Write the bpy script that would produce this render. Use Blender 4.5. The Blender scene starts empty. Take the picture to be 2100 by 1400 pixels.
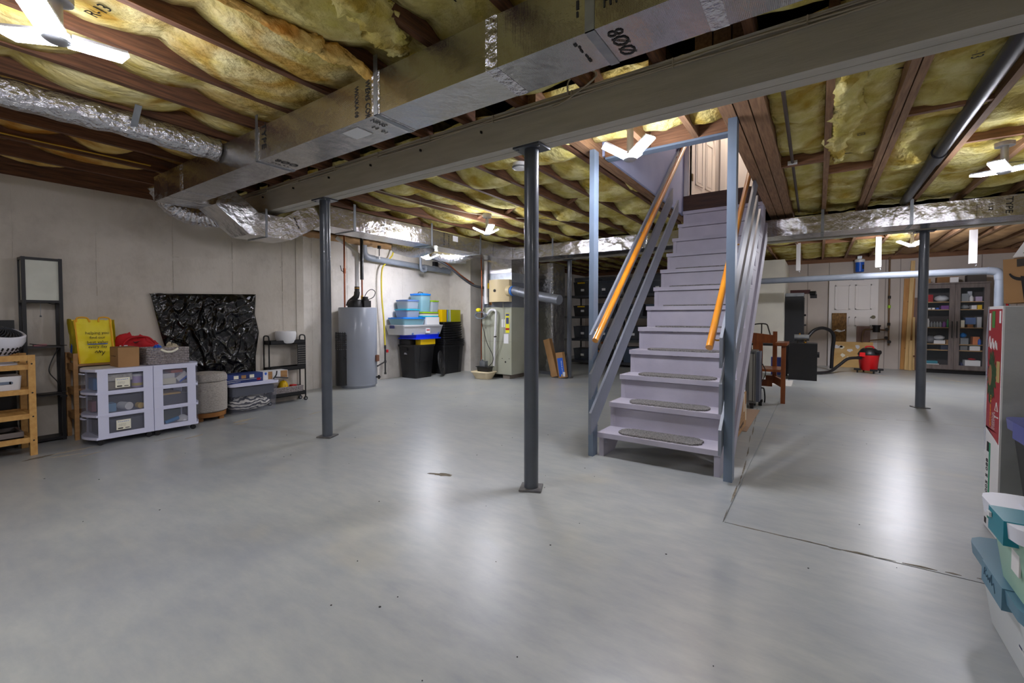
import bpy, bmesh, math, random
from mathutils import Vector, Matrix, noise, Euler

random.seed(7)
SC = bpy.context.scene
COL = SC.collection
PI = math.pi

# ------------------------------------------------------------------ camera
cam_d = bpy.data.cameras.new('camera')
cam_d.sensor_width = 36.0
cam_d.lens = 916.0 / 2100.0 * 36.0
cam_d.shift_y = -24.0 / 2100.0
cam_d.clip_start = 0.05
cam_d.clip_end = 60
cam = bpy.data.objects.new('camera', cam_d)
COL.objects.link(cam)
cam.location = (0, 0, 1.10)
cam.rotation_euler = (math.radians(90 - 1.626), 0, math.radians(34.38))
SC.camera = cam

# ------------------------------------------------------------------ world, exposure
w = bpy.data.worlds.new('world')
SC.world = w
w.use_nodes = True
w.node_tree.nodes['Background'].inputs[0].default_value = (0.5, 0.5, 0.55, 1)
w.node_tree.nodes['Background'].inputs[1].default_value = 0.02
SC.view_settings.view_transform = 'Standard'
SC.view_settings.look = 'None'
SC.view_settings.exposure = 0.0
SC.view_settings.gamma = 1.0
SC.view_settings.use_curve_mapping = False
SC.cycles.max_bounces = 10
SC.cycles.diffuse_bounces = 6
SC.cycles.glossy_bounces = 5
SC.cycles.transparent_max_bounces = 16
SC.cycles.sample_clamp_indirect = 6.0
LED_POWER = 185.0      # emission strength of every LED panel

# ------------------------------------------------------------------ materials
def lin(c):
    out = []
    for v in c:
        v = v / 255.0
        out.append(v / 12.92 if v <= 0.04045 else ((v + 0.055) / 1.055) ** 2.4)
    return (out[0], out[1], out[2], 1.0)

MATS = {}

def mat(name, c, rough=0.6, metal=0.0, c2=None, nscale=6.0, stretch=None, bump=0.0, bscale=60.0,
        alpha=1.0, coat=0.0, emit=None, spec=0.5, ramp=(0.35, 0.65), detail=6.0, bdist=0.01, trans=0.0):
    """procedural principled material: two colours mixed by noise, optional relief"""
    if name in MATS:
        return MATS[name]
    m = bpy.data.materials.new(name)
    m.use_nodes = True
    nt = m.node_tree
    N, L = nt.nodes, nt.links
    b = N['Principled BSDF']
    b.inputs['Base Color'].default_value = lin(c)
    b.inputs['Roughness'].default_value = rough
    b.inputs['Metallic'].default_value = metal
    b.inputs['Alpha'].default_value = alpha
    b.inputs['Coat Weight'].default_value = coat
    b.inputs['Coat Roughness'].default_value = 0.08
    b.inputs['Specular IOR Level'].default_value = spec
    b.inputs['Transmission Weight'].default_value = trans
    tc = N.new('ShaderNodeTexCoord')
    mp = N.new('ShaderNodeMapping')
    L.new(tc.outputs['Object'], mp.inputs[0])
    if stretch:
        mp.inputs['Scale'].default_value = stretch
    if c2 is not None:
        n = N.new('ShaderNodeTexNoise')
        n.inputs['Scale'].default_value = nscale
        n.inputs['Detail'].default_value = detail
        L.new(mp.outputs[0], n.inputs['Vector'])
        r = N.new('ShaderNodeValToRGB')
        r.color_ramp.elements[0].position = ramp[0]
        r.color_ramp.elements[1].position = ramp[1]
        r.color_ramp.elements[0].color = lin(c)
        r.color_ramp.elements[1].color = lin(c2)
        L.new(n.outputs['Fac'], r.inputs[0])
        L.new(r.outputs[0], b.inputs['Base Color'])
    if bump:
        n2 = N.new('ShaderNodeTexNoise')
        n2.inputs['Scale'].default_value = bscale
        n2.inputs['Detail'].default_value = 4.0
        L.new(mp.outputs[0], n2.inputs['Vector'])
        bp = N.new('ShaderNodeBump')
        bp.inputs['Strength'].default_value = bump
        bp.inputs['Distance'].default_value = bdist
        L.new(n2.outputs['Fac'], bp.inputs['Height'])
        L.new(bp.outputs[0], b.inputs['Normal'])
    if emit:
        b.inputs['Emission Color'].default_value = lin(emit[0])
        b.inputs['Emission Strength'].default_value = emit[1]
    MATS[name] = m
    return m

def add_weave(m, scale, strength, vec_scale=(1, 1, 1), dist=0.004, kind='check'):
    """fine grid relief (scrim reinforced foil, wicker, fabric)"""
    nt = m.node_tree
    N, L = nt.nodes, nt.links
    b = N['Principled BSDF']
    tc = N.new('ShaderNodeTexCoord')
    mp = N.new('ShaderNodeMapping')
    mp.inputs['Scale'].default_value = vec_scale
    L.new(tc.outputs['Object'], mp.inputs[0])
    outs = []
    for ax in ('X', 'Y', 'Z'):
        wv = N.new('ShaderNodeTexWave')
        wv.bands_direction = ax
        wv.inputs['Scale'].default_value = scale
        wv.inputs['Distortion'].default_value = 0.6
        wv.inputs['Detail'].default_value = 1.0
        L.new(mp.outputs[0], wv.inputs['Vector'])
        outs.append(wv)
    a = N.new('ShaderNodeMath'); a.operation = 'ADD'
    a2 = N.new('ShaderNodeMath'); a2.operation = 'ADD'
    L.new(outs[0].outputs['Fac'], a.inputs[0]); L.new(outs[1].outputs['Fac'], a.inputs[1])
    L.new(a.outputs[0], a2.inputs[0]); L.new(outs[2].outputs['Fac'], a2.inputs[1])
    bp = N.new('ShaderNodeBump')
    bp.inputs['Strength'].default_value = strength
    bp.inputs['Distance'].default_value = dist
    L.new(a2.outputs[0], bp.inputs['Height'])
    old = b.inputs['Normal'].links
    if old:
        L.new(old[0].from_socket, bp.inputs['Normal'])
    L.new(bp.outputs[0], b.inputs['Normal'])
    return m

# ------------------------------------------------------------------ geometry builder
class MB:
    """collects shapes (world coordinates) for ONE mesh object"""
    def __init__(self):
        self.bm = bmesh.new()

    def _faces(self, vs, faces):
        v = [self.bm.verts.new(p) for p in vs]
        for f in faces:
            try:
                self.bm.faces.new([v[i] for i in f])
            except ValueError:
                pass
        return v

    def box(self, x0, x1, y0, y1, z0, z1, M=None):
        vs = [Vector(p) for p in ((x0, y0, z0), (x1, y0, z0), (x1, y1, z0), (x0, y1, z0),
                                  (x0, y0, z1), (x1, y0, z1), (x1, y1, z1), (x0, y1, z1))]
        if M is not None:
            vs = [M @ p for p in vs]
        self._faces(vs, ((3, 2, 1, 0), (4, 5, 6, 7), (0, 1, 5, 4), (1, 2, 6, 5), (2, 3, 7, 6), (3, 0, 4, 7)))
        return self

    def bar(self, p0, p1, wd, th, up=(0, 0, 1)):
        """square bar from p0 to p1: wd sideways, th along up"""
        p0, p1 = Vector(p0), Vector(p1)
        d = (p1 - p0).normalized()
        s = d.cross(Vector(up)).normalized()
        u = s.cross(d)
        vs = []
        for p in (p0, p1):
            for a, b in ((-1, -1), (1, -1), (1, 1), (-1, 1)):
                vs.append(p + s * (a * wd / 2) + u * (b * th / 2))
        self._faces(vs, ((0, 1, 2, 3), (7, 6, 5, 4), (0, 4, 5, 1), (1, 5, 6, 2), (2, 6, 7, 3), (3, 7, 4, 0)))
        return self

    def frustum(self, x0, x1, y0, y1, z0, z1, ix, iy=None, r=0.0):
        """tub: bottom rectangle inset by ix/iy, top rectangle full size; r rounds the corners"""
        iy = ix if iy is None else iy
        def loop(a0, a1, b0, b1, z, rr):
            if rr <= 0:
                return [(a0, b0, z), (a1, b0, z), (a1, b1, z), (a0, b1, z)]
            out = []
            for cx, cy, s in ((a1 - rr, b0 + rr, -90), (a1 - rr, b1 - rr, 0), (a0 + rr, b1 - rr, 90), (a0 + rr, b0 + rr, 180)):
                for k in range(4):
                    t = math.radians(s + 30 * k)
                    out.append((cx + rr * math.cos(t), cy + rr * math.sin(t), z))
            return out
        lo = loop(x0 + ix, x1 - ix, y0 + iy, y1 - iy, z0, r)
        hi = loop(x0, x1, y0, y1, z1, r)
        n = len(lo)
        self._faces(lo + hi, [tuple(reversed(range(n))), tuple(range(n, 2 * n))] +
                    [(i, (i + 1) % n, n + (i + 1) % n, n + i) for i in range(n)])
        return self

    def cyl(self, p0, p1, r0, r1=None, n=16):
        r1 = r0 if r1 is None else r1
        p0, p1 = Vector(p0), Vector(p1)
        d = (p1 - p0).normalized()
        a = Vector((1, 0, 0)) if abs(d.x) < 0.9 else Vector((0, 1, 0))
        s = d.cross(a).normalized()
        u = d.cross(s)
        vs = []
        for p, r in ((p0, r0), (p1, r1)):
            for k in range(n):
                t = 2 * PI * k / n
                vs.append(p + s * (r * math.cos(t)) + u * (r * math.sin(t)))
        self._faces(vs, [tuple(reversed(range(n))), tuple(range(n, 2 * n))] +
                    [(i, (i + 1) % n, n + (i + 1) % n, n + i) for i in range(n)])
        return self

    def tube(self, pts, r, n=8, rad=None):
        """round tube along a polyline"""
        P = [Vector(p) for p in pts]
        rings = []
        prev = None
        for i, p in enumerate(P):
            d = (P[min(i + 1, len(P) - 1)] - P[max(i - 1, 0)]).normalized()
            if prev is None:
                a = Vector((0, 0, 1)) if abs(d.z) < 0.9 else Vector((1, 0, 0))
                s = d.cross(a).normalized()
            else:
                s = (prev - d * prev.dot(d)).normalized()
            prev = s
            u = d.cross(s)
            rr = rad[i] if rad else r
            rings.append([self.bm.verts.new(p + s * (rr * math.cos(2 * PI * k / n)) + u * (rr * math.sin(2 * PI * k / n))) for k in range(n)])
        for a, b in zip(rings, rings[1:]):
            for k in range(n):
                self.bm.faces.new((a[k], a[(k + 1) % n], b[(k + 1) % n], b[k]))
        self.bm.faces.new(list(reversed(rings[0])))
        self.bm.faces.new(rings[-1])
        return self

    def lathe(self, c, prof, n=28, sx=1.0, sy=1.0):
        """closed solid of revolution about z through c; prof = [(r, z)...] bottom to top"""
        rings = []
        for r, z in prof:
            rings.append([self.bm.verts.new((c[0] + sx * max(r, 1e-4) * math.cos(2 * PI * k / n),
                                             c[1] + sy * max(r, 1e-4) * math.sin(2 * PI * k / n), c[2] + z)) for k in range(n)])
        for a, b in zip(rings, rings[1:]):
            for k in range(n):
                self.bm.faces.new((a[k], a[(k + 1) % n], b[(k + 1) % n], b[k]))
        self.bm.faces.new(list(reversed(rings[0])))
        self.bm.faces.new(rings[-1])
        return self

    def prism(self, pts, axis, a0, a1):
        """extrude a 2D outline: axis 'x' -> pts are (y,z); 'y' -> (x,z); 'z' -> (x,y)"""
        def mk(p, a):
            return {'x': (a, p[0], p[1]), 'y': (p[0], a, p[1]), 'z': (p[0], p[1], a)}[axis]
        n = len(pts)
        vs = [mk(p, a0) for p in pts] + [mk(p, a1) for p in pts]
        self._faces(vs, [tuple(range(n)), tuple(reversed(range(n, 2 * n)))] +
                    [(i, n + i, n + (i + 1) % n, (i + 1) % n) for i in range(n)])
        return self

    def grid(self, f, nu, nv):
        vs = [[self.bm.verts.new(f(i / nu, j / nv)) for j in range(nv + 1)] for i in range(nu + 1)]
        for i in range(nu):
            for j in range(nv):
                self.bm.faces.new((vs[i][j], vs[i + 1][j], vs[i + 1][j + 1], vs[i][j + 1]))
        return self

    def rot(self, c, ang, axis='Z'):
        M = Matrix.Translation(c) @ Matrix.Rotation(ang, 4, axis) @ Matrix.Translation(-Vector(c))
        bmesh.ops.transform(self.bm, matrix=M, verts=self.bm.verts)
        return self

def offset_of(o):
    v = Vector((0, 0, 0))
    while o is not None:
        v += o.location
        o = o.parent
    return v

def build(name, mb, m, parent=None, bevel=0.0, smooth=40, seg=2, loc=None, recalc=True):
    """link everything collected in mb as ONE mesh object; loc = its own origin when top-level"""
    bm = mb.bm
    if bevel > 0:
        ed = [e for e in bm.edges if len(e.link_faces) == 2 and e.calc_face_angle(0) > 0.6]
        bmesh.ops.bevel(bm, geom=ed, offset=bevel, segments=seg, affect='EDGES', clamp_overlap=True)
    if recalc:
        bmesh.ops.recalc_face_normals(bm, faces=bm.faces)
    off = offset_of(parent) if parent is not None else Vector(loc or (0, 0, 0))
    if off.length > 0:
        bmesh.ops.translate(bm, vec=-off, verts=bm.verts)
    me = bpy.data.meshes.new(name)
    bm.to_mesh(me)
    bm.free()
    for p in me.polygons:
        p.use_smooth = True
    me.set_sharp_from_angle(angle=math.radians(smooth))
    if m is not None:
        me.materials.append(m)
    o = bpy.data.objects.new(name, me)
    COL.objects.link(o)
    if parent is not None:
        o.parent = parent
    elif loc:
        o.location = loc
    return o

def tag(o, label=None, cat=None, group=None, kind=None):
    if label: o['label'] = label
    if cat: o['category'] = cat
    if group: o['group'] = group
    if kind: o['kind'] = kind
    return o

def thing(name, label, cat, loc=(0, 0, 0), group=None):
    o = bpy.data.objects.new(name, None)
    o.empty_display_size = 0.1
    COL.objects.link(o)
    o.location = loc
    return tag(o, label, cat, group)

def struct(name, mb, m, **k):
    return tag(build(name, mb, m, **k), kind='structure')

def text(name, body, loc, right, up, size, m, parent=None, align='CENTER', ext=0.0004, sx=1.0):
    """flat lettering lying on a surface: right = reading direction, up = letter-up direction"""
    cu = bpy.data.curves.new(name, 'FONT')
    cu.body = body
    cu.size = size
    cu.align_x = align
    cu.align_y = 'CENTER'
    cu.extrude = ext
    cu.resolution_u = 2
    cu.materials.append(m)
    tmp = bpy.data.objects.new(name, cu)
    me = bpy.data.meshes.new_from_object(tmp)
    bpy.data.objects.remove(tmp)
    if not me.materials:
        me.materials.append(m)
    o = bpy.data.objects.new(name, me)
    COL.objects.link(o)
    r, u = Vector(right).normalized(), Vector(up).normalized()
    n = r.cross(u)
    M = Matrix((r * sx, u, n)).transposed().to_4x4()
    off = offset_of(parent) if parent is not None else Vector((0, 0, 0))
    M.translation = Vector(loc) - off
    o.matrix_world = M
    if parent is not None:
        o.parent = parent
        o.matrix_parent_inverse = Matrix.Identity(4)
        o.matrix_basis = M
    return o

def smooth_path(pts, n=6):
    """Catmull-Rom through pts"""
    P = [Vector(p) for p in pts]
    out = []
    for i in range(len(P) - 1):
        p0, p1, p2, p3 = P[max(i - 1, 0)], P[i], P[i + 1], P[min(i + 2, len(P) - 1)]
        for k in range(n):
            t = k / n
            out.append(0.5 * ((2 * p1) + (p2 - p0) * t + (2 * p0 - 5 * p1 + 4 * p2 - p3) * t * t + (3 * p1 - p0 - 3 * p2 + p3) * t ** 3))
    out.append(P[-1])
    return out

def fbm(p, s=1.0, o=3):
    v, a = 0.0, 1.0
    q = Vector(p) * s
    for _ in range(o):
        v += a * noise.noise(q)
        q = q * 2.03 + Vector((3.1, 1.7, 9.2))
        a *= 0.5
    return v

def scribble(name, c, right, up, wd, ht, rows, m, parent, seed=1, bold=.5):
    """illegible small print: rows of uneven dashes lying on a surface"""
    rnd = random.Random(seed)
    r, u = Vector(right).normalized(), Vector(up).normalized()
    n = r.cross(u)
    mb = MB()
    rh = ht / rows
    for k in range(rows):
        x = -wd / 2
        yc = ht / 2 - rh * (k + .5)
        while x < wd / 2 - rh * .3:
            w = min(rh * rnd.uniform(.35, .9), wd / 2 - x)
            h = rh * bold * rnd.uniform(.6, 1.0)
            p0 = Vector(c) + r * (x + w / 2) + u * (yc + rnd.uniform(-.1, .1) * rh)
            mb.bar(p0 - r * (w / 2), p0 + r * (w / 2), h, .0005, n)
            x += w + rh * rnd.choice((.12, .15, .18, .5))
    o = build(name, mb, m, parent)
    o['kind'] = 'stuff'
    return o
# ================================================================== MATERIALS
def concrete_wall(nm='painted_concrete', c=(192, 184, 172), c2=(206, 199, 188)):
    m = mat(nm, c, 0.75, c2=c2, nscale=1.6, bump=0.25, bscale=26, stretch=(1, 1, 0.5))
    nt = m.node_tree; N, L = nt.nodes, nt.links
    b = N['Principled BSDF']
    src = b.inputs['Base Color'].links[0].from_socket
    n = N.new('ShaderNodeTexNoise'); n.inputs['Scale'].default_value = 3.2; n.inputs['Detail'].default_value = 9
    n.inputs['Roughness'].default_value = 0.7
    tc = N.new('ShaderNodeTexCoord'); L.new(tc.outputs['Object'], n.inputs['Vector'])
    r = N.new('ShaderNodeValToRGB')
    r.color_ramp.elements[0].position = 0.30; r.color_ramp.elements[0].color = (0.62, 0.60, 0.57, 1)
    r.color_ramp.elements[1].position = 0.52; r.color_ramp.elements[1].color = (1, 1, 1, 1)
    L.new(n.outputs['Fac'], r.inputs[0])
    mx = N.new('ShaderNodeMix'); mx.data_type = 'RGBA'; mx.blend_type = 'MULTIPLY'; mx.inputs[0].default_value = 0.45
    L.new(src, mx.inputs[6]); L.new(r.outputs[0], mx.inputs[7])
    L.new(mx.outputs[2], b.inputs['Base Color'])
    return m

def floor_mat():
    m = mat('painted_floor', (158, 161, 164), 0.33, c2=(174, 176, 174), nscale=1.1, bump=0.10, bscale=22, coat=0.0, bdist=0.004, spec=0.6)
    nt = m.node_tree; N, L = nt.nodes, nt.links
    b = N['Principled BSDF']
    tc = N.new('ShaderNodeTexCoord')
    src = b.inputs['Base Color'].links[0].from_socket
    # faint worn blotches
    n = N.new('ShaderNodeTexNoise'); n.inputs['Scale'].default_value = 9.0; n.inputs['Detail'].default_value = 10; n.inputs['Roughness'].default_value = 0.65
    mp = N.new('ShaderNodeMapping'); mp.inputs['Scale'].default_value = (0.6, 1.6, 1)
    L.new(tc.outputs['Object'], mp.inputs[0]); L.new(mp.outputs[0], n.inputs['Vector'])
    r = N.new('ShaderNodeValToRGB')
    r.color_ramp.elements[0].position = 0.30; r.color_ramp.elements[0].color = lin((226, 229, 232))
    r.color_ramp.elements[1].position = 0.70; r.color_ramp.elements[1].color = lin((255, 255, 250))
    L.new(n.outputs['Fac'], r.inputs[0])
    mx = N.new('ShaderNodeMix'); mx.data_type = 'RGBA'; mx.blend_type = 'MULTIPLY'; mx.inputs[0].default_value = 1.0
    L.new(src, mx.inputs[6]); L.new(r.outputs[0], mx.inputs[7])
    # yellowish stains
    n3 = N.new('ShaderNodeTexNoise'); n3.inputs['Scale'].default_value = 1.3; n3.inputs['Detail'].default_value = 3
    L.new(tc.outputs['Object'], n3.inputs['Vector'])
    r3 = N.new('ShaderNodeValToRGB')
    r3.color_ramp.elements[0].position = 0.60; r3.color_ramp.elements[0].color = (0, 0, 0, 1)
    r3.color_ramp.elements[1].position = 0.74; r3.color_ramp.elements[1].color = (0.30, 0.30, 0.30, 1)
    L.new(n3.outputs['Fac'], r3.inputs[0])
    mx3 = N.new('ShaderNodeMix'); mx3.data_type = 'RGBA'; mx3.inputs[7].default_value = lin((190, 180, 150))
    L.new(r3.outputs[0], mx3.inputs[0]); L.new(mx.outputs[2], mx3.inputs[6])
    L.new(mx3.outputs[2], b.inputs['Base Color'])
    # sheen varies
    r2 = N.new('ShaderNodeMapRange'); r2.inputs[3].default_value = 0.27; r2.inputs[4].default_value = 0.40
    L.new(n.outputs['Fac'], r2.inputs[0]); L.new(r2.outputs[0], b.inputs['Roughness'])
    return m

def foil(name, c=(205, 205, 208), rough=0.30, bump=0.35, scale=70):
    m = mat(name, c, rough, 0.95, bump=bump, bscale=7, bdist=0.02)
    add_weave(m, scale, 0.13, dist=0.002)
    return m

def batt_mat(name, c, c2, dark):
    m = mat(name, c, 0.95, c2=c2, nscale=7, bump=0.9, bscale=24, bdist=0.03, spec=0.05, stretch=(1, 0.7, 1))
    nt = m.node_tree; N, L = nt.nodes, nt.links
    b = N['Principled BSDF']
    src = b.inputs['Base Color'].links[0].from_socket
    n = N.new('ShaderNodeTexNoise'); n.inputs['Scale'].default_value = 3.3; n.inputs['Detail'].default_value = 8
    n.inputs['Distortion'].default_value = 0.7
    tc = N.new('ShaderNodeTexCoord'); L.new(tc.outputs['Object'], n.inputs['Vector'])
    r = N.new('ShaderNodeValToRGB')
    r.color_ramp.elements[0].position = 0.36; r.color_ramp.elements[0].color = lin(dark)
    r.color_ramp.elements[1].position = 0.55; r.color_ramp.elements[1].color = (1, 1, 1, 1)
    L.new(n.outputs['Fac'], r.inputs[0])
    mx = N.new('ShaderNodeMix'); mx.data_type = 'RGBA'; mx.blend_type = 'MULTIPLY'; mx.inputs[0].default_value = 0.8
    L.new(src, mx.inputs[6]); L.new(r.outputs[0], mx.inputs[7])
    L.new(mx.outputs[2], b.inputs['Base Color'])
    return m

m_wall = concrete_wall()
m_wall_lit = concrete_wall('lamplit_painted_concrete', (214, 208, 200), (224, 219, 212))  # rear wall colour whitened to carry the lamplight that falls there
m_floor = floor_mat()
m_foil = foil('foil_board', (184, 182, 180), 0.12, 0.55, 60)
m_foil_bright = foil('foil_board_back', (204, 203, 204), 0.16, 0.75, 50)
m_flex = mat('crinkled_foil', (214, 214, 218), 0.26, 0.95, bump=1.0, bscale=26, bdist=0.03)
m_joist = mat('joist_wood', (122, 82, 56), 0.8, c2=(82, 54, 38), nscale=5, stretch=(14, 1, 14), bump=0.2, bscale=8)
m_joist2 = mat('joist_wood_warm', (156, 120, 88), 0.8, c2=(124, 92, 66), nscale=5, stretch=(14, 1, 14), bump=0.2, bscale=8)
m_block = mat('blocking_wood', (146, 104, 74), 0.8, c2=(112, 78, 54), nscale=5, stretch=(1, 14, 14), bump=0.2, bscale=8)
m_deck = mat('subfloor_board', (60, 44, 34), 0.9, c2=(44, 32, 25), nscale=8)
m_batt = batt_mat('yellow_fibreglass', (218, 196, 110), (238, 224, 166), (204, 166, 96))
m_batt2 = batt_mat('green_yellow_fibreglass', (212, 198, 108), (236, 226, 164), (198, 172, 92))
m_batt3 = batt_mat('ochre_fibreglass', (226, 184, 96), (240, 212, 138), (200, 146, 78))
m_kraft = mat('kraft_facing', (176, 140, 96), 0.7, c2=(150, 116, 78), nscale=4, bump=0.3, bscale=14)
m_rod = mat('dark_wire', (40, 36, 32), 0.5, 0.4)
m_beam = mat('painted_beam', (176, 171, 160), 0.62, c2=(188, 183, 172), nscale=3, stretch=(1, 8, 8), bump=0.12, bscale=16)
m_post = mat('grey_post_paint', (72, 77, 86), 0.32, c2=(80, 85, 93), nscale=6, coat=0.25)
m_steel = mat('galvanised_steel', (160, 164, 168), 0.42, 0.85, c2=(140, 145, 150), nscale=10)
m_ink = mat('black_ink', (28, 26, 26), 0.7)
m_white = mat('white_plastic', (228, 228, 230), 0.4)
m_cable = mat('painted_cable', (170, 160, 142), 0.6)
m_cabley = mat('yellow_cable', (200, 160, 40), 0.5)
m_black = mat('black_plastic', (22, 22, 24), 0.42)
def led_mat(f):
    return mat('led_glow_%d' % int(f * 100), (255, 255, 255), 0.5, emit=((244, 244, 255), LED_POWER * f))
m_ledhouse = mat('led_housing', (200, 202, 206), 0.4, 0.6)
m_pvc = mat('white_pvc', (220, 220, 222), 0.38)
m_pvcgrey = mat('grey_painted_pipe', (122, 130, 142), 0.45, c2=(132, 139, 150), nscale=5)
m_pipeblack = mat('black_pipe', (36, 37, 40), 0.35)
m_copper = mat('copper', (170, 96, 62), 0.35, 0.9, c2=(140, 78, 52), nscale=9)
m_cap = mat('stair_wall_blue', (158, 168, 204), 0.6, c2=(168, 178, 210), nscale=3, bump=0.15, bscale=30)
m_hall = mat('hall_white', (222, 214, 206), 0.6)
m_doorw = mat('white_door_paint', (232, 228, 222), 0.45)
m_brass = mat('brass', (200, 150, 60), 0.28, 0.9)
m_sill = mat('dark_wood_sill', (78, 50, 34), 0.6, c2=(58, 38, 27), nscale=5, stretch=(1, 12, 12))
m_peel = mat('bare_concrete', (176, 166, 148), 0.8, c2=(160, 150, 134), nscale=20)
m_crack = mat('floor_crack', (92, 84, 70), 0.9, c2=(130, 122, 108), nscale=30)

# ================================================================== FLOOR AND WALLS
# floor slabs meet in a shallow joint that runs from the stair foot to the boxes on the right
JX, JY, W = -0.40, 2.60, 0.004
fl = MB()
fl.box(-6.8, JX - W, -3.2, 12.6, -0.12, 0.0)
fl.box(JX + W, 3.7, JY + W, 12.6, -0.12, 0.0)
fl.box(JX - W, 3.7, -3.2, JY - W, -0.12, 0.0)
fl.box(JX - W, 3.7, JY - W, 12.6, -0.12, -0.008)
floor = struct('floor', fl, m_floor)

def ribbon(name, pts, wd, m, seed, parent):
    """irregular crack: thin ragged strips lying along pts"""
    rnd = random.Random(seed)
    mb = MB()
    P = smooth_path([(p[0], p[1], 0) for p in pts], 14)
    k = 0
    while k < len(P) - 2:
        n = rnd.randint(2, 7)
        seg = P[k:k + n + 1]
        ws = wd * rnd.uniform(0.3, 1.0)
        off = rnd.uniform(-wd, wd) * 0.8
        top, bot = [], []
        for i, p in enumerate(seg):
            d = (P[min(k + i + 1, len(P) - 1)] - P[max(k + i - 1, 0)]).normalized()
            s = Vector((-d.y, d.x, 0))
            t = math.sin(PI * i / max(len(seg) - 1, 1))
            a = ws * (0.15 + t * rnd.uniform(0.5, 1.0))
            top.append(p + s * (off + a)); bot.append(p + s * (off - a * 0.6))
        out = [(q.x, q.y) for q in top] + [(q.x, q.y) for q in reversed(bot)]
        mb.prism(out, 'z', 0.0003, 0.0012)
        k += n + (rnd.randint(0, 2))
    return build(name, mb, m, parent)

ribbon('joint_crack', [(-0.58, 6.1), (-0.53, 5.2), (-0.46, 4.17), (-0.42, 3.4), (-0.40, 2.62)], 0.010, m_crack, 3, floor)
ribbon('joint_crack', [(-0.36, 2.60), (0.06, 2.595), (0.35, 2.62), (0.66, 2.63)], 0.012, m_crack, 5, floor)
ribbon('hairline_crack', [(-0.33, 8.8), (0.08, 7.0), (0.38, 6.2), (0.96, 6.3), (2.0, 6.2)], 0.006, m_peel, 8, floor)

def blotch(cx, cy, rx, ry, ang, seed, m=m_peel):
    rnd = random.Random(seed)
    pts = []
    n = 26
    for k in range(n):
        t = 2 * PI * k / n
        r = 0.55 + 0.9 * abs(noise.noise(Vector((math.cos(t) * 1.3 + seed, math.sin(t) * 1.3, seed * 0.7))))
        x, y = rx * r * math.cos(t), ry * r * math.sin(t)
        pts.append((cx + x * math.cos(ang) - y * math.sin(ang), cy + x * math.sin(ang) + y * math.cos(ang)))
    build('peeled_paint_patch', MB().prism(pts, 'z', 0.0002, 0.0010), m, floor)
for i, (cx, cy, rx, ry, a) in enumerate([
        (-5.05, 0.98, .02, .16, 0.1), (-4.80, 1.02, .015, .10, 0.3), (-4.92, 0.90, .02, .12, -.2), (-5.02, 0.78, .03, .10, 0.2),
        (-5.02, 2.28, .05, .16, 0.2), (-4.88, 2.20, .03, .09, -.3), (-4.72, 1.72, .02, .11, .3), (-4.84, 1.55, .012, .14, .1),
        (-4.74, 2.92, .02, .10, .2), (-4.62, 2.66, .012, .06, 0), (-2.14, 2.28, .10, .03, .4),
        (0.98, 10.9, .22, .05, -.5), (1.55, 10.3, .14, .05, -.3), (2.05, 10.6, .18, .05, -.6), (2.38, 10.5, .10, .04, -.4)]):
    blotch(cx, cy, rx, ry, a, i + 2, m_crack if i in (3, 10) else m_peel)
random.seed(11)
sp = MB()
for k in range(70):
    x, y = random.uniform(-4.5, 0.4), random.uniform(0.6, 5.5)
    r = random.uniform(0.0015, 0.005)
    sp.cyl((x, y, 0.0), (x, y, 0.0015), r, n=6)
tag(build('grit_specks', sp, m_ink, floor), kind='stuff')

H = 2.32
wl = MB()
wl.box(-6.75, -5.75, -3.2, 3.39, -0.1, H)
wall_left = struct('wall_left', wl, m_wall)
wall_left_rear = struct('wall_left_rear', MB().box(-6.75, -6.36, 3.39, 6.98, -0.1, H), m_wall_lit)
wall_stub = struct('wall_stub', MB().box(-6.75, -5.79, 6.98, 12.4, -0.1, H), m_wall_lit)
wall_back = struct('wall_back', MB().box(-5.79, 3.6, 12.36, 12.6, -0.1, H), mat('painted_back_wall', (182, 172, 164), 0.7, c2=(194, 184, 175), nscale=2, bump=0.1, bscale=30))
wall_right = struct('wall_right', MB().box(3.45, 3.7, -3.2, 12.36, -0.1, 2.63), m_wall)
wall_front = struct('wall_front', MB().box(-5.75, 3.45, -3.3, -3.1, -0.1, 2.63), m_wall)
# form joints of the poured wall: slightly proud ragged ridges with tie marks
def form_seam(parent, x, y, seed):
    rnd = random.Random(seed)
    mb = MB()
    z = 0.0
    while z < H - 0.02:
        h = rnd.uniform(0.05, 0.25)
        w1 = rnd.uniform(0.002, 0.006)
        mb.box(x - 0.002, x + rnd.uniform(0.002, 0.006), y - w1, y + w1 * 0.7, z, min(z + h, H))
        z += h + rnd.uniform(0, 0.03)
    for zz in (0.35, 0.95, 1.05, 1.75):
        for k in range(3):
            zt = zz + rnd.uniform(-0.02, 0.02)
            yt = y + rnd.uniform(-0.05, 0.05)
            mb.box(x - 0.002, x + 0.003, yt - 0.02, yt + 0.02, zt, zt + 0.005)
    build('form_seam', mb, m_wall if parent is wall_left else m_wall_lit, parent)
for i, y in enumerate((-1.7, -1.1, -0.47, 0.13, 0.767, 1.308, 1.931, 2.522, 3.122)):
    form_seam(wall_left, -5.75, y, i)
for i, y in enumerate((3.905, 4.524, 5.09, 5.7, 6.255)):
    form_seam(wall_left_rear, -6.36, y, 20 + i)
build('pilaster_edge', MB().box(-5.80, -5.742, 3.30, 3.402, 0, H), m_wall, wall_left)
# panel joints of the back wall: thin strips darker than its paint
for i, x in enumerate((-0.2, 0.20, 1.18, 1.42, 2.62, 3.1)):
    build('panel_joint', MB().box(x - .004, x + .004, 12.352, 12.362, 0, H), mat('dark_joint', (120, 112, 106), .8), wall_back)
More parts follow.
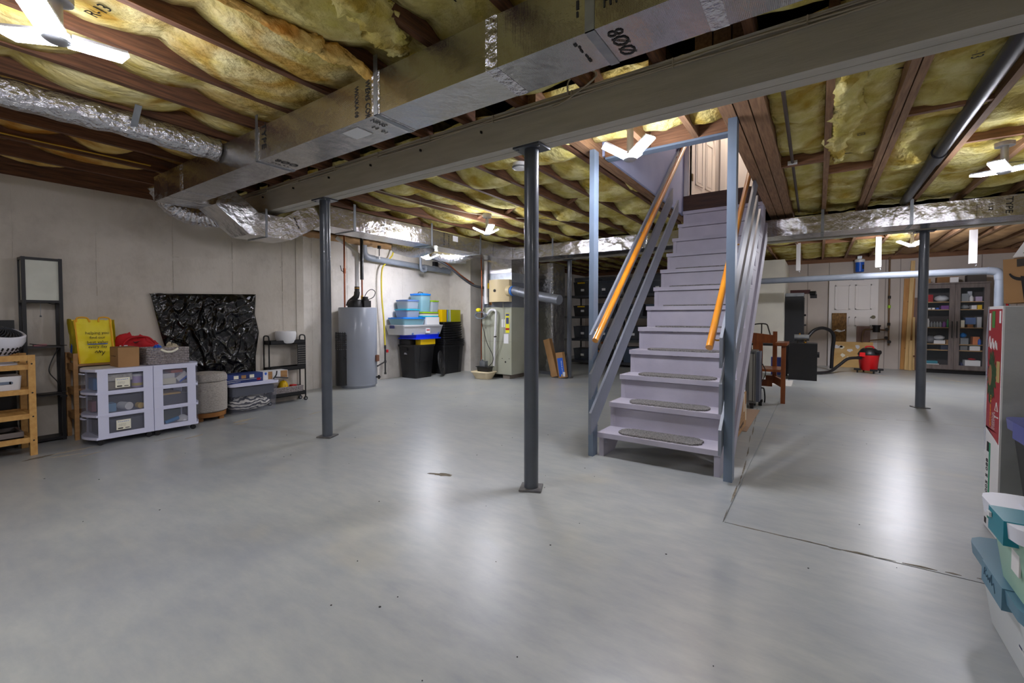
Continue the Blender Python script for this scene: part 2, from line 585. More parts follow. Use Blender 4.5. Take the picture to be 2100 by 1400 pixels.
# wooden sill plates on the wall tops
for nm, par, b in (('sill_plate', wall_left, (-5.9, -5.752, -3.1, 3.39)), ('sill_plate', wall_left_rear, (-6.5, -6.362, 3.39, 6.98)), ('sill_plate', wall_stub, (-5.94, -5.80, 6.98, 12.4))):
    build(nm, MB().box(*b, H, 2.40), m_joist, par)
build('sill_plate', MB().box(-5.79, 3.45, 12.37, 12.5, H, 2.40), m_block, wall_back)
# cream pier at the back
pier = struct('wall_pier', MB().box(-1.45, -0.575, 10.7, 12.36, 0, 2.28), mat('cream_paint', (222, 218, 204), .6, c2=(212, 208, 196), nscale=3), bevel=.004)

# ================================================================== CEILING
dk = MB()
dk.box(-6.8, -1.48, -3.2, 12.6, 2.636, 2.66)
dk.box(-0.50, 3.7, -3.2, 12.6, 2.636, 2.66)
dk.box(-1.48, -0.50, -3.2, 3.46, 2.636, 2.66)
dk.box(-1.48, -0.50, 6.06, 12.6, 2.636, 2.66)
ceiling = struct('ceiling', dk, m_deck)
JZ0, JZ1, JT = 2.40, 2.635, 0.04
def joist(x, y0, y1, m=m_joist, z0=JZ0, t=JT):
    return build('floor_joist', MB().box(x, x + t, y0, y1, z0, JZ1), m, ceiling)
FR = [-5.42, -4.92, -4.45, -4.03, -3.64, -3.25, -2.82, -2.40, -2.00, -1.575, -1.135, -0.72, -0.30, 0.12, 0.55, 0.97, 1.40, 1.82, 2.25, 2.67, 3.10]
MI = [-6.22, -5.70, -5.15, -4.72, -4.30, -3.82, -3.37, -2.92, -2.48, -2.07, -1.63]
MR = [0.02, 0.42, 0.85, 1.25, 1.66, 2.07, 2.5, 2.9, 3.3]
RE = [-5.55, -5.12, -4.69, -4.26, -3.83, -3.40, -2.97, -2.54, -2.11, -1.68, -1.25, -0.82, -0.35, 0.05, 0.46, 0.89, 1.30, 1.72, 2.15, 2.57, 3.0]
B1a, B1b = 2.335, 2.49
for b in ((-5.84, -5.76, -3.1, 3.39), (-6.46, -6.40, 3.39, 6.98), (-5.90, -5.82, 6.98, 12.4), (-5.79, 3.45, 12.37, 12.42)):
    build('rim_board', MB().box(*b, JZ0, JZ1), m_joist, ceiling)
for x in FR: joist(x, -3.1, 2.42)
for x in MI: joist(x, 2.42, 7.26)
for x in (-1.560, -1.517): joist(x, 2.42, 7.26, m_joist2)
for x in (-0.535, -0.447, -0.362): joist(x, 2.42, 7.26, m_joist2, t=0.078 if x > -.5 else 0.08)
for x in MR: joist(x, 2.42, 7.26, m_joist2)
joist(0.373, 2.42, 7.26, m_joist2)
for x in (-1.12, -0.77): joist(x, 2.42, 3.46, m_joist2)
for x in (-1.12, -0.77): joist(x, 6.14, 7.26, m_joist2)
for x in RE: joist(x, 7.26, 12.36, m_joist2 if x > -1.3 else m_joist)
build('stair_header', MB().box(-1.45, -0.535, 3.46, 3.54, JZ0, JZ1), m_block, ceiling)
build('stair_header', MB().box(-1.45, -0.535, 6.06, 6.14, JZ0, JZ1), m_block, ceiling)
build('header_trim', MB().box(-1.45, -0.535, 3.465, 3.55, 2.384, 2.40), mat('blue_grey_paint', (104, 120, 140), .45, c2=(112, 127, 146), nscale=6), ceiling)
# solid blocking between the joists on the right and along the middle
def blocking(x0, x1, y, z0=2.405, h=0.09, t=0.038):
    build('joist_blocking', MB().box(x0, x1, y, y + t, z0, z0 + h), m_block, ceiling)
for x0, x1, y in ((-0.284, 0.02, 4.58), (0.06, 0.373, 5.0), (0.46, 0.85, 3.86), (0.89, 1.25, 4.7), (-0.31, 0.05, 9.5), (0.09, 0.46, 9.7), (0.5, 0.89, 9.5), (-.78, -.35, 9.6)):
    blocking(x0, x1, y)
for i in range(len(MI) - 1):           # wooden cross bridging in the middle bay
    if MI[i] > -5.0:
        x0, x1 = MI[i] + JT, MI[i + 1]
        y = 4.72
        build('cross_bridging', MB().bar((x0, y, 2.43), (x1, y, 2.60), .02, .05, (0, 1, 0)), m_block, ceiling)
        build('cross_bridging', MB().bar((x0, y + .06, 2.60), (x1, y + .06, 2.43), .02, .05, (0, 1, 0)), m_block, ceiling)

def batt(x0, x1, y0, y1, edge, sag, seed, m, lump=0.02, wires=True, res=0.045):
    """one fibreglass batt between two joists, pushed up at its wires and sagging between them"""
    rnd = random.Random(seed)
    ys = [y0]
    while ys[-1] < y1 - 0.5:
        ys.append(ys[-1] + rnd.uniform(0.42, 1.0))
    ys.append(y1)
    amp = [rnd.uniform(0.35, 1.15) for _ in ys]
    ny = max(8, int((y1 - y0) / res)); nx = 10
    def f(u, v):
        y = y0 + (y1 - y0) * v
        k = 0
        while k < len(ys) - 2 and y > ys[k + 1]: k += 1
        t = (y - ys[k]) / (ys[k + 1] - ys[k])
        sc = (math.sin(PI * t)) ** 0.7 * amp[k]
        cx = math.sin(PI * u)
        z = edge - sag * sc - (0.015 + 0.35 * sag * sc) * cx ** 0.6
        p = Vector((x0 + (x1 - x0) * u, y, seed * 0.37))
        z += lump * (fbm(p, 2.6, 2) * (0.3 + cx) + 0.35 * fbm(p, 9.0, 2) * cx)
        z += 0.006 * noise.noise(p * 26)
        x = x0 + (x1 - x0) * u
        if u == 0 or u == 1:
            z = 2.634
            x = min(max(x, x0), x1)
        elif u < 0.11: x = x0 + 0.002
        elif u > 0.89: x = x1 - 0.002
        return (x, y, min(z, 2.63))
    mb = MB().grid(f, nx, ny)
    o = build('insulation_batt', mb, m, ceiling, smooth=180, recalc=False)
    if wires:
        for k in range(1, len(ys) - 1):
            if rnd.random() < 0.75:
                yy = ys[k]
                z = edge - 0.012
                build('support_wire', MB().cyl((x0, yy - .02, z + .012), (x1, yy + .03, z - .004), 0.0028, n=5), m_rod, o)
    return o

sd = 1
for a, b in zip([-5.72] + FR, FR + [3.44]):
    x0, x1 = (a + JT if a > -5.7 else a), b
    if b <= -3.4: e, s, m = 2.545, 0.085, m_batt3
    elif b <= -2.7: e, s, m = 2.525, 0.10, m_batt
    elif b <= -1.9: e, s, m = 2.515, 0.09, m_batt
    else: e, s, m = 2.505, 0.08, m_batt2
    batt(x0, x1, -3.0, 2.33, e, s, sd, m, res=0.04); sd += 1
for a, b in zip(MI, MI[1:] + [-1.56]):
    batt(a + JT, b, 2.50, 7.2, 2.525 if b < -2.4 else 2.515, 0.09, sd, m_batt2, 0.025, res=0.05); sd += 1
batt(-1.475, -1.12, 2.50, 3.40, 2.53, 0.04, sd, m_batt2); sd += 1
batt(-1.08, -0.77, 2.50, 3.38, 2.53, 0.04, sd, m_batt2); sd += 1
batt(-0.73, -0.535, 2.50, 3.40, 2.50, 0.05, sd, m_batt2); sd += 1
for a, b in zip([-0.322] + MR, MR + [3.44]):
    x0 = a + JT if a != 0.42 else 0.46
    x1 = b if b != 0.42 else 0.373
    batt(x0, x1, 2.50, 7.2, 2.505, 0.05, sd, m_batt2, 0.04, wires=(a > 0), res=0.045); sd += 1
for a, b in zip([-5.78] + RE, RE + [3.44]):
    x0 = a + JT
    if 1.2 < a < 2.6:
        mbk = MB().grid(lambda u, v, x0=x0, b=b: (x0 + (b - x0) * u, 7.35 + 5.0 * v, 2.47 - (0.10 * math.sin(PI * u) ** 0.7) * (0.75 + 0.25 * math.sin(v * 9 + x0)) + 0.01 * noise.noise(Vector((u * 3, v * 20, x0)))), 10, 60)
        o = build('insulation_batt', mbk, m_kraft, ceiling, smooth=180, recalc=False)
        o['label'] = 'kraft paper faced insulation roll bulging between joists'
        for yy in (9.2, 10.4, 11.4):
            scribble('facing_print', ((x0 + b) / 2, yy, 2.47 - .10 * (.75 + .25 * math.sin((yy - 7.35) / 5 * 9 + x0)) - .012), (1, 0.15, 0), (.15, -1, 0), .18, .08, 1, m_ink, o, int(yy * 10), .35)
    else:
        batt(x0, b, 7.35, 12.3, 2.49, 0.05, sd, m_batt2, 0.02, wires=False, res=0.08)
    sd += 1
# printed grade marks on a few batts
bpy.context.view_layer.update()
DG = bpy.context.evaluated_depsgraph_get()
for (x, y, z, s, r) in ((0.66, 3.3, 2.428, '-13', (0.1, 1, 0)), (0.24, 4.2, 2.44, '13', (0.1, 1, 0)), (-2.6, 0.62, 2.425, 'R-13', (1, .2, 0)), (-1.32, 1.45, 2.425, '-13', (0, -1, 0))):
    hit, hp = SC.ray_cast(DG, (x, y, 2.15), (0, 0, 1))[:2]
    text('grade_print', s, (x, y, (hp.z if hit else z) - .006), r, (r[1], -r[0], 0), 0.07, m_rod, ceiling)

# torn strip of insulation hanging over one joist, and a loose fat end
def rag(name, pts, rad, seed, m, label):
    P = smooth_path(pts, 16)
    n = 20
    mb = MB()
    rings = []
    for i, p in enumerate(P):
        t = i / (len(P) - 1)
        r = rad * (0.5 + 0.7 * math.sin(PI * min(max(t, .04), .96)) + 0.5 * noise.noise(Vector((t * 7, seed, 0))))
        d = (P[min(i + 1, len(P) - 1)] - P[max(i - 1, 0)]).normalized()
        s = d.cross(Vector((0, 0, 1))).normalized(); u = d.cross(s)
        ring = []
        for k in range(n):
            a = 2 * PI * k / n
            rr = r * (1 + 0.55 * noise.noise(Vector((math.cos(a) * 1.7, math.sin(a) * 1.7 + seed, t * 9))) + 0.5 * noise.noise(Vector((math.cos(a) * 3.6, math.sin(a) * 3.6, t * 30 + seed))))
            ring.append(mb.bm.verts.new(p + s * (rr * math.cos(a)) + u * (rr * 0.6 * math.sin(a))))
        rings.append(ring)
    for a, b in zip(rings, rings[1:]):
        for k in range(n):
            mb.bm.faces.new((a[k], a[(k + 1) % n], b[(k + 1) % n], b[k]))
    mb.bm.faces.new(rings[0]); mb.bm.faces.new(rings[-1])
    return tag(build(name, mb, m, loc=tuple(P[0]), smooth=180), label, 'insulation')
rag('insulation_scrap', [(-2.02, 0.72, 2.40), (-1.99, 1.0, 2.385), (-1.95, 1.17, 2.36), (-1.95, 1.28, 2.37), (-1.93, 1.43, 2.365), (-1.90, 1.53, 2.31)], 0.042, 3, m_batt3, 'torn ragged strip of orange yellow insulation drooping below a joist by the foil duct')
rag('insulation_scrap', [(-1.42, 0.85, 2.42), (-1.55, 1.1, 2.40), (-1.62, 1.35, 2.41), (-1.70, 1.52, 2.39)], 0.085, 9, m_batt2, 'fat pale yellow end of an insulation batt hanging against the foil duct')

rag('insulation_scrap', [(0.10, 2.75, 2.43), (0.12, 3.2, 2.415), (0.13, 3.7, 2.42), (0.10, 4.2, 2.41), (0.12, 4.7, 2.43)], 0.060, 14, m_batt2, 'peeling pale yellow batt edge hanging along a joist at the right of the stairs')

# ================================================================== BEAMS AND POSTS
def beam(name, label, x0, x1, y0, z0, z1, plies, t=0.0375):
    r = thing(name, label, 'beam', (x0, y0, z0))
    for k in range(plies):
        dz = (0.0, 0.003, 0.001, 0.0025)[k % 4]
        build('beam_ply', MB().box(x0, x1, y0 + k * (t + .0012), y0 + k * (t + .0012) + t, z0 + dz, z1), m_beam, r, bevel=.0015, seg=1)
    return r
main_beam = beam('support_beam', 'long taupe painted wooden main beam carried by the two near posts', -5.742, 3.44, 2.335, 2.163, 2.398, 4)
rear_beam = beam('support_beam', 'cream painted rear beam running behind the long foil duct', -4.35, 3.44, 7.18, 2.135, 2.398, 4)
# cables stapled along the top of the main beam
cb = thing('electrical_cable', 'painted cables stapled along the top edge of the main beam', 'cable', (-5.7, 2.325, 2.37))
for k in range(3):
    pts = [(-5.6 + i * 0.33, 2.329 - 0.005 * (k % 2), 2.385 - k * 0.013 - 0.012 * abs(math.sin(i * 0.9 + k * 1.3)) ) for i in range(28)]
    build('cable_run', MB().tube(smooth_path(pts, 3), 0.0055, 6), m_cable, cb)
for i in range(11):
    x = -5.2 + i * 0.56
    if i < 7:
        build('staple', MB().box(x, x + .008, 2.318, 2.336, 2.30, 2.315), m_ink, cb)
    build('cable_tie', MB().box(x + .1, x + .106, 2.316, 2.336, 2.345, 2.39), m_cable, cb)
build('cable_loop', MB().tube(smooth_path([(-1.20, 2.322, 2.37), (-1.19, 2.31, 2.44), (-1.10, 2.30, 2.47), (-1.02, 2.31, 2.42), (-1.2, 2.318, 2.345), (-1.3, 2.325, 2.33)], 5), 0.005, 6), m_cable, cb)

def lally(label, x, y, top, r=0.0458, plate=True):
    t = thing('steel_post', label, 'post', (x, y, 0))
    build('pole', MB().cyl((x, y, 0.012), (x, y, top - 0.012), r, n=36), m_post, t)
    if plate:
        b = MB().box(x - .07, x + .07, y - .07, y + .07, 0, 0.012); b.rot((x, y, 0), math.radians(24))
        build('base_plate', b, mat('worn_plate', (120, 118, 116), .6, .3, c2=(90, 90, 92), nscale=20), t, bevel=.002)
        build('cap_plate', MB().box(x - .095, x + .095, y - .072, y + .072, top - .012, top), m_post, t, bevel=.002)
        for sx in (-1, 1):
            build('bolt', MB().cyl((x + sx * .075, y - .045, top - .02), (x + sx * .075, y - .045, top - .012), .008, n=6), m_steel, t)
    else:
        build('cap_plate', MB().box(x - .08, x + .08, y - .06, y + .06, top - .012, top), m_post, t)
        build('base_plate', MB().box(x - .06, x + .06, y - .06, y + .06, 0, 0.008), m_post, t)
    return t
lally('grey round steel post in the middle of the open floor, nearest the camera', -1.502, 2.413, 2.163)
lally('grey round steel post standing near the ottoman and the black rolling cart', -3.711, 2.413, 2.163)
lally('grey round steel post standing in front of the glass door cabinet', 1.043, 7.255, 2.135, .0475)
lally('slim grey steel post beside the cardboard boxes near the furnace', -3.710, 7.262, 2.135, .042)

# ================================================================== DUCTS
def strap_y(r, x, y0, y1, z0, z1, w=0.022):
    """strap round a duct that runs along x"""
    mb = MB()
    mb.box(x - w / 2, x + w / 2, y0 - .003, y0, z0 - .003, 2.42)
    mb.box(x - w / 2, x + w / 2, y0 - .003, y1 + .003, z0 - .003, z0)
    build('hanger_strap', mb, m_steel, r)
DA = (1.50, 1.745, 2.122, 2.335)
dA = thing('foil_duct', 'long square foil faced duct hanging in front of the main beam', 'duct', (-4.5, 1.5, 2.122))
xs = [-4.56, -4.27, -3.05, -1.86, -1.13, -0.3, 1.0, 3.3]
for a, b in zip(xs, xs[1:]):
    build('duct_section', MB().box(a + .001, b - .001, DA[0], DA[1], DA[2], DA[3]), m_foil, dA, bevel=.012, seg=3)
for x in xs[1:-1]:
    mbt = MB().box(x - .03, x + .03, DA[0] - .0015, DA[1] + .0015, DA[2] - .0015, DA[3] + .0015)
    build('foil_tape', mbt, m_flex, dA, bevel=.012, seg=3)
for x in (-3.05, -1.86, -0.69): strap_y(dA, x, DA[0], DA[1], DA[2], DA[3], 0.03 if x < -1 else .036)
build('spec_sticker', MB().box(-2.2, -2.06, 1.54, 1.64, 2.1185, 2.122), m_white, dA)
fy = DA[0] - .0022; fz = DA[2] - .0022
text('duct_print', 'TYPE', (-2.965, fy, 2.265), (0, 0, -1), (1, 0, 0), .075, m_ink, dA)
text('duct_print', 'OWENS COR', (-1.925, fy, 2.232), (0, 0, -1), (1, 0, 0), .05, m_ink, dA, sx=.75)
text('duct_print', 'WKXKA 08', (-2.015, fy, 2.225), (0, 0, -1), (1, 0, 0), .04, m_ink, dA, sx=.8)
text('duct_print', 'NING', (-1.925, 1.57, fz), (0, 1, 0), (1, 0, 0), .05, m_ink, dA, sx=.75)
text('duct_print', '14  01', (-1.99, 1.63, fz), (0, 1, 0), (1, 0, 0), .042, m_ink, dA)
text('duct_print', 'TYPE', (-0.615, fy, 2.265), (0, 0, -1), (1, 0, 0), .075, m_ink, dA)
scribble('duct_print', (-0.735, fy, 2.24), (0, 0, -1), (1, 0, 0), .11, .04, 1, m_ink, dA, 4, .3)
text('duct_print', '8\u00d8\u00d8', (-0.62, 1.63, fz), (0, 1, 0), (1, 0, 0), .085, m_ink, dA)
scribble('duct_print', (-0.765, 1.62, fz), (0, 1, 0), (1, 0, 0), .17, .04, 1, m_ink, dA, 8, .3)
text('duct_print', '8\u00d8\u00d8', (-2.93, 1.63, fz), (0, 1, 0), (1, 0, 0), .07, m_ink, dA)
scribble('duct_print', (-2.99, 1.62, fz), (0, 1, 0), (1, 0, 0), .12, .03, 1, m_ink, dA, 9, .3)

# offset duct dipping under the main beam, then the side trunk to the furnace
dB = thing('foil_duct', 'foil duct that dips under the beam end and runs back to the furnace', 'duct', (-4.68, 1.7, 1.89))
def slanted(path, x0, x1, m, name='duct_section'):
    """rectangular section following (y, ztop, zbot) points"""
    mb = MB()
    out = [(p[0], p[1]) for p in path] + [(p[2], p[3]) for p in reversed(path)]
    mb.prism(out, 'x', x0, x1)
    return build(name, mb, m, dB, bevel=.010, seg=2, smooth=30)
slanted([(1.50, 2.336, 1.50, 2.121), (1.93, 2.336, 1.84, 2.121)], -4.86, -4.562, m_foil_bright)
slanted([(1.93, 2.336, 1.84, 2.121), (2.22, 2.112, 2.13, 1.893)], -4.855, -4.50, m_foil_bright)
slanted([(2.22, 2.112, 2.13, 1.893), (2.47, 2.112, 2.54, 1.893)], -4.855, -4.50, m_foil_bright)
slanted([(2.47, 2.112, 2.54, 1.893), (2.78, 2.336, 2.90, 2.112)], -4.855, -4.50, m_foil_bright)
ysb = [2.80, 3.31, 4.58, 5.68, 6.60]
for i, (a, b) in enumerate(zip(ysb, ysb[1:])):
    build('duct_section', MB().box(-4.855, -4.50, a + (.06 if i == 0 else .001), b - .001, 2.112, 2.335), m_foil_bright, dB, bevel=.012, seg=3)
for y in (3.31, 4.58, 5.68):
    mb = MB(); mb.box(-4.502, -4.497, y - .016, y + .016, 2.108, 2.42); mb.box(-4.86, -4.497, y - .016, y + .016, 2.106, 2.110)
    build('hanger_strap', mb, m_steel, dB)
mb = MB(); mb.box(-4.503, -4.496, 2.28, 2.30, 1.888, 2.165); mb.box(-4.86, -4.496, 2.28, 2.30, 1.886, 1.891)
build('hanger_strap', mb, m_steel, dB)
build('access_sticker', MB().box(-4.4995, -4.497, 5.02, 5.13, 2.23, 2.31), m_white, dB)
bx = -4.4975
text('duct_print', 'TYPE', (bx, 3.72, 2.225), (0, 0, -1), (0, 1, 0), .07, m_ink, dB)
scribble('duct_print', (bx, 3.83, 2.24), (0, 0, -1), (0, 1, 0), .09, .035, 1, m_ink, dB, 3, .35)
scribble('duct_print', (bx, 4.83, 2.225), (0, 0, -1), (0, 1, 0), .20, .035, 1, m_ink, dB, 5, .4)
scribble('duct_print', (bx, 4.93, 2.215), (0, 0, -1), (0, 1, 0), .17, .03, 1, m_ink, dB, 6, .4)
scribble('duct_print', (bx, 6.02, 2.225), (0, 0, -1), (0, 1, 0), .17, .03, 1, m_ink, dB, 7, .35)
scribble('duct_print', (bx, 2.60, 2.08), (0, .4, -1), (0, 1, .4), .12, .04, 1, m_ink, dB, 2, .3)
# round foil collars on the underside that feed the flexible runs to the wall
for y in (4.85, 5.75):
    build('flex_collar', MB().tube(smooth_path([(-4.80, y, 2.16), (-5.0, y + .01, 2.12), (-5.25, y + .03, 2.13), (-5.6, y + .05, 2.22)], 5), .10, 16), m_flex, dB, smooth=180)

dC = thing('foil_duct', 'foil duct running along the rear beam across the whole room', 'duct', (-4.4, 6.6, 2.125))
xs = [-4.497, -3.69, -2.13, -0.6, 0.03, 0.22, 0.84, 1.35, 3.44]
for a, b in zip(xs, xs[1:]):
    build('duct_section', MB().box(a + .001, b - .001, 6.60, 6.98, 2.125, 2.335), m_foil_bright, dC, bevel=.012, seg=3)
for x in (-3.69, -2.13, 0.03, 0.84): strap_y(dC, x, 6.60, 6.98, 2.125, 2.335, .03)
text('duct_print', 'TYPE', (1.58, 6.597, 2.235), (0, 0, -1), (1, 0, 0), .075, m_ink, dC)
text('duct_print', '1 52', (1.45, 6.597, 2.235), (0, 0, -1), (1, 0, 0), .045, m_ink, dC)

def crinkle(name, label, pts, r, seed):
    P = smooth_path(pts, 16)
    n = 22
    mb = MB(); rings = []
    for i, p in enumerate(P):
        d = (P[min(i + 1, len(P) - 1)] - P[max(i - 1, 0)]).normalized()
        s = d.cross(Vector((0, 0, 1))).normalized(); u = d.cross(s)
        ring = []
        for k in range(n):
            a = 2 * PI * k / n
            rr = r * (1 + 0.05 * math.sin(i * 1.3) + 0.10 * noise.noise(Vector((math.cos(a) * 2, math.sin(a) * 2, i * 0.22 + seed))))
            ring.append(mb.bm.verts.new(p + s * (rr * math.cos(a)) + u * (rr * math.sin(a))))
        rings.append(ring)
    for a, b in zip(rings, rings[1:]):
        for k in range(n):
            mb.bm.faces.new((a[k], a[(k + 1) % n], b[(k + 1) % n], b[k]))
    mb.bm.faces.new(rings[0]); mb.bm.faces.new(rings[-1])
    t = thing(name, label, 'duct', tuple(P[0]))
    build('foil_sleeve', mb, m_flex, t, smooth=180)
    return t
fx = crinkle('flexible_duct', 'crinkled silver flexible duct under the joists near the left light', [(-3.72, -1.2, 2.33), (-3.69, -0.3, 2.31), (-3.66, 0.4, 2.315), (-3.63, 0.95, 2.32), (-3.585, 1.49, 2.30)], .078, 2)
build('hanger_strap', MB().bar((-3.80, 1.0, 2.40), (-3.60, 1.0, 2.237), .035, .003, (0.6, 0, 1)).bar((-3.60, 1.0, 2.237), (-3.46, 1.0, 2.40), .035, .003, (-.6, 0, 1)), m_steel, fx)
crinkle('flexible_duct', 'crinkled silver flexible elbow at the beam end by the left wall', [(-5.02, 1.58, 2.31), (-5.04, 1.66, 2.18), (-5.04, 1.78, 2.10), (-4.98, 1.93, 2.07), (-4.87, 2.02, 2.07)], .085, 6)

# ================================================================== LIGHTS
def led(label, c, stem_top, yaw, n=3, tilt=0.25, L=0.15, Wd=0.075, f=1.0):
    m_led = led_mat(f)
    """adjustable garage light: hub, socket and hinged panels; only the panels' diffusers glow"""
    t = thing('ceiling_light', label, 'lamp', (c[0], c[1], stem_top), 'hinged panel lights')
    x, y, z = c
    build('lamp_base', MB().cyl((x, y, stem_top - .03), (x, y, stem_top), .055, n=20), m_ledhouse, t)
    build('lamp_stem', MB().cyl((x, y, z), (x, y, stem_top - .03), .022, n=14), m_ledhouse, t)
    build('hub', MB().lathe((x, y, z - .03), [(.03, 0), (.045, .01), (.045, .04), (.025, .05)], 20), m_ledhouse, t)
    for k in range(n):
        a = yaw + 2 * PI * k / 3
        d = Vector((math.cos(a) * math.cos(tilt), math.sin(a) * math.cos(tilt), math.sin(tilt)))
        s = Vector((-math.sin(a), math.cos(a), 0))
        up = d.cross(s).normalized()
        if up.z < 0: up = -up
        M = Matrix((d, s, up)).transposed().to_4x4()
        M.translation = Vector((x, y, z - .012))
        p = build('light_panel', MB().box(.04, .05 + L, -Wd / 2, Wd / 2, 0.004, .016, M), m_ledhouse, t, bevel=.004)
        build('diffuser', MB().box(.042, .051 + L, -Wd / 2 - .001, Wd / 2 + .001, -.010, .003, M), m_led, p)
    return t
led('panel light at the left, hanging above the crinkled flexible duct', (-2.55, .476, 2.235), 2.40, math.radians(92), 3, .12, .17, .085, f=.85)
led('panel light hanging beside the top of the stairs', (-1.07, 2.985, 2.19), 2.44, math.radians(215), 3, .45, .15, .075, f=1.5)
led('panel light hanging in the middle of the joists between beam and furnace', (-3.60, 4.684, 2.20), 2.43, math.radians(205), 3, .45, .15, f=1.3)
led('small panel light partly behind the foil duct near the water heater', (-5.30, 5.30, 2.06), 2.43, math.radians(60), 3, .45, .13, f=1.8)
led('panel light at the right near the black drain pipe', (1.13, 4.85, 2.20), 2.40, math.radians(125), 3, .15, .16, .085, f=.9)
led('panel light above the vacuum at the far right', (1.17, 9.09, 2.19), 2.40, math.radians(195), 3, .45, .15, f=3.4)
led('panel light behind the camera over the open floor', (-1.9, -1.3, 2.2), 2.40, 0.4)
led('panel light over the boxes behind the camera', (1.7, -0.6, 2.2), 2.40, 1.1)

# smoke detector above the near post
sd_ = thing('smoke_detector', 'round white smoke detector under the joists behind the near post', 'detector', (-2.10, 3.19, 2.40))
build('cover', MB().lathe((-2.10, 3.19, 2.345), [(.03, 0), (.058, .008), (.066, .03), (.062, .055)], 28), m_white, sd_)
build('grille_ring', MB().lathe((-2.10, 3.19, 2.357), [(.0625, 0), (.0665, .002), (.0675, .012), (.066, .014)], 28), mat('grey_slots', (120, 122, 126), .6), sd_)
jb = thing('junction_box', 'round white junction box with thin cables above the middle light', 'box', (-3.60, 4.684, 2.43))
build('box_body', MB().cyl((-3.60, 4.684, 2.415), (-3.60, 4.684, 2.45), .06, n=20), m_white, jb)
build('box_cable', MB().tube(smooth_path([(-3.60, 4.68, 2.43), (-3.4, 4.9, 2.42), (-3.0, 5.2, 2.395), (-2.6, 5.8, 2.40)], 5), .005, 6), m_cable, jb)
build('box_cable', MB().tube(smooth_path([(-3.60, 4.68, 2.43), (-3.7, 4.3, 2.42), (-3.72, 3.6, 2.395), (-3.75, 2.9, 2.40)], 5), .005, 6), m_cable, jb)
yc = build('electrical_cable', MB().tube(smooth_path([(-4.86, -1.0, 2.43), (-4.86, 0.2, 2.42), (-4.865, 0.9, 2.425), (-4.86, 1.48, 2.43)], 6), .006, 6), m_cabley, loc=(-4.86, -1, 2.43))
tag(yc, 'yellow cable stapled along a joist at the far left', 'cable')

# ================================================================== CEILING PIPES
pb = thing('drain_pipe', 'black plastic drain pipe slung between the joists at the right', 'pipe', (.78, 2.6, 2.40))
build('pipe_run', MB().cyl((.765, 2.55, 2.41), (.775, 4.98, 2.405), .042, n=18), m_pipeblack, pb)
build('pipe_run', MB().cyl((.775, 4.98, 2.405), (.785, 6.7, 2.40), .042, n=18), m_pipeblack, pb)
build('pipe_coupling', MB().cyl((.774, 4.86, 2.405), (.776, 5.10, 2.405), .052, n=18), m_pipeblack, pb)
pt = thing('water_pipe', 'thin dark pipe running along the insulation behind the stairs', 'pipe', (-.19, 2.6, 2.43))
build('pipe_run', MB().cyl((-.185, 2.55, 2.425), (-.215, 6.7, 2.425), .012, n=10), mat('dark_pipe', (74, 60, 52), .5, .3), pt)
build('pipe_clip', MB().box(-.235, -.165, 4.55, 4.575, 2.41, 2.44), m_white, pt)
pg = thing('drain_pipe', 'grey painted drain pipe crossing in front of the back wall', 'pipe', (-.9, 10.0, 1.81))
build('pipe_run', MB().cyl((-1.0, 10.0, 1.80), (.53, 10.0, 1.815), .055, n=20), m_pvcgrey, pg)
build('pipe_run', MB().cyl((.53, 10.0, 1.815), (2.22, 10.0, 1.825), .056, n=20), m_pvcgrey, pg)
build('pipe_coupling', MB().cyl((.50, 10.0, 1.815), (.66, 10.0, 1.816), .062, n=20), m_pvcgrey, pg)
build('pipe_elbow', MB().tube(smooth_path([(2.18, 10.0, 1.825), (2.27, 10.0, 1.81), (2.31, 10.0, 1.77), (2.32, 10.0, 1.68)], 5), .062, 16), m_pvcgrey, pg)
build('pipe_run', MB().cyl((2.32, 10.0, 1.72), (2.33, 10.0, 0.0), .055, n=20), m_pvcgrey, pg)
for i, (x, lb) in enumerate(((-.30, 'first'), (.815, 'middle'), (1.93, 'last'))):
    t = thing('hanging_track', 'narrow white strip hanging from the rear joists, %s of the three counting from the stairs' % lb, 'strip', (x, 9.5, 1.93))
    zt = 2.42
    build('strip', MB().box(x - .035 - .01 * i, x + .03, 9.49, 9.53, 1.93 - .01 * i, zt), m_white, t, bevel=.004)
    build('hook', MB().tube(smooth_path([(x + .01, 9.51, 1.93), (x + .015, 9.51, 1.90), (x + .028, 9.51, 1.885), (x + .012, 9.51, 1.868)], 4), .004, 6), m_steel, t)
# ================================================================== STAIRS
m_stair = mat('lavender_grey_paint', (166, 162, 176), 0.55, c2=(178, 174, 187), nscale=3.5, bump=0.12, bscale=30)
m_rail = mat('blue_grey_paint', (104, 120, 140), .45)
m_railbd = mat('grey_board_paint', (122, 128, 140), 0.45, c2=(132, 138, 149), nscale=4, stretch=(8, 1, 1), bump=.15, bscale=20)
m_hand = mat('orange_varnished_wood', (218, 146, 40), 0.28, c2=(200, 122, 22), nscale=4, stretch=(6, 1.5, 1.5), coat=.5)
m_mat = mat('grey_shag_carpet', (92, 90, 88), 1.0, c2=(150, 148, 146), nscale=190, bump=1.0, bscale=150, ramp=(.4, .6), spec=.1)
RUN, RISE = 0.2372, 0.2035
def tz(n): return 0.190 + RISE * (n - 1)
def ty(n): return 3.280 + RUN * (n - 1)
stair = thing('staircase', 'straight lavender grey wooden staircase climbing to the white doors', 'stairs', (-0.98, 3.28, 0))
SX0, SX1 = -1.425, -0.532
NT = 12
for n in range(1, NT + 1):
    tr = build('tread', MB().box(SX0, SX1, ty(n), ty(n) + RUN + .03, tz(n) - .038, tz(n)), m_stair, stair, bevel=.006)
    if n < NT:
        build('riser', MB().box(SX0 + .03, SX1 - .02, ty(n + 1) + .024, ty(n + 1) + .040, tz(n), tz(n + 1) - .043), m_stair, stair)
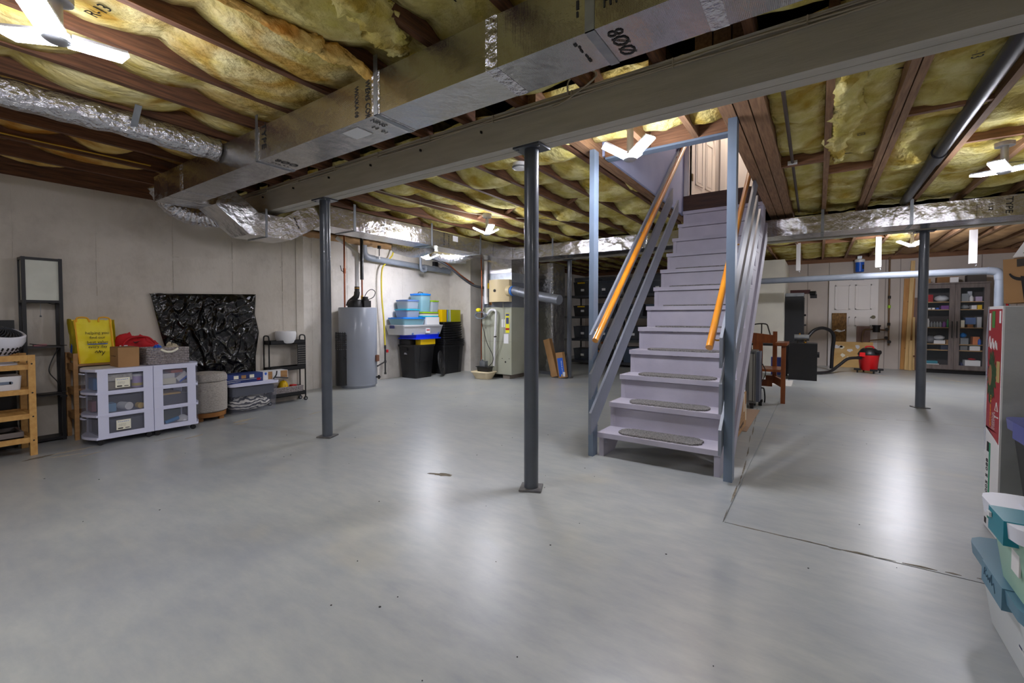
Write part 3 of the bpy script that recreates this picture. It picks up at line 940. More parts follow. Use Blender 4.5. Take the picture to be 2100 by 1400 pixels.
for x0, x1 in ((SX0 + .005, SX0 + .043), (SX1 - .043, SX1 - .003)):
    pts = [(ty(1) + .025, 0.0), (ty(1) + .025, tz(1) - .038)]
    for n in range(1, NT):
        pts += [(ty(n + 1) + .022, tz(n) - .038), (ty(n + 1) + .022, tz(n + 1) - .038)]
    pts += [(ty(NT) + .26, tz(NT) - .038), (ty(NT) + .26, tz(NT) - .28), (ty(1) + .26, 0.0)]
    build('stringer', MB().prism(pts, 'x', x0, x1), m_stair, stair, bevel=.002, seg=1)
# outer skirt on the right side of the flight
sk = [(ty(1) + .30, 0.0), (ty(1) + .48, 0.0), (ty(NT) + .26, tz(NT) - .42), (ty(NT) + .26, tz(NT) - .20)]
build('stringer_cleat', MB().prism(sk, 'x', SX1 - .003, SX1 + .02), m_stair, stair, bevel=.002, seg=1)
build('top_riser', MB().box(-1.45, -.535, 6.02, 6.055, tz(NT), 2.648), m_sill, stair)
def guard(x0, x1, px0, px1, side):
    build('newel_post', MB().box(px0, px1, 3.245, 3.33, 0.0, 2.40), m_rail, stair, bevel=.004)
    for k, (zt, ye) in enumerate(((.965, 5.80), (.662, 5.44), (.358, 5.70))):
        y0 = 3.165
        sl = RISE / RUN
        h = .178
        yb = y0 + max(0, (h - zt + .02)) / sl
        if side > 0: ye = ye - .35
        pts = [(y0, zt), (y0, max(zt - h - .02, .19)), (y0 + .10, max(zt - h + .10 * sl - .02, .20)), (ye, zt - h + (ye - y0) * sl), (ye, zt + (ye - y0) * sl)]
        build('guard_board', MB().prism(pts, 'x', x0, x1), m_railbd, stair, bevel=.003, seg=1)
guard(-1.447, -1.428, -1.487, -1.447, -1)
guard(-.527, -.508, -.506, -.452, 1)
def handrail(x, y0, z0, y1, xw, label):
    sl = RISE / RUN
    z1 = z0 + (y1 - y0) * sl
    h = build('handrail', MB().cyl((x, y0, z0), (x, y1, z1), .0235, n=24), m_hand, stair)
    h['label'] = label
    for f in (.05, .42, .86):
        y = y0 + (y1 - y0) * f; z = z0 + (z1 - z0) * f
        build('rail_bracket', MB().tube(smooth_path([(x, y, z - .02), (x, y, z - .05), ((x + xw) / 2, y, z - .06), (xw, y, z - .05)], 4), .006, 8), m_brass, h)
handrail(-1.365, 3.09, .925, 6.0, -1.43, 'orange varnished round handrail')
handrail(-.585, 3.15, .90, 5.55, -.525, 'orange varnished round handrail')
build('rail_end_block', MB().box(-1.445, -1.40, 5.75, 5.80, 3.10, 3.30), m_hand, stair)
# worn dark scuffs stay on the risers: thin cracks where risers meet treads are real gaps
for n in range(1, 9):
    mb = MB()
    rnd = random.Random(n)
    x0, x1, y0, y1, r = -1.285, -.665, ty(n) + .02, ty(n) + .215, .085
    pts = []
    for cx, cy, s in ((x1 - r, y0 + r, -90), (x1 - r, y1 - r, 0), (x0 + r, y1 - r, 90), (x0 + r, y0 + r, 180)):
        for k in range(9):
            a = math.radians(s + 11.25 * k)
            rr = r * (1 + rnd.uniform(-.06, .06))
            pts.append((cx + rr * math.cos(a), cy + rr * math.sin(a)))
    # ragged long front edge
    lo = [(x0 + r + (x1 - x0 - 2 * r) * k / 30, y0 + rnd.uniform(-.005, .006)) for k in range(1, 30)]
    pts = pts + lo
    mb.prism(pts, 'z', tz(n) + .0005, tz(n) + .013)
    o = build('stair_mat', mb, m_mat, loc=(-.975, ty(n) + .11, tz(n)), bevel=.003, seg=1)
    words = ['first', 'second', 'third', 'fourth', 'fifth', 'sixth', 'seventh', 'eighth']
    tag(o, 'grey oval carpet mat on the %s stair tread up from the floor' % words[n - 1], 'mat', 'stair tread mats')

# ================================================================== STAIRWELL AND HALL ABOVE
ZC = 4.75
struct('wall_stairwell_left', MB().box(-1.474, -1.452, 3.46, 6.06, 2.412, ZC), m_cap)
struct('wall_stairwell_right', MB().box(-.536, -.50, 3.46, 6.06, 2.64, ZC), m_cap)
struct('wall_stairwell_front', MB().box(-1.50, -.50, 3.44, 3.458, 2.64, ZC), m_cap)
we = MB()
we.box(-1.50, -1.385, 6.062, 6.16, 2.64, ZC); we.box(-.60, -.50, 6.062, 6.16, 2.64, ZC); we.box(-1.385, -.60, 6.062, 6.16, 4.70, ZC)
struct('wall_stairwell_rear', we, m_hall)
struct('ceiling_stairwell', MB().box(-1.6, -.3, 3.40, 7.4, ZC, ZC + .03), m_hall)
hw = MB(); hw.box(-2.0, -1.95, 6.17, 7.4, 2.662, ZC); hw.box(-.15, -.10, 6.17, 7.4, 2.662, ZC); hw.box(-2.0, -.10, 7.12, 7.18, 2.662, ZC)
struct('wall_hall', hw, m_hall)
struct('floor_hall', MB().box(-2.0, -.10, 6.165, 7.12, 2.661, 2.67), m_sill)
struct('ceiling_hall', MB().box(-2.0, -.10, 6.17, 7.18, ZC - .04, ZC - .01), m_hall)
dr = thing('door_1', 'open white panelled door leaf at the head of the stairs', None, (-1.36, 6.06, 2.65)); dr['kind'] = 'structure'
for x0, x1 in ((-1.448, -1.405), (-1.405, -1.385)):
    build('door_frame', MB().box(x0, x1, 6.028 if x0 < -1.42 else 6.04, 6.17, 2.65, 4.69), m_doorw, dr, bevel=.004)
build('door_frame', MB().box(-.60, -.545, 6.03, 6.17, 2.65, 4.69), m_doorw, dr, bevel=.004)
build('door_frame', MB().box(-1.44, -.55, 6.03, 6.17, 4.62, 4.69), m_doorw, dr, bevel=.004)
build('threshold', MB().box(-1.385, -.60, 6.056, 6.17, 2.648, 2.664), m_sill, dr)
d = Vector((.203, .979, 0)); s = Vector((.979, -.203, 0))
M = Matrix((d, s, Vector((0, 0, 1)))).transposed().to_4x4(); M.translation = Vector((-1.382, 6.17, 2.675))
leaf = build('door_leaf', MB().box(0, .74, -.035, 0, 0, 1.98, M), m_doorw, dr, bevel=.003)
def panels(par, M, w, rows, y, dy):
    for (z0, z1) in rows:
        for (a, b) in ((.10, w / 2 - .04), (w / 2 + .04, w - .10)):
            mb = MB()
            f = .022
            mb.box(a, b, y, y + dy, z0, z0 + f, M).box(a, b, y, y + dy, z1 - f, z1, M).box(a, a + f, y, y + dy, z0, z1, M).box(b - f, b, y, y + dy, z0, z1, M)
            mb.box(a + .045, b - .045, y, y + dy * .8, z0 + .045, z1 - .045, M)
            build('door_panel', mb, m_doorw, par, bevel=.004, seg=1)
panels(leaf, M, .74, ((.17, .80), (.96, 1.55), (1.66, 1.86)), 0, .010)
build('door_hinge', MB().box(-.004, .03, -.006, .006, .20, .29, M), mat('aged_brass', (112, 96, 64), .4, .8), leaf)
k = M @ Vector((.68, .0, .93)); k2 = M @ Vector((.68, .055, .93))
build('door_knob', MB().cyl(k, k.lerp(k2, .25), .028, n=18).cyl(k.lerp(k2, .2), k.lerp(k2, .7), .010, n=12).cyl(k.lerp(k2, .6), k2, .018, .028, n=18).cyl(k2, k.lerp(k2, 1.25), .028, .016, n=18), m_brass, leaf)
d2 = thing('door_2', 'closed white panelled door across the small hall', None, (-.8, 7.1, 2.67)); d2['kind'] = 'structure'
M2 = Matrix(((1, 0, 0, -1.13), (0, -1, 0, 7.10), (0, 0, 1, 2.675), (0, 0, 0, 1)))
lf2 = build('door_leaf', MB().box(0, .76, -.01, .025, 0, 1.98, M2), m_doorw, d2, bevel=.003)
panels(lf2, M2, .76, ((.17, .80), (.96, 1.55), (1.66, 1.86)), .025, .010)
build('door_frame', MB().box(-.065, 0, -.01, .035, 0, 2.02, M2).box(.76, .825, -.01, .035, 0, 2.02, M2), m_doorw, d2, bevel=.004)
hl = thing('hall_lamp', 'round glass ceiling lamp in the hall beyond the open door', 'lamp', (-.95, 6.65, ZC - .04))
build('lamp_base', MB().cyl((-.95, 6.65, ZC - .07), (-.95, 6.65, ZC - .04), .14, n=24), m_white, hl)
build('glass_shade', MB().lathe((-.95, 6.65, ZC - .16), [(.02, 0), (.08, .015), (.12, .05), (.13, .09)], 24), mat('warm_glow', (255, 240, 220), .4, emit=((255, 236, 220), 190)), hl)
# ================================================================== LEFT WALL CLUSTER
m_bamboo = mat('bamboo', (206, 160, 92), 0.5, c2=(190, 142, 76), nscale=4, stretch=(1, 8, 8), bump=.08, bscale=20)
m_pine = mat('pine_shelf', (176, 134, 84), 0.6, c2=(156, 114, 68), nscale=4, stretch=(8, 1, 8), bump=.1, bscale=20)
m_blackwood = mat('black_wood', (24, 23, 25), 0.45)
m_darkshelf = mat('dark_shelf_board', (52, 48, 48), 0.5)
m_paper = mat('paper_shade', (216, 218, 206), 0.8, c2=(206, 208, 196), nscale=8)
m_whiteglo = mat('gloss_white', (226, 226, 234), 0.22, coat=.4)
m_card = mat('cardboard', (168, 128, 84), 0.8, c2=(156, 118, 76), nscale=5, bump=.06, bscale=40)
m_cardd = mat('dark_cardboard', (140, 104, 68), 0.8, c2=(128, 94, 60), nscale=5)
m_frame = mat('white_drawer_frame', (214, 216, 238), 0.42)
m_clear = mat('clear_plastic', (206, 210, 226), 0.18, alpha=0.28, spec=.6)
m_clear2 = mat('smoky_plastic', (150, 152, 166), 0.2, alpha=0.20, spec=.6)
m_yellow = mat('yellow_bag', (240, 222, 20), 0.42, c2=(232, 206, 8), nscale=5, bump=.35, bscale=13, bdist=.015)
m_orange = mat('orange_binding', (232, 168, 20), 0.6)
m_red = mat('red_fabric', (196, 16, 30), 0.75, c2=(160, 8, 22), nscale=8, bump=.4, bscale=12)
m_blue = mat('print_blue', (40, 96, 200), 0.5)
m_cream = mat('cream_label', (238, 234, 214), 0.6)
m_wick = mat('grey_wicker', (170, 162, 160), 0.8, c2=(112, 104, 104), nscale=70, bump=.6, bscale=60)
m_linen = mat('grey_linen', (188, 182, 174), 0.95, c2=(148, 142, 136), nscale=60, stretch=(1, 1, 4), bump=.4, bscale=150)
m_wood = mat('honey_wood', (160, 108, 50), 0.5, c2=(140, 90, 40), nscale=5)
m_bag = mat('black_polythene', (8, 8, 9), 0.14, bump=0.5, bscale=10, bdist=.05, spec=.6)
m_tray = mat('grey_tray', (116, 108, 104), .5)
m_purple = mat('lilac_label', (190, 170, 214), .5)
m_darkbin = mat('charcoal_bin', (70, 72, 84), .5)

# ---- bamboo shelf cart
bc = thing('bamboo_shelf', 'bamboo shelf unit with slatted shelves holding the white fan, cut by the left frame edge', 'shelf', (-5.32, .5, 0))
for x in (-5.178, -5.52):
    for y in (.22, .745):
        build('leg', MB().box(x, x + .038, y, y + .04, 0, .80), m_bamboo, bc, bevel=.003)
for x in (-5.172, -5.514):
    build('rail', MB().box(x, x + .026, .26, .745, .755, .80), m_bamboo, bc, bevel=.002)
for z in (.685, .49, .295, .105):
    for x in (-5.172, -5.514):
        build('rail', MB().box(x, x + .026, .26, .745, z, z + .04), m_bamboo, bc, bevel=.002)
    build('rail', MB().box(-5.50, -5.18, .75, .775, z, z + .035), m_bamboo, bc, bevel=.002)
    for k in range(9):
        x = -5.486 + k * .035
        build('slat', MB().box(x, x + .024, .235, .765, z + .022, z + .032), m_bamboo, bc)
for y in (.765,):
    for z in (.73, .50, .31, .12):
        build('screw', MB().cyl((-5.1405, y, z), (-5.1385, y, z), .006, n=8), m_rod, bc)
# fan
fan = thing('desk_fan', 'white round air circulator fan with dark spiral grille tilted up on the bamboo shelf', 'fan', (-5.30, .58, .722))
C0 = Vector((-5.30, .60, .945))
ax = Vector((.27, .14, .92)).normalized()
a1 = ax.cross(Vector((0, 0, 1))).normalized(); a2 = ax.cross(a1)
def disc(mb, prof, n=36):
    rings = []
    for r, t in prof:
        rings.append([mb.bm.verts.new(C0 + ax * t + a1 * (r * math.cos(2 * PI * k / n)) + a2 * (r * math.sin(2 * PI * k / n))) for k in range(n)])
    for a, b in zip(rings, rings[1:]):
        for k in range(n):
            mb.bm.faces.new((a[k], a[(k + 1) % n], b[(k + 1) % n], b[k]))
    mb.bm.faces.new(rings[0]); mb.bm.faces.new(rings[-1])
    return mb
build('housing', disc(MB(), [(.05, -.15), (.10, -.13), (.145, -.08), (.165, -.01), (.160, .035), (.148, .045), (.138, .03), (.13, .0)]), m_whiteglo, fan)
gm = MB()
for k in range(30):
    t0 = 2 * PI * k / 30
    pts = []
    for j in range(7):
        r = .028 + .108 * j / 6
        t = t0 + .9 * (1 - j / 6)
        pts.append(C0 + ax * (.036 + .045 * (1 - (r / .14) ** 2)) + a1 * (r * math.cos(t)) + a2 * (r * math.sin(t)))
    gm.tube(pts, .0032, 5)
m_grille = mat('dark_grille', (58, 60, 66), .4)
g = build('grille', gm, m_grille, fan); g['kind'] = 'stuff'
build('grille_back', disc(MB(), [(.135, .005), (.135, .022), (.09, .050), (.03, .066)]), m_black, fan)
build('grille_hub', disc(MB(), [(.032, .06), (.032, .084), (.02, .088)]), m_grille, fan)
vm = MB()
for k in range(13):
    t = math.radians(-62 + k * 11)
    for j in range(2):
        p0 = C0 + ax * (-.10 + .035 * j) + (a1 * math.cos(t + 1.2) + a2 * math.sin(t + 1.2)) * (.134 + .018 * j)
        p1 = C0 + ax * (-.075 + .035 * j) + (a1 * math.cos(t + 1.2) + a2 * math.sin(t + 1.2)) * (.148 + .014 * j)
        vm.bar(p0, p1, .010, .006, (1, 0, 0))
build('vent_slots', vm, m_ink, fan)
build('foot', MB().lathe((-5.30, .60, .722), [(.11, 0), (.11, .012), (.06, .03), (.045, .10)], 28), m_whiteglo, fan)
fb = build('paper_stack', MB().box(-5.46, -5.19, .30, .71, .7175, .721), m_paper, loc=(-5.3, .5, .717)); tag(fb, 'loose white papers lying under the fan on the bamboo shelf', 'paper')
wb = thing('storage_box', 'white plastic storage box with slot handle on the second bamboo shelf', 'box', (-5.3, .55, .524))
build('body', MB().frustum(-5.45, -5.20, .30, .72, .524, .635, .008, r=.02), m_white, wb, bevel=.003)
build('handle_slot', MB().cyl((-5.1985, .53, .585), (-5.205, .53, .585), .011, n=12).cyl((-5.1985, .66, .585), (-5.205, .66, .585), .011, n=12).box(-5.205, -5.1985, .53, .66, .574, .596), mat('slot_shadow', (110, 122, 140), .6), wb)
bk = build('storage_bin', MB().box(-5.73, -5.56, .20, .735, 0, 1.075), m_black, loc=(-5.65, .5, 0), bevel=.01); tag(bk, 'tall black fabric bin standing behind the bamboo shelf and white fan', 'bin')
tr = thing('tray', 'grey wooden tray with dark inside on the lowest bamboo shelf', 'tray', (-5.33, .5, .137))
build('tray_base', MB().box(-5.48, -5.20, .30, .72, .1375, .15), m_tray, tr)
for b in ((-5.215, -5.20, .30, .72), (-5.48, -5.465, .30, .72), (-5.465, -5.215, .705, .72), (-5.465, -5.215, .30, .315)):
    build('tray_side', MB().box(*b, .1375, .19), m_tray, tr)
build('tray_liner', MB().box(-5.465, -5.215, .315, .705, .1505, .16), m_ink, tr)

# ---- shelf floor lamp
sl = thing('shelf_lamp', 'tall black shelf floor lamp with a square pale paper shade', 'lamp', (-5.655, .91, 0))
LX0, LX1, LY0, LY1 = -5.738, -5.575, .785, 1.035
for x in (LX0, LX1 - .024):
    for y in (LY0, LY1 - .024):
        build('post', MB().box(x, x + .024, y, y + .024, 0, 1.617), m_blackwood, sl, bevel=.002)
for z0, z1 in ((.012, .035), (.405, .42), (.83, .845)):
    build('shelf', MB().box(LX0 + .001, LX1 - .001, LY0 + .001, LY1 - .001, z0, z1), m_darkshelf if z0 > .1 else m_blackwood, sl)
for z in (1.225, 1.593):
    for b in ((LX0 + .024, LX1 - .024, LY0, LY0 + .02), (LX0 + .024, LX1 - .024, LY1 - .02, LY1), (LX0, LX0 + .02, LY0 + .024, LY1 - .024), (LX1 - .02, LX1, LY0 + .024, LY1 - .024)):
        build('rail', MB().box(*b, z, z + .022), m_blackwood, sl)
for b in ((LX1 - .014, LX1 - .011, LY0 + .022, LY1 - .022), (LX0 + .011, LX0 + .014, LY0 + .022, LY1 - .022), (LX0 + .022, LX1 - .022, LY0 + .011, LY0 + .014), (LX0 + .022, LX1 - .022, LY1 - .014, LY1 - .011)):
    build('paper_shade', MB().box(*b, 1.245, 1.595), m_paper, sl)
build('pull_chain', MB().tube([(-5.62, .90, 1.235), (-5.62, .90, 1.12)], .0018, 5).lathe((-5.62, .90, 1.10), [(.003, 0), (.008, .008), (.003, .018)], 8), m_steel, sl)
build('cord', MB().tube(smooth_path([(-5.62, .92, 1.235), (-5.60, .97, 1.215), (-5.60, 1.02, 1.22)], 5), .0025, 5), m_black, sl)
build('cord', MB().tube(smooth_path([(-5.60, 1.02, .86), (-5.62, .97, .74), (-5.61, .94, .62), (-5.60, .99, .52), (-5.60, 1.015, .43)], 6), .004, 6), m_black, sl)
build('cord', MB().tube(smooth_path([(-5.57, .80, .44), (-5.56, .88, .425), (-5.565, .98, .424), (-5.565, 1.045, .435)], 6), .004, 6), m_black, sl)
build('cord', MB().tube(smooth_path([(-5.57, .82, .87), (-5.565, .9, .855), (-5.565, 1.05, .848)], 6), .004, 6), m_black, sl)
build('cord_tie', MB().box(-5.585, -5.568, 1.0, 1.045, .385, .40), m_black, sl)
pk = build('candy_packet', MB().box(-5.66, -5.60, .85, .93, .8455, .862), mat('pink_wrap', (220, 150, 160), .35), loc=(-5.63, .9, .8455), bevel=.006); tag(pk, 'small pink wrapped packet on the upper shelf of the black lamp', 'packet')

# ---- wooden shelf behind the drawer carts, with the bags
ws = thing('wooden_shelf', 'low brown wooden shelf against the wall behind the white drawer carts', 'shelf', (-5.58, 1.4, 0))
for x in (-5.735, -5.475):
    for y in (1.065, 1.71):
        build('leg', MB().box(x, x + .03, y, y + .03, 0, .775 if y < 1.2 else .68), m_pine, ws, bevel=.002)
for z in (.22, .44, .66):
    build('shelf_board', MB().box(-5.73, -5.45, 1.07, 1.74, z, z + .018), m_pine, ws)
    build('side_rail', MB().box(-5.705, -5.475, 1.072, 1.088, z - .04, z), m_pine, ws)
build('side_rail', MB().box(-5.705, -5.475, 1.072, 1.088, .735, .77), m_pine, ws)
sn = build('soap_bar', MB().lathe((-5.60, 1.12, .6785), [(.03, 0), (.036, .012), (.03, .03)], 14), m_cream, loc=(-5.6, 1.12, .6785)); tag(sn, 'small pale round tin on the end of the brown wooden shelf', 'tin')
yb = thing('shopping_bag', 'yellow reusable shopping bag with black slogan standing on the wooden shelf', 'bag', (-5.57, 1.24, .679))
bx0, bx1, by0, by1, bz0, bz1 = -5.69, -5.47, 1.105, 1.365, .679, 1.075
def bagf(face):
    def f(u, v):
        z = bz0 + (bz1 - bz0) * v
        w = .010 * noise.noise(Vector((u * 3, v * 4, face))) + .008 * noise.noise(Vector((u * 9, v * 9, face + 5)))
        lean = -.025 * v
        if face == 0: return (bx1 + lean + w, by0 + lean * .9 + (by1 - by0 - lean * 0) * u, z + .012 * math.sin(u * 7) * v)
        if face == 1: return (bx0 + (bx1 - bx0) * u + lean, by0 + lean * .9 + w - .02 * math.sin(PI * u) * 0, z + .01 * math.sin(u * 5) * v)
        if face == 2: return (bx0 + w, by0 + lean * .9 + (by1 - by0) * u, z)
        return (bx0 + (bx1 - bx0) * u + lean, by1 + w, z)
    return f
for f in range(4):
    build('side_panel', MB().grid(bagf(f), 12, 14), m_yellow, yb, smooth=180)
build('bag_base', MB().box(bx0, bx1, by0, by1, bz0, bz0 + .006), m_yellow, yb)
for y in (by0 + .005, by1 - .012):
    build('edge_binding', MB().bar((bx1 + .004, y, bz0), (bx1 - .020, y - .022, bz1), .010, .012, (1, 0, 0)), m_orange, yb)
for yy in (1.15, 1.30):
    build('carry_handle', MB().tube(smooth_path([(bx1 - .02, yy - .05, bz1 - .02), (bx1 - .03, yy - .04, bz1 + .018), (bx1 - .03, yy + .02, bz1 + .018), (bx1 - .02, yy + .04, bz1 - .02)], 5), .007, 6), m_orange, yb)
tu = (-.06, 0, 1)
for i, (s, sz) in enumerate((('helping you', .036), ('find our', .034), ('best value', .037), ('every day', .034))):
    text('slogan', s, (bx1 + .004 - .002 * (4 - i) + .008, 1.235, .955 - .042 * i), (0, 1, 0), tu, sz, m_ink, yb)
build('underline', MB().box(bx1 + .006, bx1 + .008, 1.165, 1.305, .850, .857), m_blue, yb)
build('signature_mark', MB().tube(smooth_path([(bx1 + .006, 1.215, .775), (bx1 + .006, 1.228, .79), (bx1 + .006, 1.235, .772), (bx1 + .006, 1.248, .794), (bx1 + .006, 1.25, .772), (bx1 + .006, 1.262, .788), (bx1 + .006, 1.27, .765), (bx1 + .006, 1.262, .745), (bx1 + .006, 1.285, .785)], 5), .0022, 5), m_ink, yb)
build('side_print', MB().prism([(-5.63, .78), (-5.58, .77), (-5.56, .84), (-5.60, .86)], 'y', by0 - .022, by0 - .020), m_blue, yb)
rb = thing('fabric_bag', 'crumpled red fabric bag slumped on the shelf behind the wicker basket', 'bag', (-5.58, 1.55, .679))
def redf(u, v):
    t = 2 * PI * u
    r = math.sin(PI * min(max(v, .03), .97)) ** .6
    n = fbm((math.cos(t), math.sin(t), v * 2), 1.6, 3)
    return (-5.59 + (.085 + .03 * n) * math.cos(t) * r, 1.545 + (.175 + .045 * n) * math.sin(t) * r, .681 + .235 * v * (1 + .12 * n) + .02 * abs(n))
build('bag_body', MB().grid(redf, 40, 16), m_red, rb, smooth=70)
build('bag_strap', MB().tube(smooth_path([(-5.50, 1.40, .74), (-5.49, 1.43, .85), (-5.50, 1.50, .905), (-5.51, 1.62, .90), (-5.51, 1.68, .84)], 6), .009, 6), m_red, rb)
build('white_print', MB().box(-5.500, -5.497, 1.40, 1.46, .80, .83), m_white, rb)
build('check_mark', MB().prism([(1.50, .865), (1.515, .845), (1.56, .87), (1.518, .857), (1.508, .862)], 'x', -5.500, -5.494), m_ink, rb)

# ---- drawer carts
def drawer_cart(name, label, y0, y1, bow):
    x0, x1 = -5.385, -5.03
    t = thing(name, label, 'drawers', ((x0 + x1) / 2, (y0 + y1) / 2, 0), 'drawer carts')
    zs = [.052, .245, .438, .632]
    sg = -1 if bow < 0 else 1
    yb_ = y0 if bow < 0 else y1
    def bowpts(off, inset=0.0):
        pts = []
        for k in range(9):
            u = k / 8
            x = x0 + inset + (x1 - x0 - 2 * inset) * u
            pts.append((x, yb_ + sg * (off + .055 * math.sin(PI * u))))
        return pts
    inner0, inner1 = (y0 + .012, y1) if bow < 0 else (y0, y1 - .012)
    # top and level plates with the bowed lip
    for z, h in ((.632, .022), (.438, .018), (.245, .018), (.052, .02)):
        bp_ = bowpts(0)
        bp_[0] = (x0 - .002, bp_[0][1]); bp_[-1] = (x1 + .003, bp_[-1][1])
        pts = [(x0 - .002, inner1 if bow < 0 else inner0)] + bp_ + [(x1 + .003, inner1 if bow < 0 else inner0)]
        build('shelf_plate', MB().prism(pts, 'z', z, z + h), m_frame, t, bevel=.003, seg=1)
    ya, yc_ = inner0, inner1
    w = .07
    for x in (x0, x1 - .012):
        for a, b in ((ya, ya + w), (yc_ - w, yc_)):
            build('frame_upright', MB().box(x, x + .012, a, b, .072, .632), m_frame, t)
        for z in (.245, .438):
            build('frame_rail', MB().box(x + .001, x + .0125, ya + w, yc_ - w, z - .008, z + .026), m_frame, t)
        build('frame_rail', MB().box(x, x + .013, ya + w, yc_ - w, .072, .095), m_frame, t)
        build('frame_rail', MB().box(x, x + .013, ya + w, yc_ - w, .612, .632), m_frame, t)
    back = yc_ if bow < 0 else ya
    build('back_panel', MB().box(x0 + .012, x1 - .012, back - .004 if bow < 0 else back, back if bow < 0 else back + .004, .072, .632), m_frame, t)
    for i in range(3):
        za, zb = zs[i] + .024, zs[i + 1] - .012
        dr_ = build('drawer', MB().box(x1 - .020, x1 - .017, ya + .01, yc_ - .01, za, zb).box(x0 + .017, x0 + .020, ya + .01, yc_ - .01, za, zb).box(x0 + .02, x1 - .02, ya + .01, yc_ - .01, za, za + .003), m_clear2, t)
        pts = bowpts(-.002, .004) + list(reversed(bowpts(-.006, .004)))
        build('drawer_front', MB().prism(pts, 'z', za, zb), m_clear2, dr_)
        lp = bowpts(.010, .06)[2:7] + list(reversed(bowpts(-.004, .06)[2:7]))
        build('pull_lip', MB().prism(lp, 'z', zb - .012, zb - .004), m_frame, dr_)
    for x in (x0 + .03, x1 - .035):
        for y in (y0 + .03, y1 - .03):
            cst = build('caster', MB().cyl((x - .012, y, .022), (x + .012, y, .022), .022, n=14), m_black, t)
            build('caster_stem', MB().cyl((x, y, .03), (x, y, .055), .009, n=8), m_black, cst)
    return t
drawer_cart('drawer_cart', 'white three drawer plastic cart with a bowed clear front, under the cardboard box', 1.115, 1.512, -1)
drawer_cart('drawer_cart', 'white three drawer plastic cart under the grey wicker basket', 1.517, 1.865, 1)
# drawer contents
def item(name, label, cat, mb, m, bevel=.003, **k):
    o = build(name, mb, m, bevel=bevel, loc=k.pop('loc'), **k)
    return tag(o, label, cat)
def simple(name, label, cat, b, m, bevel=.004, rz=0, group=None):
    c = ((b[0] + b[1]) / 2, (b[2] + b[3]) / 2, b[4])
    mb = MB().box(*b)
    if rz: mb.rot(c, math.radians(rz))
    return tag(build(name, mb, m, bevel=bevel, loc=c), label, cat, group)
D1, D2, D3 = .081, .274, .467
w1 = simple('folded_blanket', 'white knitted blanket folded at the top of the upper drawer of the first cart', 'blanket', (-5.30, -5.06, 1.18, 1.37, D3 + .075, D3 + .135), mat('knit_white', (222, 218, 208), .9, c2=(190, 186, 176), nscale=60, bump=.8, bscale=70))
simple('folder_pile', 'beige folders lying below the white blanket in the first cart', 'folder', (-5.30, -5.07, 1.18, 1.36, D3, D3 + .07), mat('beige_card', (176, 164, 140), .7))
lb = thing('label_card', 'cream product label card in the upper drawer window of the first cart', 'label', (-5.036, 1.30, .50))
build('card', MB().box(-5.029, -5.0275, 1.245, 1.345, .485, .570), m_cream, lb)
scribble('card_print', (-5.0270, 1.295, .555), (0, 1, 0), (0, 0, 1), .08, .010, 1, m_blue, lb, 1)
scribble('card_print', (-5.0270, 1.285, .525), (0, 1, 0), (0, 0, 1), .05, .024, 3, m_tray, lb, 2, .3)
build('bar_code', MB().box(-5.0275, -5.0270, 1.255, 1.29, .492, .502).box(-5.0275, -5.0270, 1.305, 1.335, .494, .500), m_ink, lb)
lb = thing('label_card', 'cream product label card in the bottom drawer window of the first cart', 'label', (-5.036, 1.30, .12))
build('card', MB().box(-5.029, -5.0275, 1.245, 1.345, .115, .200), m_cream, lb)
scribble('card_print', (-5.0270, 1.295, .185), (0, 1, 0), (0, 0, 1), .08, .010, 1, m_blue, lb, 1)
scribble('card_print', (-5.0270, 1.285, .155), (0, 1, 0), (0, 0, 1), .05, .024, 3, m_tray, lb, 2, .3)
build('bar_code', MB().box(-5.0275, -5.0270, 1.255, 1.29, .122, .132).box(-5.0275, -5.0270, 1.305, 1.335, .124, .130), m_ink, lb)
pot = thing('supplement_tub', 'lilac and white tub in the upper drawer of the first cart', 'tub', (-5.10, 1.40, D3))
build('tub_body', MB().lathe((-5.10, 1.415, D3), [(.038, 0), (.04, .01), (.04, .09), (.036, .1)], 20), m_purple, pot)
build('tub_lid', MB().cyl((-5.10, 1.415, D3 + .1), (-5.10, 1.415, D3 + .118), .04, n=20), m_white, pot)
build('tub_band', MB().cyl((-5.10, 1.415, D3 + .015), (-5.10, 1.415, D3 + .04), .0407, n=20), mat('pale_yellow', (226, 206, 120), .5), pot)
simple('blue_box', 'small blue packet in the middle drawer of the first cart', 'packet', (-5.20, -5.08, 1.17, 1.26, D2, D2 + .07), mat('sky_blue', (110, 160, 200), .5))
item('rolled_towel', 'rolled white towel in the middle drawer of the first cart', 'towel', MB().cyl((-5.16, 1.31, D2 + .035), (-5.06, 1.345, D2 + .035), .034, n=16), m_white, loc=(-5.1, 1.32, D2), bevel=0)
item('tape_roll', 'yellow tape roll in the middle drawer of the first cart', 'tape', MB().cyl((-5.11, 1.42, D2 + .026), (-5.06, 1.43, D2 + .026), .026, n=18), mat('tape_yellow', (226, 190, 80), .5), loc=(-5.09, 1.42, D2), bevel=.003)
simple('fabric_pile', 'grey folded fabric behind the towel in the middle drawer of the first cart', 'fabric', (-5.34, -5.22, 1.16, 1.48, D2, D2 + .11), mat('mid_grey_cloth', (98, 96, 110), .9))
simple('charcoal_bin', 'charcoal bin filling the bottom drawer of the first cart', 'bin', (-5.33, -5.06, 1.15, 1.46, D1, D1 + .125), m_darkbin)
simple('blue_carton', 'blue carton seen through the bowed upper front of the first cart', 'carton', (-5.30, -5.16, 1.13, 1.17, D3, D3 + .10), mat('mid_blue', (70, 130, 190), .5))
simple('pink_carton', 'pink carton seen through the bowed middle front of the first cart', 'carton', (-5.32, -5.2, 1.125, 1.155, D2, D2 + .09), mat('dull_pink', (150, 100, 110), .5))
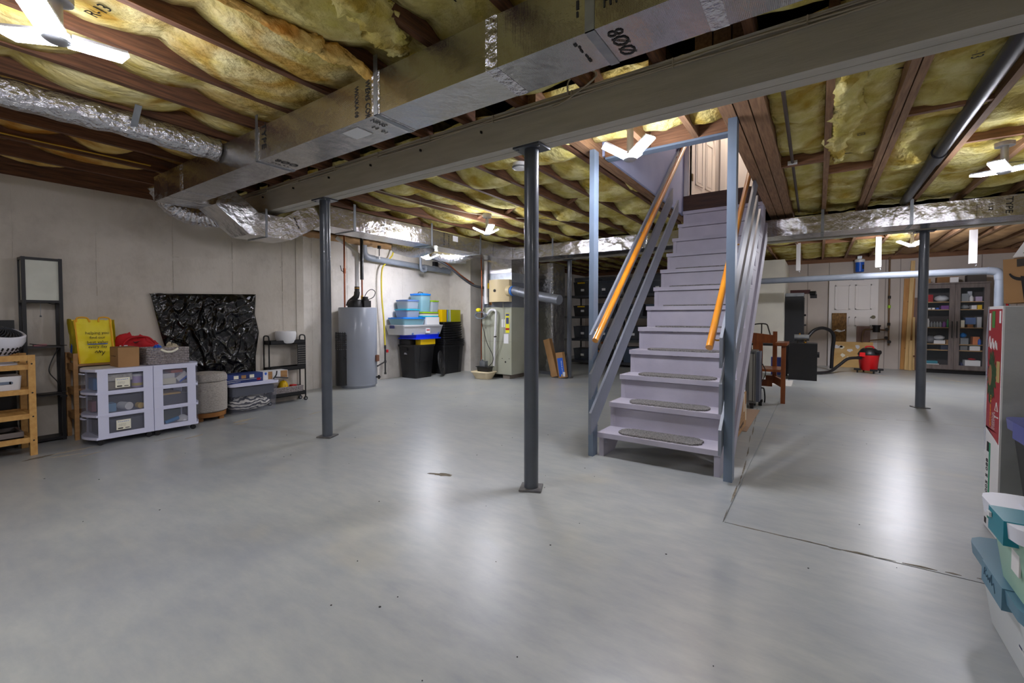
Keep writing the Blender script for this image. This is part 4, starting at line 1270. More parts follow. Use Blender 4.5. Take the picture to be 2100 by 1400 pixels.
simple('medicine_box', 'white and blue box at the bottom of the upper drawer of the second cart', 'box', (-5.16, -5.06, 1.595, 1.70, D3, D3 + .055), m_cream)
simple('medicine_box', 'white box with blue top band on the lower box in the second cart', 'box', (-5.16, -5.06, 1.595, 1.69, D3 + .056, D3 + .10), m_white)
simple('medicine_box', 'orange and white box on top in the upper drawer of the second cart', 'box', (-5.20, -5.08, 1.66, 1.76, D3 + .101, D3 + .13), mat('box_orange', (206, 96, 60), .5), rz=8)
o = item('rolled_packet', 'slanted white packet with blue edge in the second cart', 'packet', MB().bar((-5.075, 1.715, D3 + .03), (-5.075, 1.79, D3 + .09), .03, .055, (0, -.6, .8)), m_white, loc=(-5.075, 1.74, D3))
build('blue_edge', MB().bar((-5.058, 1.728, D3 + .012), (-5.058, 1.805, D3 + .072), .004, .014, (0, -.6, .8)), m_blue, o)
simple('charcoal_tray', 'charcoal tray in the middle drawer of the second cart', 'tray', (-5.33, -5.06, 1.59, 1.80, D2, D2 + .09), m_darkbin)
simple('yellow_folder', 'yellow folder on the charcoal tray in the second cart', 'folder', (-5.30, -5.07, 1.60, 1.74, D2 + .091, D2 + .105), mat('folder_yellow', (216, 176, 90), .6))
item('glue_tube', 'blue and white tube lying in the bottom drawer of the second cart', 'tube', MB().cyl((-5.07, 1.61, D1 + .022), (-5.08, 1.72, D1 + .05), .018, n=14), mat('cyan_tube', (30, 130, 190), .4), loc=(-5.07, 1.66, D1), bevel=0)
item('sock_pile', 'white and red crumpled cloth in the bottom drawer of the second cart', 'cloth', MB().lathe((-5.10, 1.76, D1), [(.04, 0), (.055, .02), (.045, .05), (.015, .07)], 14), m_white, loc=(-5.1, 1.76, D1), bevel=0)
simple('green_box', 'dark green box at the back of the bottom drawer of the second cart', 'box', (-5.30, -5.20, 1.60, 1.78, D1, D1 + .12), mat('deep_green', (50, 84, 62), .6))

# on the carts
cbx = thing('cardboard_box', 'small plain brown cardboard box on the first white drawer cart', 'box', (-5.21, 1.36, .655))
build('carton', MB().box(-5.325, -5.10, 1.285, 1.435, .655, .828), m_card, cbx, bevel=.002)
build('top_flap', MB().box(-5.323, -5.102, 1.287, 1.357, .828, .8305).box(-5.323, -5.102, 1.359, 1.433, .828, .8305), m_cardd, cbx)
scribble('carton_print', (-5.22, 1.2843, .75), (1, 0, 0), (0, 0, 1), .12, .018, 1, mat('faint_brown_ink', (84, 62, 42), .8), cbx, 3, .6)
def basket(name, label, b, loc):
    t = thing(name, label, 'basket', loc)
    x0, x1, y0, y1, z0, z1 = b
    rows = 9
    mb = MB()
    for k in range(rows):
        z = z0 + .008 + (z1 - z0 - .016) * k / (rows - 1)
        h = (z1 - z0) / rows * .48
        for (p, q, axn) in (((x1, y0), (x1, y1), 'y'), ((x0, y0), (x0, y1), 'y'), ((x0, y0), (x1, y0), 'x'), ((x0, y1), (x1, y1), 'x')):
            ln = math.hypot(q[0] - p[0], q[1] - p[1]); n = max(4, int(ln / .018))
            pts = []
            for i in range(n * 2 + 1):
                u = i / (n * 2)
                wv = .0035 * math.cos(PI * i + k * PI)
                pts.append((p[0] + (q[0] - p[0]) * u + (wv if axn == 'y' else 0), p[1] + (q[1] - p[1]) * u + (wv if axn == 'x' else 0), z))
            mb.tube(pts, h, 5)
    o = build('weave', mb, m_wick, t, smooth=80); o['kind'] = 'stuff'
    build('rim', MB().tube([(x0, y0, z1), (x1, y0, z1), (x1, y1, z1), (x0, y1, z1), (x0, y0, z1)], .008, 8), m_wick, t)
    build('liner', MB().box(x0 + .008, x1 - .008, y0 + .008, y1 - .008, z0, z0 + .004), m_wick, t)
    return t
bk1 = basket('wicker_basket', 'grey wicker basket with rope handle on the second white drawer cart', (-5.34, -5.10, 1.495, 1.82, .657, .805), (-5.22, 1.65, .655))
build('rope_handle', MB().tube(smooth_path([(-5.10, 1.60, .795), (-5.082, 1.63, .775), (-5.08, 1.67, .77), (-5.085, 1.71, .785), (-5.10, 1.73, .80)], 6), .010, 8), m_cream, bk1)
def heap(name, label, cat, c, r, m, seed, zs=1.0, inset=0):
    def f(u, v):
        t = 2 * PI * u; ph = PI * min(max(v, .02), .98)
        n = fbm((math.cos(t) * 1.2, math.sin(t) * 1.2, v * 2 + seed), 1.7, 3)
        return (c[0] + r[0] * (1 + .25 * n) * math.sin(ph) * math.cos(t), c[1] + r[1] * (1 + .25 * n) * math.sin(ph) * math.sin(t), c[2] + r[2] * (1 - math.cos(ph)) * (1 + .2 * n))
    o = build(name, MB().grid(f, 28, 12), m, loc=c, smooth=70)
    return tag(o, label, cat)
heap('yarn_bundle', 'cream yarn spilling over the rim of the wicker basket', 'yarn', (-5.20, 1.72, .665), (.08, .075, .085), mat('cream_yarn', (204, 194, 170), .95, c2=(170, 160, 138), nscale=40, bump=.9, bscale=60), 3)
heap('blue_cloth', 'blue cloth peeping out of the wicker basket', 'cloth', (-5.20, 1.60, .665), (.07, .05, .078), m_blue, 6)

# ---- black plastic wrapped board leaning on the wall
bp = thing('wrapped_panel', 'large flat panel wrapped in crinkled black plastic leaning on the wall', 'panel', (-5.66, 2.25, 0))
outl = [(1.715, 1.345), (1.78, 1.355), (2.2, 1.34), (2.74, 1.385), (2.775, 1.372), (2.755, 1.12), (2.80, .90), (2.755, .62), (2.75, .30), (2.30, .28), (1.96, .28), (1.88, .55), (1.80, .90), (1.75, 1.15)]
def inside_edges(z):
    L = [p for p in outl if p[0] < 2.0 and p[1] <= 1.35]; R_ = [p for p in outl if p[0] > 2.7]
    def it(P):
        P = sorted(P, key=lambda q: q[1])
        for a, b in zip(P, P[1:]):
            if a[1] <= z <= b[1]: return a[0] + (b[0] - a[0]) * (z - a[1]) / (b[1] - a[1] + 1e-9)
        return P[0][0] if z < P[0][1] else P[-1][0]
    return it(L), it(R_)
def wrap(back):
    def f(u, v):
        z = .02 + 1.325 * v
        a, b = inside_edges(max(z, .29))
        y = a + (b - a) * u
        zz = z + (v ** 3) * (.035 * u)
        e = min(u, 1 - u, v * 3, (1 - v) * 2)
        thick = .020 * min(1, e * 9) ** .5
        p = Vector((y * 3.2, zz * 1.6, 4.0))
        r = abs(noise.noise(p * 2.0)); r2 = abs(noise.noise(Vector((y * 5 + zz * 4, zz * 3 - y * 5, 2))))
        r3 = abs(noise.noise(Vector((y * 7 - zz * 5, zz * 4 + y * 2, 7))))
        fold = (.4 + .6 * v) * (.034 * (1 - min(1, r * 6)) + .026 * (1 - min(1, r2 * 6)) + .018 * (1 - min(1, r3 * 6)))
        xw = -5.742 + .006 + .010 * (1 - v)
        return (xw + (0 if back else .012 + thick + fold * min(1, e * 8)), y, zz)
    return f
build('plastic_wrap', MB().grid(wrap(False), 170, 130), m_bag, bp, smooth=60)
build('panel_core', MB().prism([(1.90, .01), (2.72, .01), (2.72, 1.30), (1.80, 1.30)], 'x', -5.742, -5.736), m_black, bp)
build('torn_edge', MB().prism([(1.70, 1.345), (1.80, 1.352), (1.90, 1.34), (1.98, 1.352), (2.05, 1.335), (1.9, 1.30), (1.74, 1.31)], 'x', -5.722, -5.716), m_bag, bp)

# ---- ottoman
ot = thing('ottoman', 'round grey linen storage ottoman on a wooden plinth', 'stool', (-5.455, 2.105, 0))
oc = (-5.455, 2.105, 0)
build('seat_body', MB().lathe(oc, [(.172, .085), (.192, .10), (.196, .26), (.192, .40), (.186, .408)], 40), m_linen, ot)
build('lid', MB().lathe((oc[0], oc[1], .412), [(.188, 0), (.196, .008), (.196, .05), (.181, .082), (.10, .094), (0.001, .096)], 40), m_linen, ot)
build('plinth', MB().lathe(oc, [(.165, .035), (.180, .04), (.182, .085)], 40), m_wood, ot)
for k in range(4):
    a = PI / 4 + k * PI / 2
    build('foot', MB().box(oc[0] + .14 * math.cos(a) - .022, oc[0] + .14 * math.cos(a) + .022, oc[1] + .14 * math.sin(a) - .022, oc[1] + .14 * math.sin(a) + .022, 0, .04), m_wood, ot)

# ---- clear bin with white lid, striped blanket inside, boxes on it
def zebra():
    m = mat('striped_blanket', (226, 222, 214), .9)
    nt = m.node_tree; N, L = nt.nodes, nt.links
    wv = N.new('ShaderNodeTexWave'); wv.inputs['Scale'].default_value = 9; wv.inputs['Distortion'].default_value = 9; wv.inputs['Detail'].default_value = 2
    wv.bands_direction = 'Z'
    tc = N.new('ShaderNodeTexCoord'); L.new(tc.outputs['Object'], wv.inputs['Vector'])
    r = N.new('ShaderNodeValToRGB'); r.color_ramp.elements[0].position = .42; r.color_ramp.elements[1].position = .55
    r.color_ramp.elements[0].color = lin((66, 66, 74)); r.color_ramp.elements[1].color = lin((226, 222, 214))
    L.new(wv.outputs['Fac'], r.inputs[0]); L.new(r.outputs[0], N['Principled BSDF'].inputs['Base Color'])
    return m
def clear_tub(name, label, b, inset, lid=None, body=None, lidh=.03, lip=.012, cat='bin', group=None, r=.03, latches=None, latch_m=None):
    x0, x1, y0, y1, z0, z1 = b
    t = thing(name, label, cat, ((x0 + x1) / 2, (y0 + y1) / 2, z0), group)
    mb = MB().frustum(x0, x1, y0, y1, z0, z1, inset, r=r)
    # open top: remove the upper cap
    top = [f for f in mb.bm.faces if all(v.co.z > z1 - 1e-5 for v in f.verts)]
    bmesh.ops.delete(mb.bm, geom=top, context='FACES_ONLY')
    build('tub_body', mb, body or m_clear, t)
    if lid:
        lm = MB().frustum(x0 - lip, x1 + lip, y0 - lip, y1 + lip, z1, z1 + lidh, .002, r=r + lip)
        lo = build('lid', lm, lid, t, bevel=.005)
        build('lid_panel', MB().frustum(x0 + .03, x1 - .03, y0 + .03, y1 - .03, z1 + lidh, z1 + lidh + .006, 0, r=r), lid, lo)
    else:
        build('rim', MB().tube([(x0, y0, z1), (x1, y0, z1), (x1, y1, z1), (x0, y1, z1), (x0, y0, z1)], .008, 6), body or m_clear, t)
    if latches:
        for (a0, a1, c0, c1) in latches:
            build('latch', MB().box(a0, a1, c0, c1, z1 - .05, z1 + lidh * .8), latch_m or m_white, t, bevel=.005)
    return t
clear_tub('storage_bin', 'clear storage bin with white lid beside the ottoman, striped blanket inside', (-5.63, -5.36, 2.318, 2.84, .004, .315), .02, m_frame, m_clear2, .028, .012)
heap('striped_blanket', 'black and white striped blanket folded inside the clear bin by the ottoman', 'blanket', (-5.495, 2.56, .012), (.115, .225, .085), zebra(), 2)
simple('dark_duvet', 'dark grey duvet on top of the striped blanket in the clear bin', 'duvet', (-5.60, -5.39, 2.34, 2.80, .20, .295), mat('slate_cloth', (70, 74, 84), .9), .03)
bb = thing('game_box', 'long dark blue carton with small pictures lying on the clear bin', 'box', (-5.47, 2.47, .352))
build('carton', MB().box(-5.58, -5.40, 2.27, 2.68, .3505, .452), mat('navy_print', (24, 40, 92), .45, c2=(34, 56, 120), nscale=6), bb, bevel=.002)
for i, y in enumerate((2.36, 2.44, 2.53)):
    build('picture', MB().box(-5.3995, -5.3985, y, y + .05, .40, .437), (m_cream, m_pine, m_cream)[i], bb)
build('print_band', MB().box(-5.3995, -5.3985, 2.28, 2.66, .385, .388), m_cream, bb)
build('print_red', MB().box(-5.3995, -5.3985, 2.61, 2.65, .365, .392), m_red, bb)
scribble('carton_print', (-5.3985, 2.36, .368), (0, 1, 0), (0, 0, 1), .14, .014, 1, m_cream, bb, 4, .4)
b2 = thing('flooring_box', 'white and oak printed flooring carton beyond the blue carton', 'box', (-5.48, 2.83, .352))
build('carton', MB().box(-5.60, -5.42, 2.69, 2.99, .3505, .448), m_white, b2, bevel=.002)
for y0, y1 in ((2.75, 2.80), (2.90, 2.985)):
    build('oak_print', MB().box(-5.4195, -5.4185, y0, y1, .355, .445), m_pine, b2)
build('crest_print', MB().prism([(2.71, .44), (2.735, .44), (2.735, .42), (2.7225, .405), (2.71, .42)], 'x', -5.4195, -5.4185), m_blue, b2)
cl = build('hand_clamp', MB().tube(smooth_path([(-5.40, 2.80, .356), (-5.39, 2.83, .40), (-5.39, 2.84, .45)], 5), .008, 8).tube(smooth_path([(-5.39, 2.82, .375), (-5.38, 2.90, .365), (-5.38, 2.97, .352)], 5), .008, 8), m_black, loc=(-5.39, 2.85, .35)); tag(cl, 'black hand clamp lying in front of the flooring carton on the bin', 'clamp')

# ---- black rolling cart
rc = thing('utility_cart', 'black metal three tier rolling cart carrying the white bowl', 'cart', (-5.65, 3.09, 0))
RX0, RX1, RY0, RY1 = -5.742, -5.575, 2.86, 3.32
m_blk = mat('black_metal', (20, 20, 22), .45, .2)
for z in (.085, .42, .755):
    tray = MB().box(RX0, RX1, RY0, RY1, z, z + .006)
    for b in ((RX0, RX1, RY0, RY0 + .006), (RX0, RX1, RY1 - .006, RY1), (RX0, RX0 + .006, RY0, RY1), (RX1 - .006, RX1, RY0, RY1)):
        tray.box(*b, z, z + .048)
    build('tray', tray, m_blk, rc)
for y in (RY0 + .003, RY1 - .003):
    yo = y + (-.008 if y < 3 else .008)
    build('end_frame', MB().tube([(RX0 + .02, yo, .05), (RX0 + .02, yo, .82)] + smooth_path([(RX0 + .02, yo, .83), (RX0 + .03, yo, .855), (RX0 + .06, yo, .865), (RX1 - .06, yo, .865), (RX1 - .03, yo, .855), (RX1 - .02, yo, .83)], 4)[1:] + [(RX1 - .02, yo, .82), (RX1 - .02, yo, .05)], .0085, 8), m_blk, rc)
pegm = MB().box(RX1 - .16, RX1 - .008, RY1 + .002, RY1 + .005, .47, .755)
build('peg_panel', pegm, m_blk, rc)
pf = MB().box(RX1 + .001, RX1 + .004, RY1 - .115, RY1, .47, .755)
pf_o = build('peg_panel', pf, m_blk, rc)
hm = MB()
for i in range(9):
    for j in range(6):
        hm.box(RX1 + .004, RX1 + .0048, RY1 - .103 + j * .0175, RY1 - .103 + j * .0175 + .009, .49 + i * .029, .497 + i * .029)
hl_ = build('peg_holes', hm, mat('hole_light', (160, 156, 150), .7), pf_o); hl_['kind'] = 'stuff'
for x in (RX0 + .02, RX1 - .02):
    for y in (RY0 - .005, RY1 + .005):
        c_ = build('caster', MB().cyl((x - .009, y, .026), (x + .009, y, .026), .026, n=18), m_black, rc)
        build('caster_hub', MB().cyl((x - .011, y, .026), (x + .011, y, .026), .012, n=12), m_steel, c_)
bw = build('white_bowl', MB().lathe((-5.655, 3.10, .762), [(.085, 0), (.10, .01), (.122, .08), (.125, .13), (.118, .158), (.112, .16), (.114, .13)], 36), m_white, loc=(-5.655, 3.10, .762)); tag(bw, 'large plain white bowl on the top tray of the black cart', 'bowl')
basket('wicker_basket', 'flat grey wicker basket on the lowest tray of the black cart', (-5.725, -5.592, 2.89, 3.29, .095, .20), (-5.66, 3.09, .092))
hh = thing('hard_hat', 'yellow hard hat lying in the basket of the black cart', 'hat', (-5.66, 3.05, .10))
build('hat_shell', MB().lathe((-5.66, 3.06, .185), [(.062, 0), (.060, .03), (.050, .07), (.03, .094), (.002, .10)], 26), mat('hat_yellow', (230, 184, 10), .35), hh)
build('hat_brim', MB().lathe((-5.66, 3.06, .182), [(.064, 0), (.066, .004), (.062, .008)], 26), mat('hat_yellow', (230, 184, 10), .35), hh)
build('hat_crest', MB().tube([(-5.66 + .062 * math.cos(a), 3.06, .185 + .1 * math.sin(a)) for a in [i * PI / 10 for i in range(11)]], .007, 6), mat('hat_yellow', (230, 184, 10), .35), hh)
simple('tool_case', 'small red and grey tool beside the yellow hard hat', 'tool', (-5.69, -5.62, 3.16, 3.22, .1, .22), m_red, .01)
# ================================================================== WATER HEATER
m_tank = mat('grey_enamel', (142, 148, 160), 0.28, c2=(148, 154, 166), nscale=2, coat=.3)
wh = thing('water_heater', 'tall grey cylindrical water heater with black blower on top', 'heater', (-6.03, 4.475, 0))
wc = (-6.03, 4.475, 0)
build('tank', MB().lathe(wc, [(.275, .03), (.288, .035), (.288, .07), (.290, .075), (.290, 1.235), (.283, 1.25), (.001, 1.256)], 48), m_tank, wh)
build('base_ring', MB().lathe(wc, [(.265, 0), (.268, .03), (.01, .03)], 40), m_tank, wh)
# black air intake column on the front left side
ca = math.radians(-90)
ic = Vector((-6.03 + .30 * math.cos(ca), 4.475 + .30 * math.sin(ca), 0))
ib = MB()
def dsec(z0, z1, r, n=12):
    pts = []
    for k in range(n + 1):
        a = ca - PI / 2 + PI * k / n
        pts.append((ic.x + r * math.cos(a) + .055 * math.cos(ca) * 0, ic.y + r * math.sin(a)))
    b = [(ic.x - .06 * math.cos(ca) + r * math.cos(ca + PI / 2), ic.y - .06 * math.sin(ca) + r * math.sin(ca + PI / 2)),
         (ic.x - .06 * math.cos(ca) - r * math.cos(ca + PI / 2), ic.y - .06 * math.sin(ca) - r * math.sin(ca + PI / 2))]
    return pts + b
ic_o = build('air_intake', MB().prism(dsec(0, 0, .088), 'z', .055, .60), m_black, wh, bevel=.004)
for k in range(9):
    z = .62 + k * .028
    build('intake_louvre', MB().prism(dsec(0, 0, .092 if k < 8 else .084), 'z', z, z + .014), m_black, ic_o)
ribs = MB()
for k in range(9):
    a = ca - PI / 2 + PI * k / 8
    ribs.bar((ic.x + .084 * math.cos(a), ic.y + .084 * math.sin(a), .60), (ic.x + .084 * math.cos(a), ic.y + .084 * math.sin(a), .87), .008, .008, (math.cos(a), math.sin(a), 0))
rb_o = build('intake_ribs', ribs, m_black, ic_o); rb_o['kind'] = 'stuff'
build('intake_core', MB().prism(dsec(0, 0, .06), 'z', .60, .85), mat('intake_grey', (150, 152, 156), .5), ic_o)
for z in (.48, .75):
    build('knob', MB().cyl((ic.x + .10, ic.y - .0, z), (ic.x + .125, ic.y - .02, z), .012, n=10), m_black, wh)
# blower
bl = build('blower', MB().lathe((-6.02, 4.44, 1.255), [(.13, 0), (.135, .03), (.11, .10), (.07, .12)], 20).box(-5.98, -5.86, 4.47, 4.60, 1.256, 1.36).cyl((-5.90, 4.52, 1.36), (-5.90, 4.52, 1.42), .045, n=14), m_black, wh, bevel=.006)
build('blower_duct', MB().tube(smooth_path([(-6.10, 4.36, 1.27), (-6.08, 4.38, 1.34), (-6.02, 4.44, 1.42), (-6.01, 4.45, 1.50)], 5), .045, 14), m_black, wh)
build('blower_motor', MB().cyl((-5.97, 4.50, 1.34), (-5.93, 4.60, 1.34), .05, n=18), m_black, wh)
build('blower_hose', MB().tube(smooth_path([(-5.93, 4.52, 1.40), (-5.90, 4.56, 1.50), (-5.88, 4.63, 1.54), (-5.87, 4.69, 1.50), (-5.88, 4.66, 1.42), (-5.90, 4.58, 1.38)], 6), .006, 6), m_black, wh)
build('gas_valve', MB().box(-5.80, -5.745, 4.60, 4.66, .40, .50), mat('valve_brown', (110, 70, 50), .5), wh, bevel=.006)
build('drain_tap', MB().cyl((-5.78, 4.62, .15), (-5.72, 4.66, .15), .012, n=10).cyl((-5.74, 4.645, .12), (-5.74, 4.645, .18), .016, n=10), m_black, wh)
build('floor_label', MB().box(-5.975, -5.955, 4.178, 4.184, .09, .14), m_wood, wh)
wp = thing('water_pipe', 'copper supply pipe rising from the water heater to the joists', 'pipe', (-6.13, 4.36, 1.25))
build('pipe_run', MB().cyl((-6.10, 4.29, 1.235), (-6.10, 4.29, 2.44), .0125, n=12), m_copper, wp)
build('valve_lever', MB().tube([(-6.10, 4.285, 1.80), (-6.12, 4.25, 1.82), (-6.13, 4.24, 1.90)], .006, 6), m_rod, wp)
build('pipe_joint', MB().cyl((-6.10, 4.29, 1.78), (-6.10, 4.29, 1.86), .02, n=12), m_copper, wp)
wp2 = thing('water_pipe', 'copper pipe in a black insulating sleeve above the water heater', 'pipe', (-5.93, 4.50, 1.25))
build('pipe_run', MB().cyl((-5.95, 4.50, 1.40), (-5.95, 4.50, 1.70), .0125, n=12), m_copper, wp2)
build('insulation_sleeve', MB().cyl((-5.95, 4.50, 1.69), (-5.95, 4.50, 2.44), .026, n=14), m_pipeblack, wp2)
build('pipe_joint', MB().cyl((-5.95, 4.50, 1.385), (-5.95, 4.50, 1.44), .019, n=12), m_brass, wp2)
vp = thing('vent_pipe', 'off white vent pipe rising from the water heater blower and bending to the wall', 'pipe', (-6.02, 4.46, 1.5))
build('pipe_run', MB().cyl((-6.01, 4.45, 1.49), (-6.01, 4.45, 2.10), .03, n=14), m_pvc, vp)
build('pipe_bend', MB().tube(smooth_path([(-6.01, 4.45, 2.09), (-6.03, 4.43, 2.14), (-6.12, 4.34, 2.24), (-6.22, 4.24, 2.34)], 5), .03, 12), m_pvc, vp)
build('rubber_coupling', MB().cyl((-6.01, 4.45, 1.48), (-6.01, 4.45, 1.58), .038, n=14), m_black, vp)
build('clamp_ring', MB().cyl((-6.01, 4.45, 1.55), (-6.01, 4.45, 1.56), .0395, n=14), m_brass, vp)

# grey drain pipe along the rear left wall
gp = thing('drain_pipe', 'grey painted drain pipe fixed along the wall above the water heater', 'pipe', (-6.2, 5.5, 2.05))
build('pipe_run', MB().cyl((-6.22, 4.86, 2.09), (-6.20, 6.80, 2.02), .05, n=18), m_pvcgrey, gp)
build('pipe_elbow', MB().tube(smooth_path([(-6.22, 4.95, 2.088), (-6.225, 4.83, 2.10), (-6.23, 4.76, 2.16), (-6.23, 4.75, 2.29)], 5), .056, 16), m_pvcgrey, gp)
for y in (6.1, 6.35, 6.62):
    build('pipe_coupling', MB().cyl((-6.207, y, 2.045), (-6.207, y + .12, 2.041), .056, n=18), m_pvcgrey, gp)
build('trap', MB().tube(smooth_path([(-6.05, 5.86, 2.27), (-6.05, 5.86, 2.08), (-6.05, 5.87, 1.99), (-6.06, 5.93, 1.955), (-6.06, 6.0, 1.97), (-6.07, 6.02, 2.02), (-6.10, 6.02, 2.045), (-6.17, 6.02, 2.05)], 6), .026, 12), m_pvcgrey, gp)
wpl = build('water_pipe', MB().cyl((-6.30, 6.55, 2.20), (-5.84, 6.90, 2.20), .03, n=12), m_pvc, loc=(-6.1, 6.7, 2.2)); tag(wpl, 'thick white pipe crossing below the foil duct by the wall corner', 'pipe')
bvx = simple('vent_terminal', 'small black box fixed above the grey drain pipe near the corner', 'box', (-6.30, -6.22, 6.42, 6.50, 2.09, 2.19), m_black)
hk = thing('hanging_bulb', 'little pull cord lamp holder hanging from the ceiling beside the yellow gas line', 'lamp', (-6.1, 4.95, 2.28))
build('holder', MB().cyl((-6.12, 4.98, 2.25), (-6.12, 4.98, 2.30), .03, n=12), m_black, hk)
build('cord', MB().tube([(-6.12, 4.98, 2.25), (-6.12, 4.98, 2.13)], .008, 6), m_black, hk)
build('tip', MB().cyl((-6.12, 4.98, 2.08), (-6.12, 4.98, 2.13), .013, n=10), m_white, hk)
# gas line
gl = thing('gas_line', 'yellow flexible gas line dropping down the wall to a black iron pipe', 'pipe', (-6.25, 5.18, .12))
build('flexible_line', MB().tube(smooth_path([(-5.60, 5.85, 2.30), (-5.9, 5.65, 2.295), (-6.18, 5.48, 2.30), (-6.24, 5.40, 2.27), (-6.25, 5.36, 2.18), (-6.25, 5.22, 2.04), (-6.25, 5.14, 1.90), (-6.25, 5.13, 1.5), (-6.25, 5.17, 1.05), (-6.25, 5.195, .60)], 8), .0135, 10), mat('yellow_gas_line', (206, 188, 50), .4), gl)
build('iron_pipe', MB().cyl((-6.25, 5.195, .10), (-6.25, 5.195, .62), .013, n=12).cyl((-6.25, 5.195, .10), (-6.25, 5.195, .13), .02, n=12).cyl((-6.25, 5.195, .30), (-6.25, 5.195, .34), .02, n=12).cyl((-6.25, 5.195, .55), (-6.25, 5.195, .61), .019, n=12), m_pipeblack, gl)
build('iron_branch', MB().cyl((-6.25, 5.195, .32), (-5.79, 4.66, .32), .012, n=12), m_pipeblack, gl)
build('valve_handle', MB().box(-6.23, -6.215, 5.20, 5.24, .48, .53), m_red, gl)
# brown batt ends on the wall top (rim insulation)
rim = MB().grid(lambda u, v: (-6.34 + .12 * math.sin(PI * v) + .03 * noise.noise(Vector((u * 30, v * 3, 1))), 3.45 + 3.0 * u, 2.30 + .12 * v + .015 * noise.noise(Vector((u * 40, v * 2, 5)))), 90, 8)
ro = build('rim_insulation', rim, m_kraft, loc=(-6.3, 3.6, 2.3), smooth=180); tag(ro, 'brown paper faced insulation tucked along the wall top above the water heater', 'insulation')

# ================================================================== TOTE PILE IN THE CORNER
m_btote = mat('black_tote', (28, 28, 30), .42, c2=(34, 34, 36), nscale=4)
m_tubclear = mat('frosted_tub', (186, 200, 216), .3, alpha=.55)
m_tubteal = mat('aqua_tub', (150, 200, 214), .3, alpha=.6)
m_tubwhite = mat('milky_tub', (214, 216, 220), .35, alpha=.8)
m_lidblue = mat('lid_blue', (24, 128, 224), .35)
m_lidteal = mat('lid_teal', (40, 176, 200), .35)
m_lidslate = mat('lid_slate_blue', (92, 122, 176), .35)
m_lidgreen = mat('lid_lime', (150, 196, 20), .35)
m_royal = mat('royal_blue_lid', (10, 50, 220), .35)
m_yellowlid = mat('yellow_lid', (230, 190, 10), .4)
def tote(name, label, b, inset, m, cat='tote', ribs=True, group=None, r=.03, rz=0):
    x0, x1, y0, y1, z0, z1 = b
    t = thing(name, label, cat, ((x0 + x1) / 2, (y0 + y1) / 2, z0), group)
    mb = MB().frustum(x0, x1, y0, y1, z0, z1 - .02, inset, r=r)
    build('tub_body', mb, m, t, bevel=.004, seg=1)
    rm = MB().frustum(x0 - .018, x1 + .018, y0 - .018, y1 + .018, z1 - .035, z1, .004, r=r + .015)
    build('rim', rm, m, t, bevel=.004, seg=1)
    if ribs:
        for k in (.25, .75):
            yk = y0 + (y1 - y0) * k
            build('moulded_rib', MB().bar((x1 - inset - .002, yk, z0 + .02), (x1 + .003, yk, z1 - .04), .012, .012, (1, 0, 0)), m, t)
    return t
tA = tote('storage_tote', 'big black tote on the floor at the bottom of the tub pile', (-6.31, -5.865, 5.545, 6.03, 0, .60), .04, m_btote)
build('grip_recess', MB().box(-6.20, -6.06, 5.528, 5.545, .50, .545), m_ink, tA)
build('sticker', MB().box(-6.16, -6.09, 5.549, 5.553, .43, .44).box(-6.155, -6.105, 5.5485, 5.552, .448, .456), m_white, tA)
build('moulded_step', MB().box(-5.892, -5.878, 5.60, 5.98, .30, .31), m_btote, tA)
yA = simple('yellow_crate', 'yellow crate squeezed under the royal blue lid on the black tote', 'crate', (-6.0, -5.87, 5.68, 6.05, .602, .70), m_yellowlid, .01)
kA = simple('black_tray', 'black tray on the black tote, left of the yellow crate', 'tray', (-6.30, -6.03, 5.57, 6.0, .602, .69), m_btote, .02)
lA = thing('tub_cover', 'royal blue lid lying flat between the black tote and the clear underbed box', 'lid', (-6.1, 5.85, .70))
build('lid_top', MB().frustum(-6.33, -5.865, 5.57, 6.17, .72, .785, .012, r=.03), m_royal, lA, bevel=.006)
build('lid_rim', MB().frustum(-6.345, -5.845, 5.55, 6.20, .702, .724, .0, r=.04), m_royal, lA, bevel=.006)
cA = clear_tub('storage_tub', 'long shallow clear underbed box with white lid, in the middle of the tub pile', (-6.335, -5.86, 5.27, 6.25, .787, .935), .03, m_tubwhite, m_tubwhite, .02, .012, 'tub')
for y in (5.50, 6.15):
    build('wheel', MB().cyl((-5.895, y, .805), (-5.872, y, .805), .018, n=14), m_lidslate, cA)
build('latch', MB().box(-6.20, -6.08, 5.252, 5.262, .90, .955), mat('navy_latch', (30, 44, 110), .4), cA, bevel=.004)
build('paper_label', MB().box(-5.865, -5.855, 5.80, 5.90, .81, .90), m_white, cA)
build('label_print', MB().box(-5.8545, -5.8535, 5.81, 5.89, .855, .875), m_red, cA)
clear_tub('storage_tub', 'aqua tub with bright blue lid on top of the long underbed box', (-6.32, -5.91, 5.32, 5.84, .963, 1.068), .025, m_lidblue, m_tubteal, .022, .012, 'tub')
simple('white_carton', 'plain white carton beside the aqua tub with the bright blue lid', 'box', (-6.2, -5.90, 5.87, 6.19, .963, 1.10), m_white)
clear_tub('storage_tub', 'clear tub with teal lid above the bright blue lid', (-6.30, -5.955, 5.45, 5.76, 1.098, 1.222), .02, m_lidteal, m_tubclear, .02, .012, 'tub')
clear_tub('storage_tub', 'clear tub with slate blue lid on top of the teal lid', (-6.29, -5.965, 5.48, 5.74, 1.25, 1.382), .012, m_lidslate, m_tubclear, .024, .012, 'tub')
for i, (z0, z1, m, nm) in enumerate(((1.102, 1.128, m_lidteal, 'teal'), (1.129, 1.150, m_cream, 'cream'), (1.151, 1.172, m_tray, 'brown'), (1.173, 1.196, m_lidgreen, 'lime green'))):
    simple('box_cover', '%s lid in the flat stack of lids on the white carton' % nm, 'lid', (-6.18, -5.94, 5.80, 6.21, z0, z1), m, .004, group='stack of flat lids')
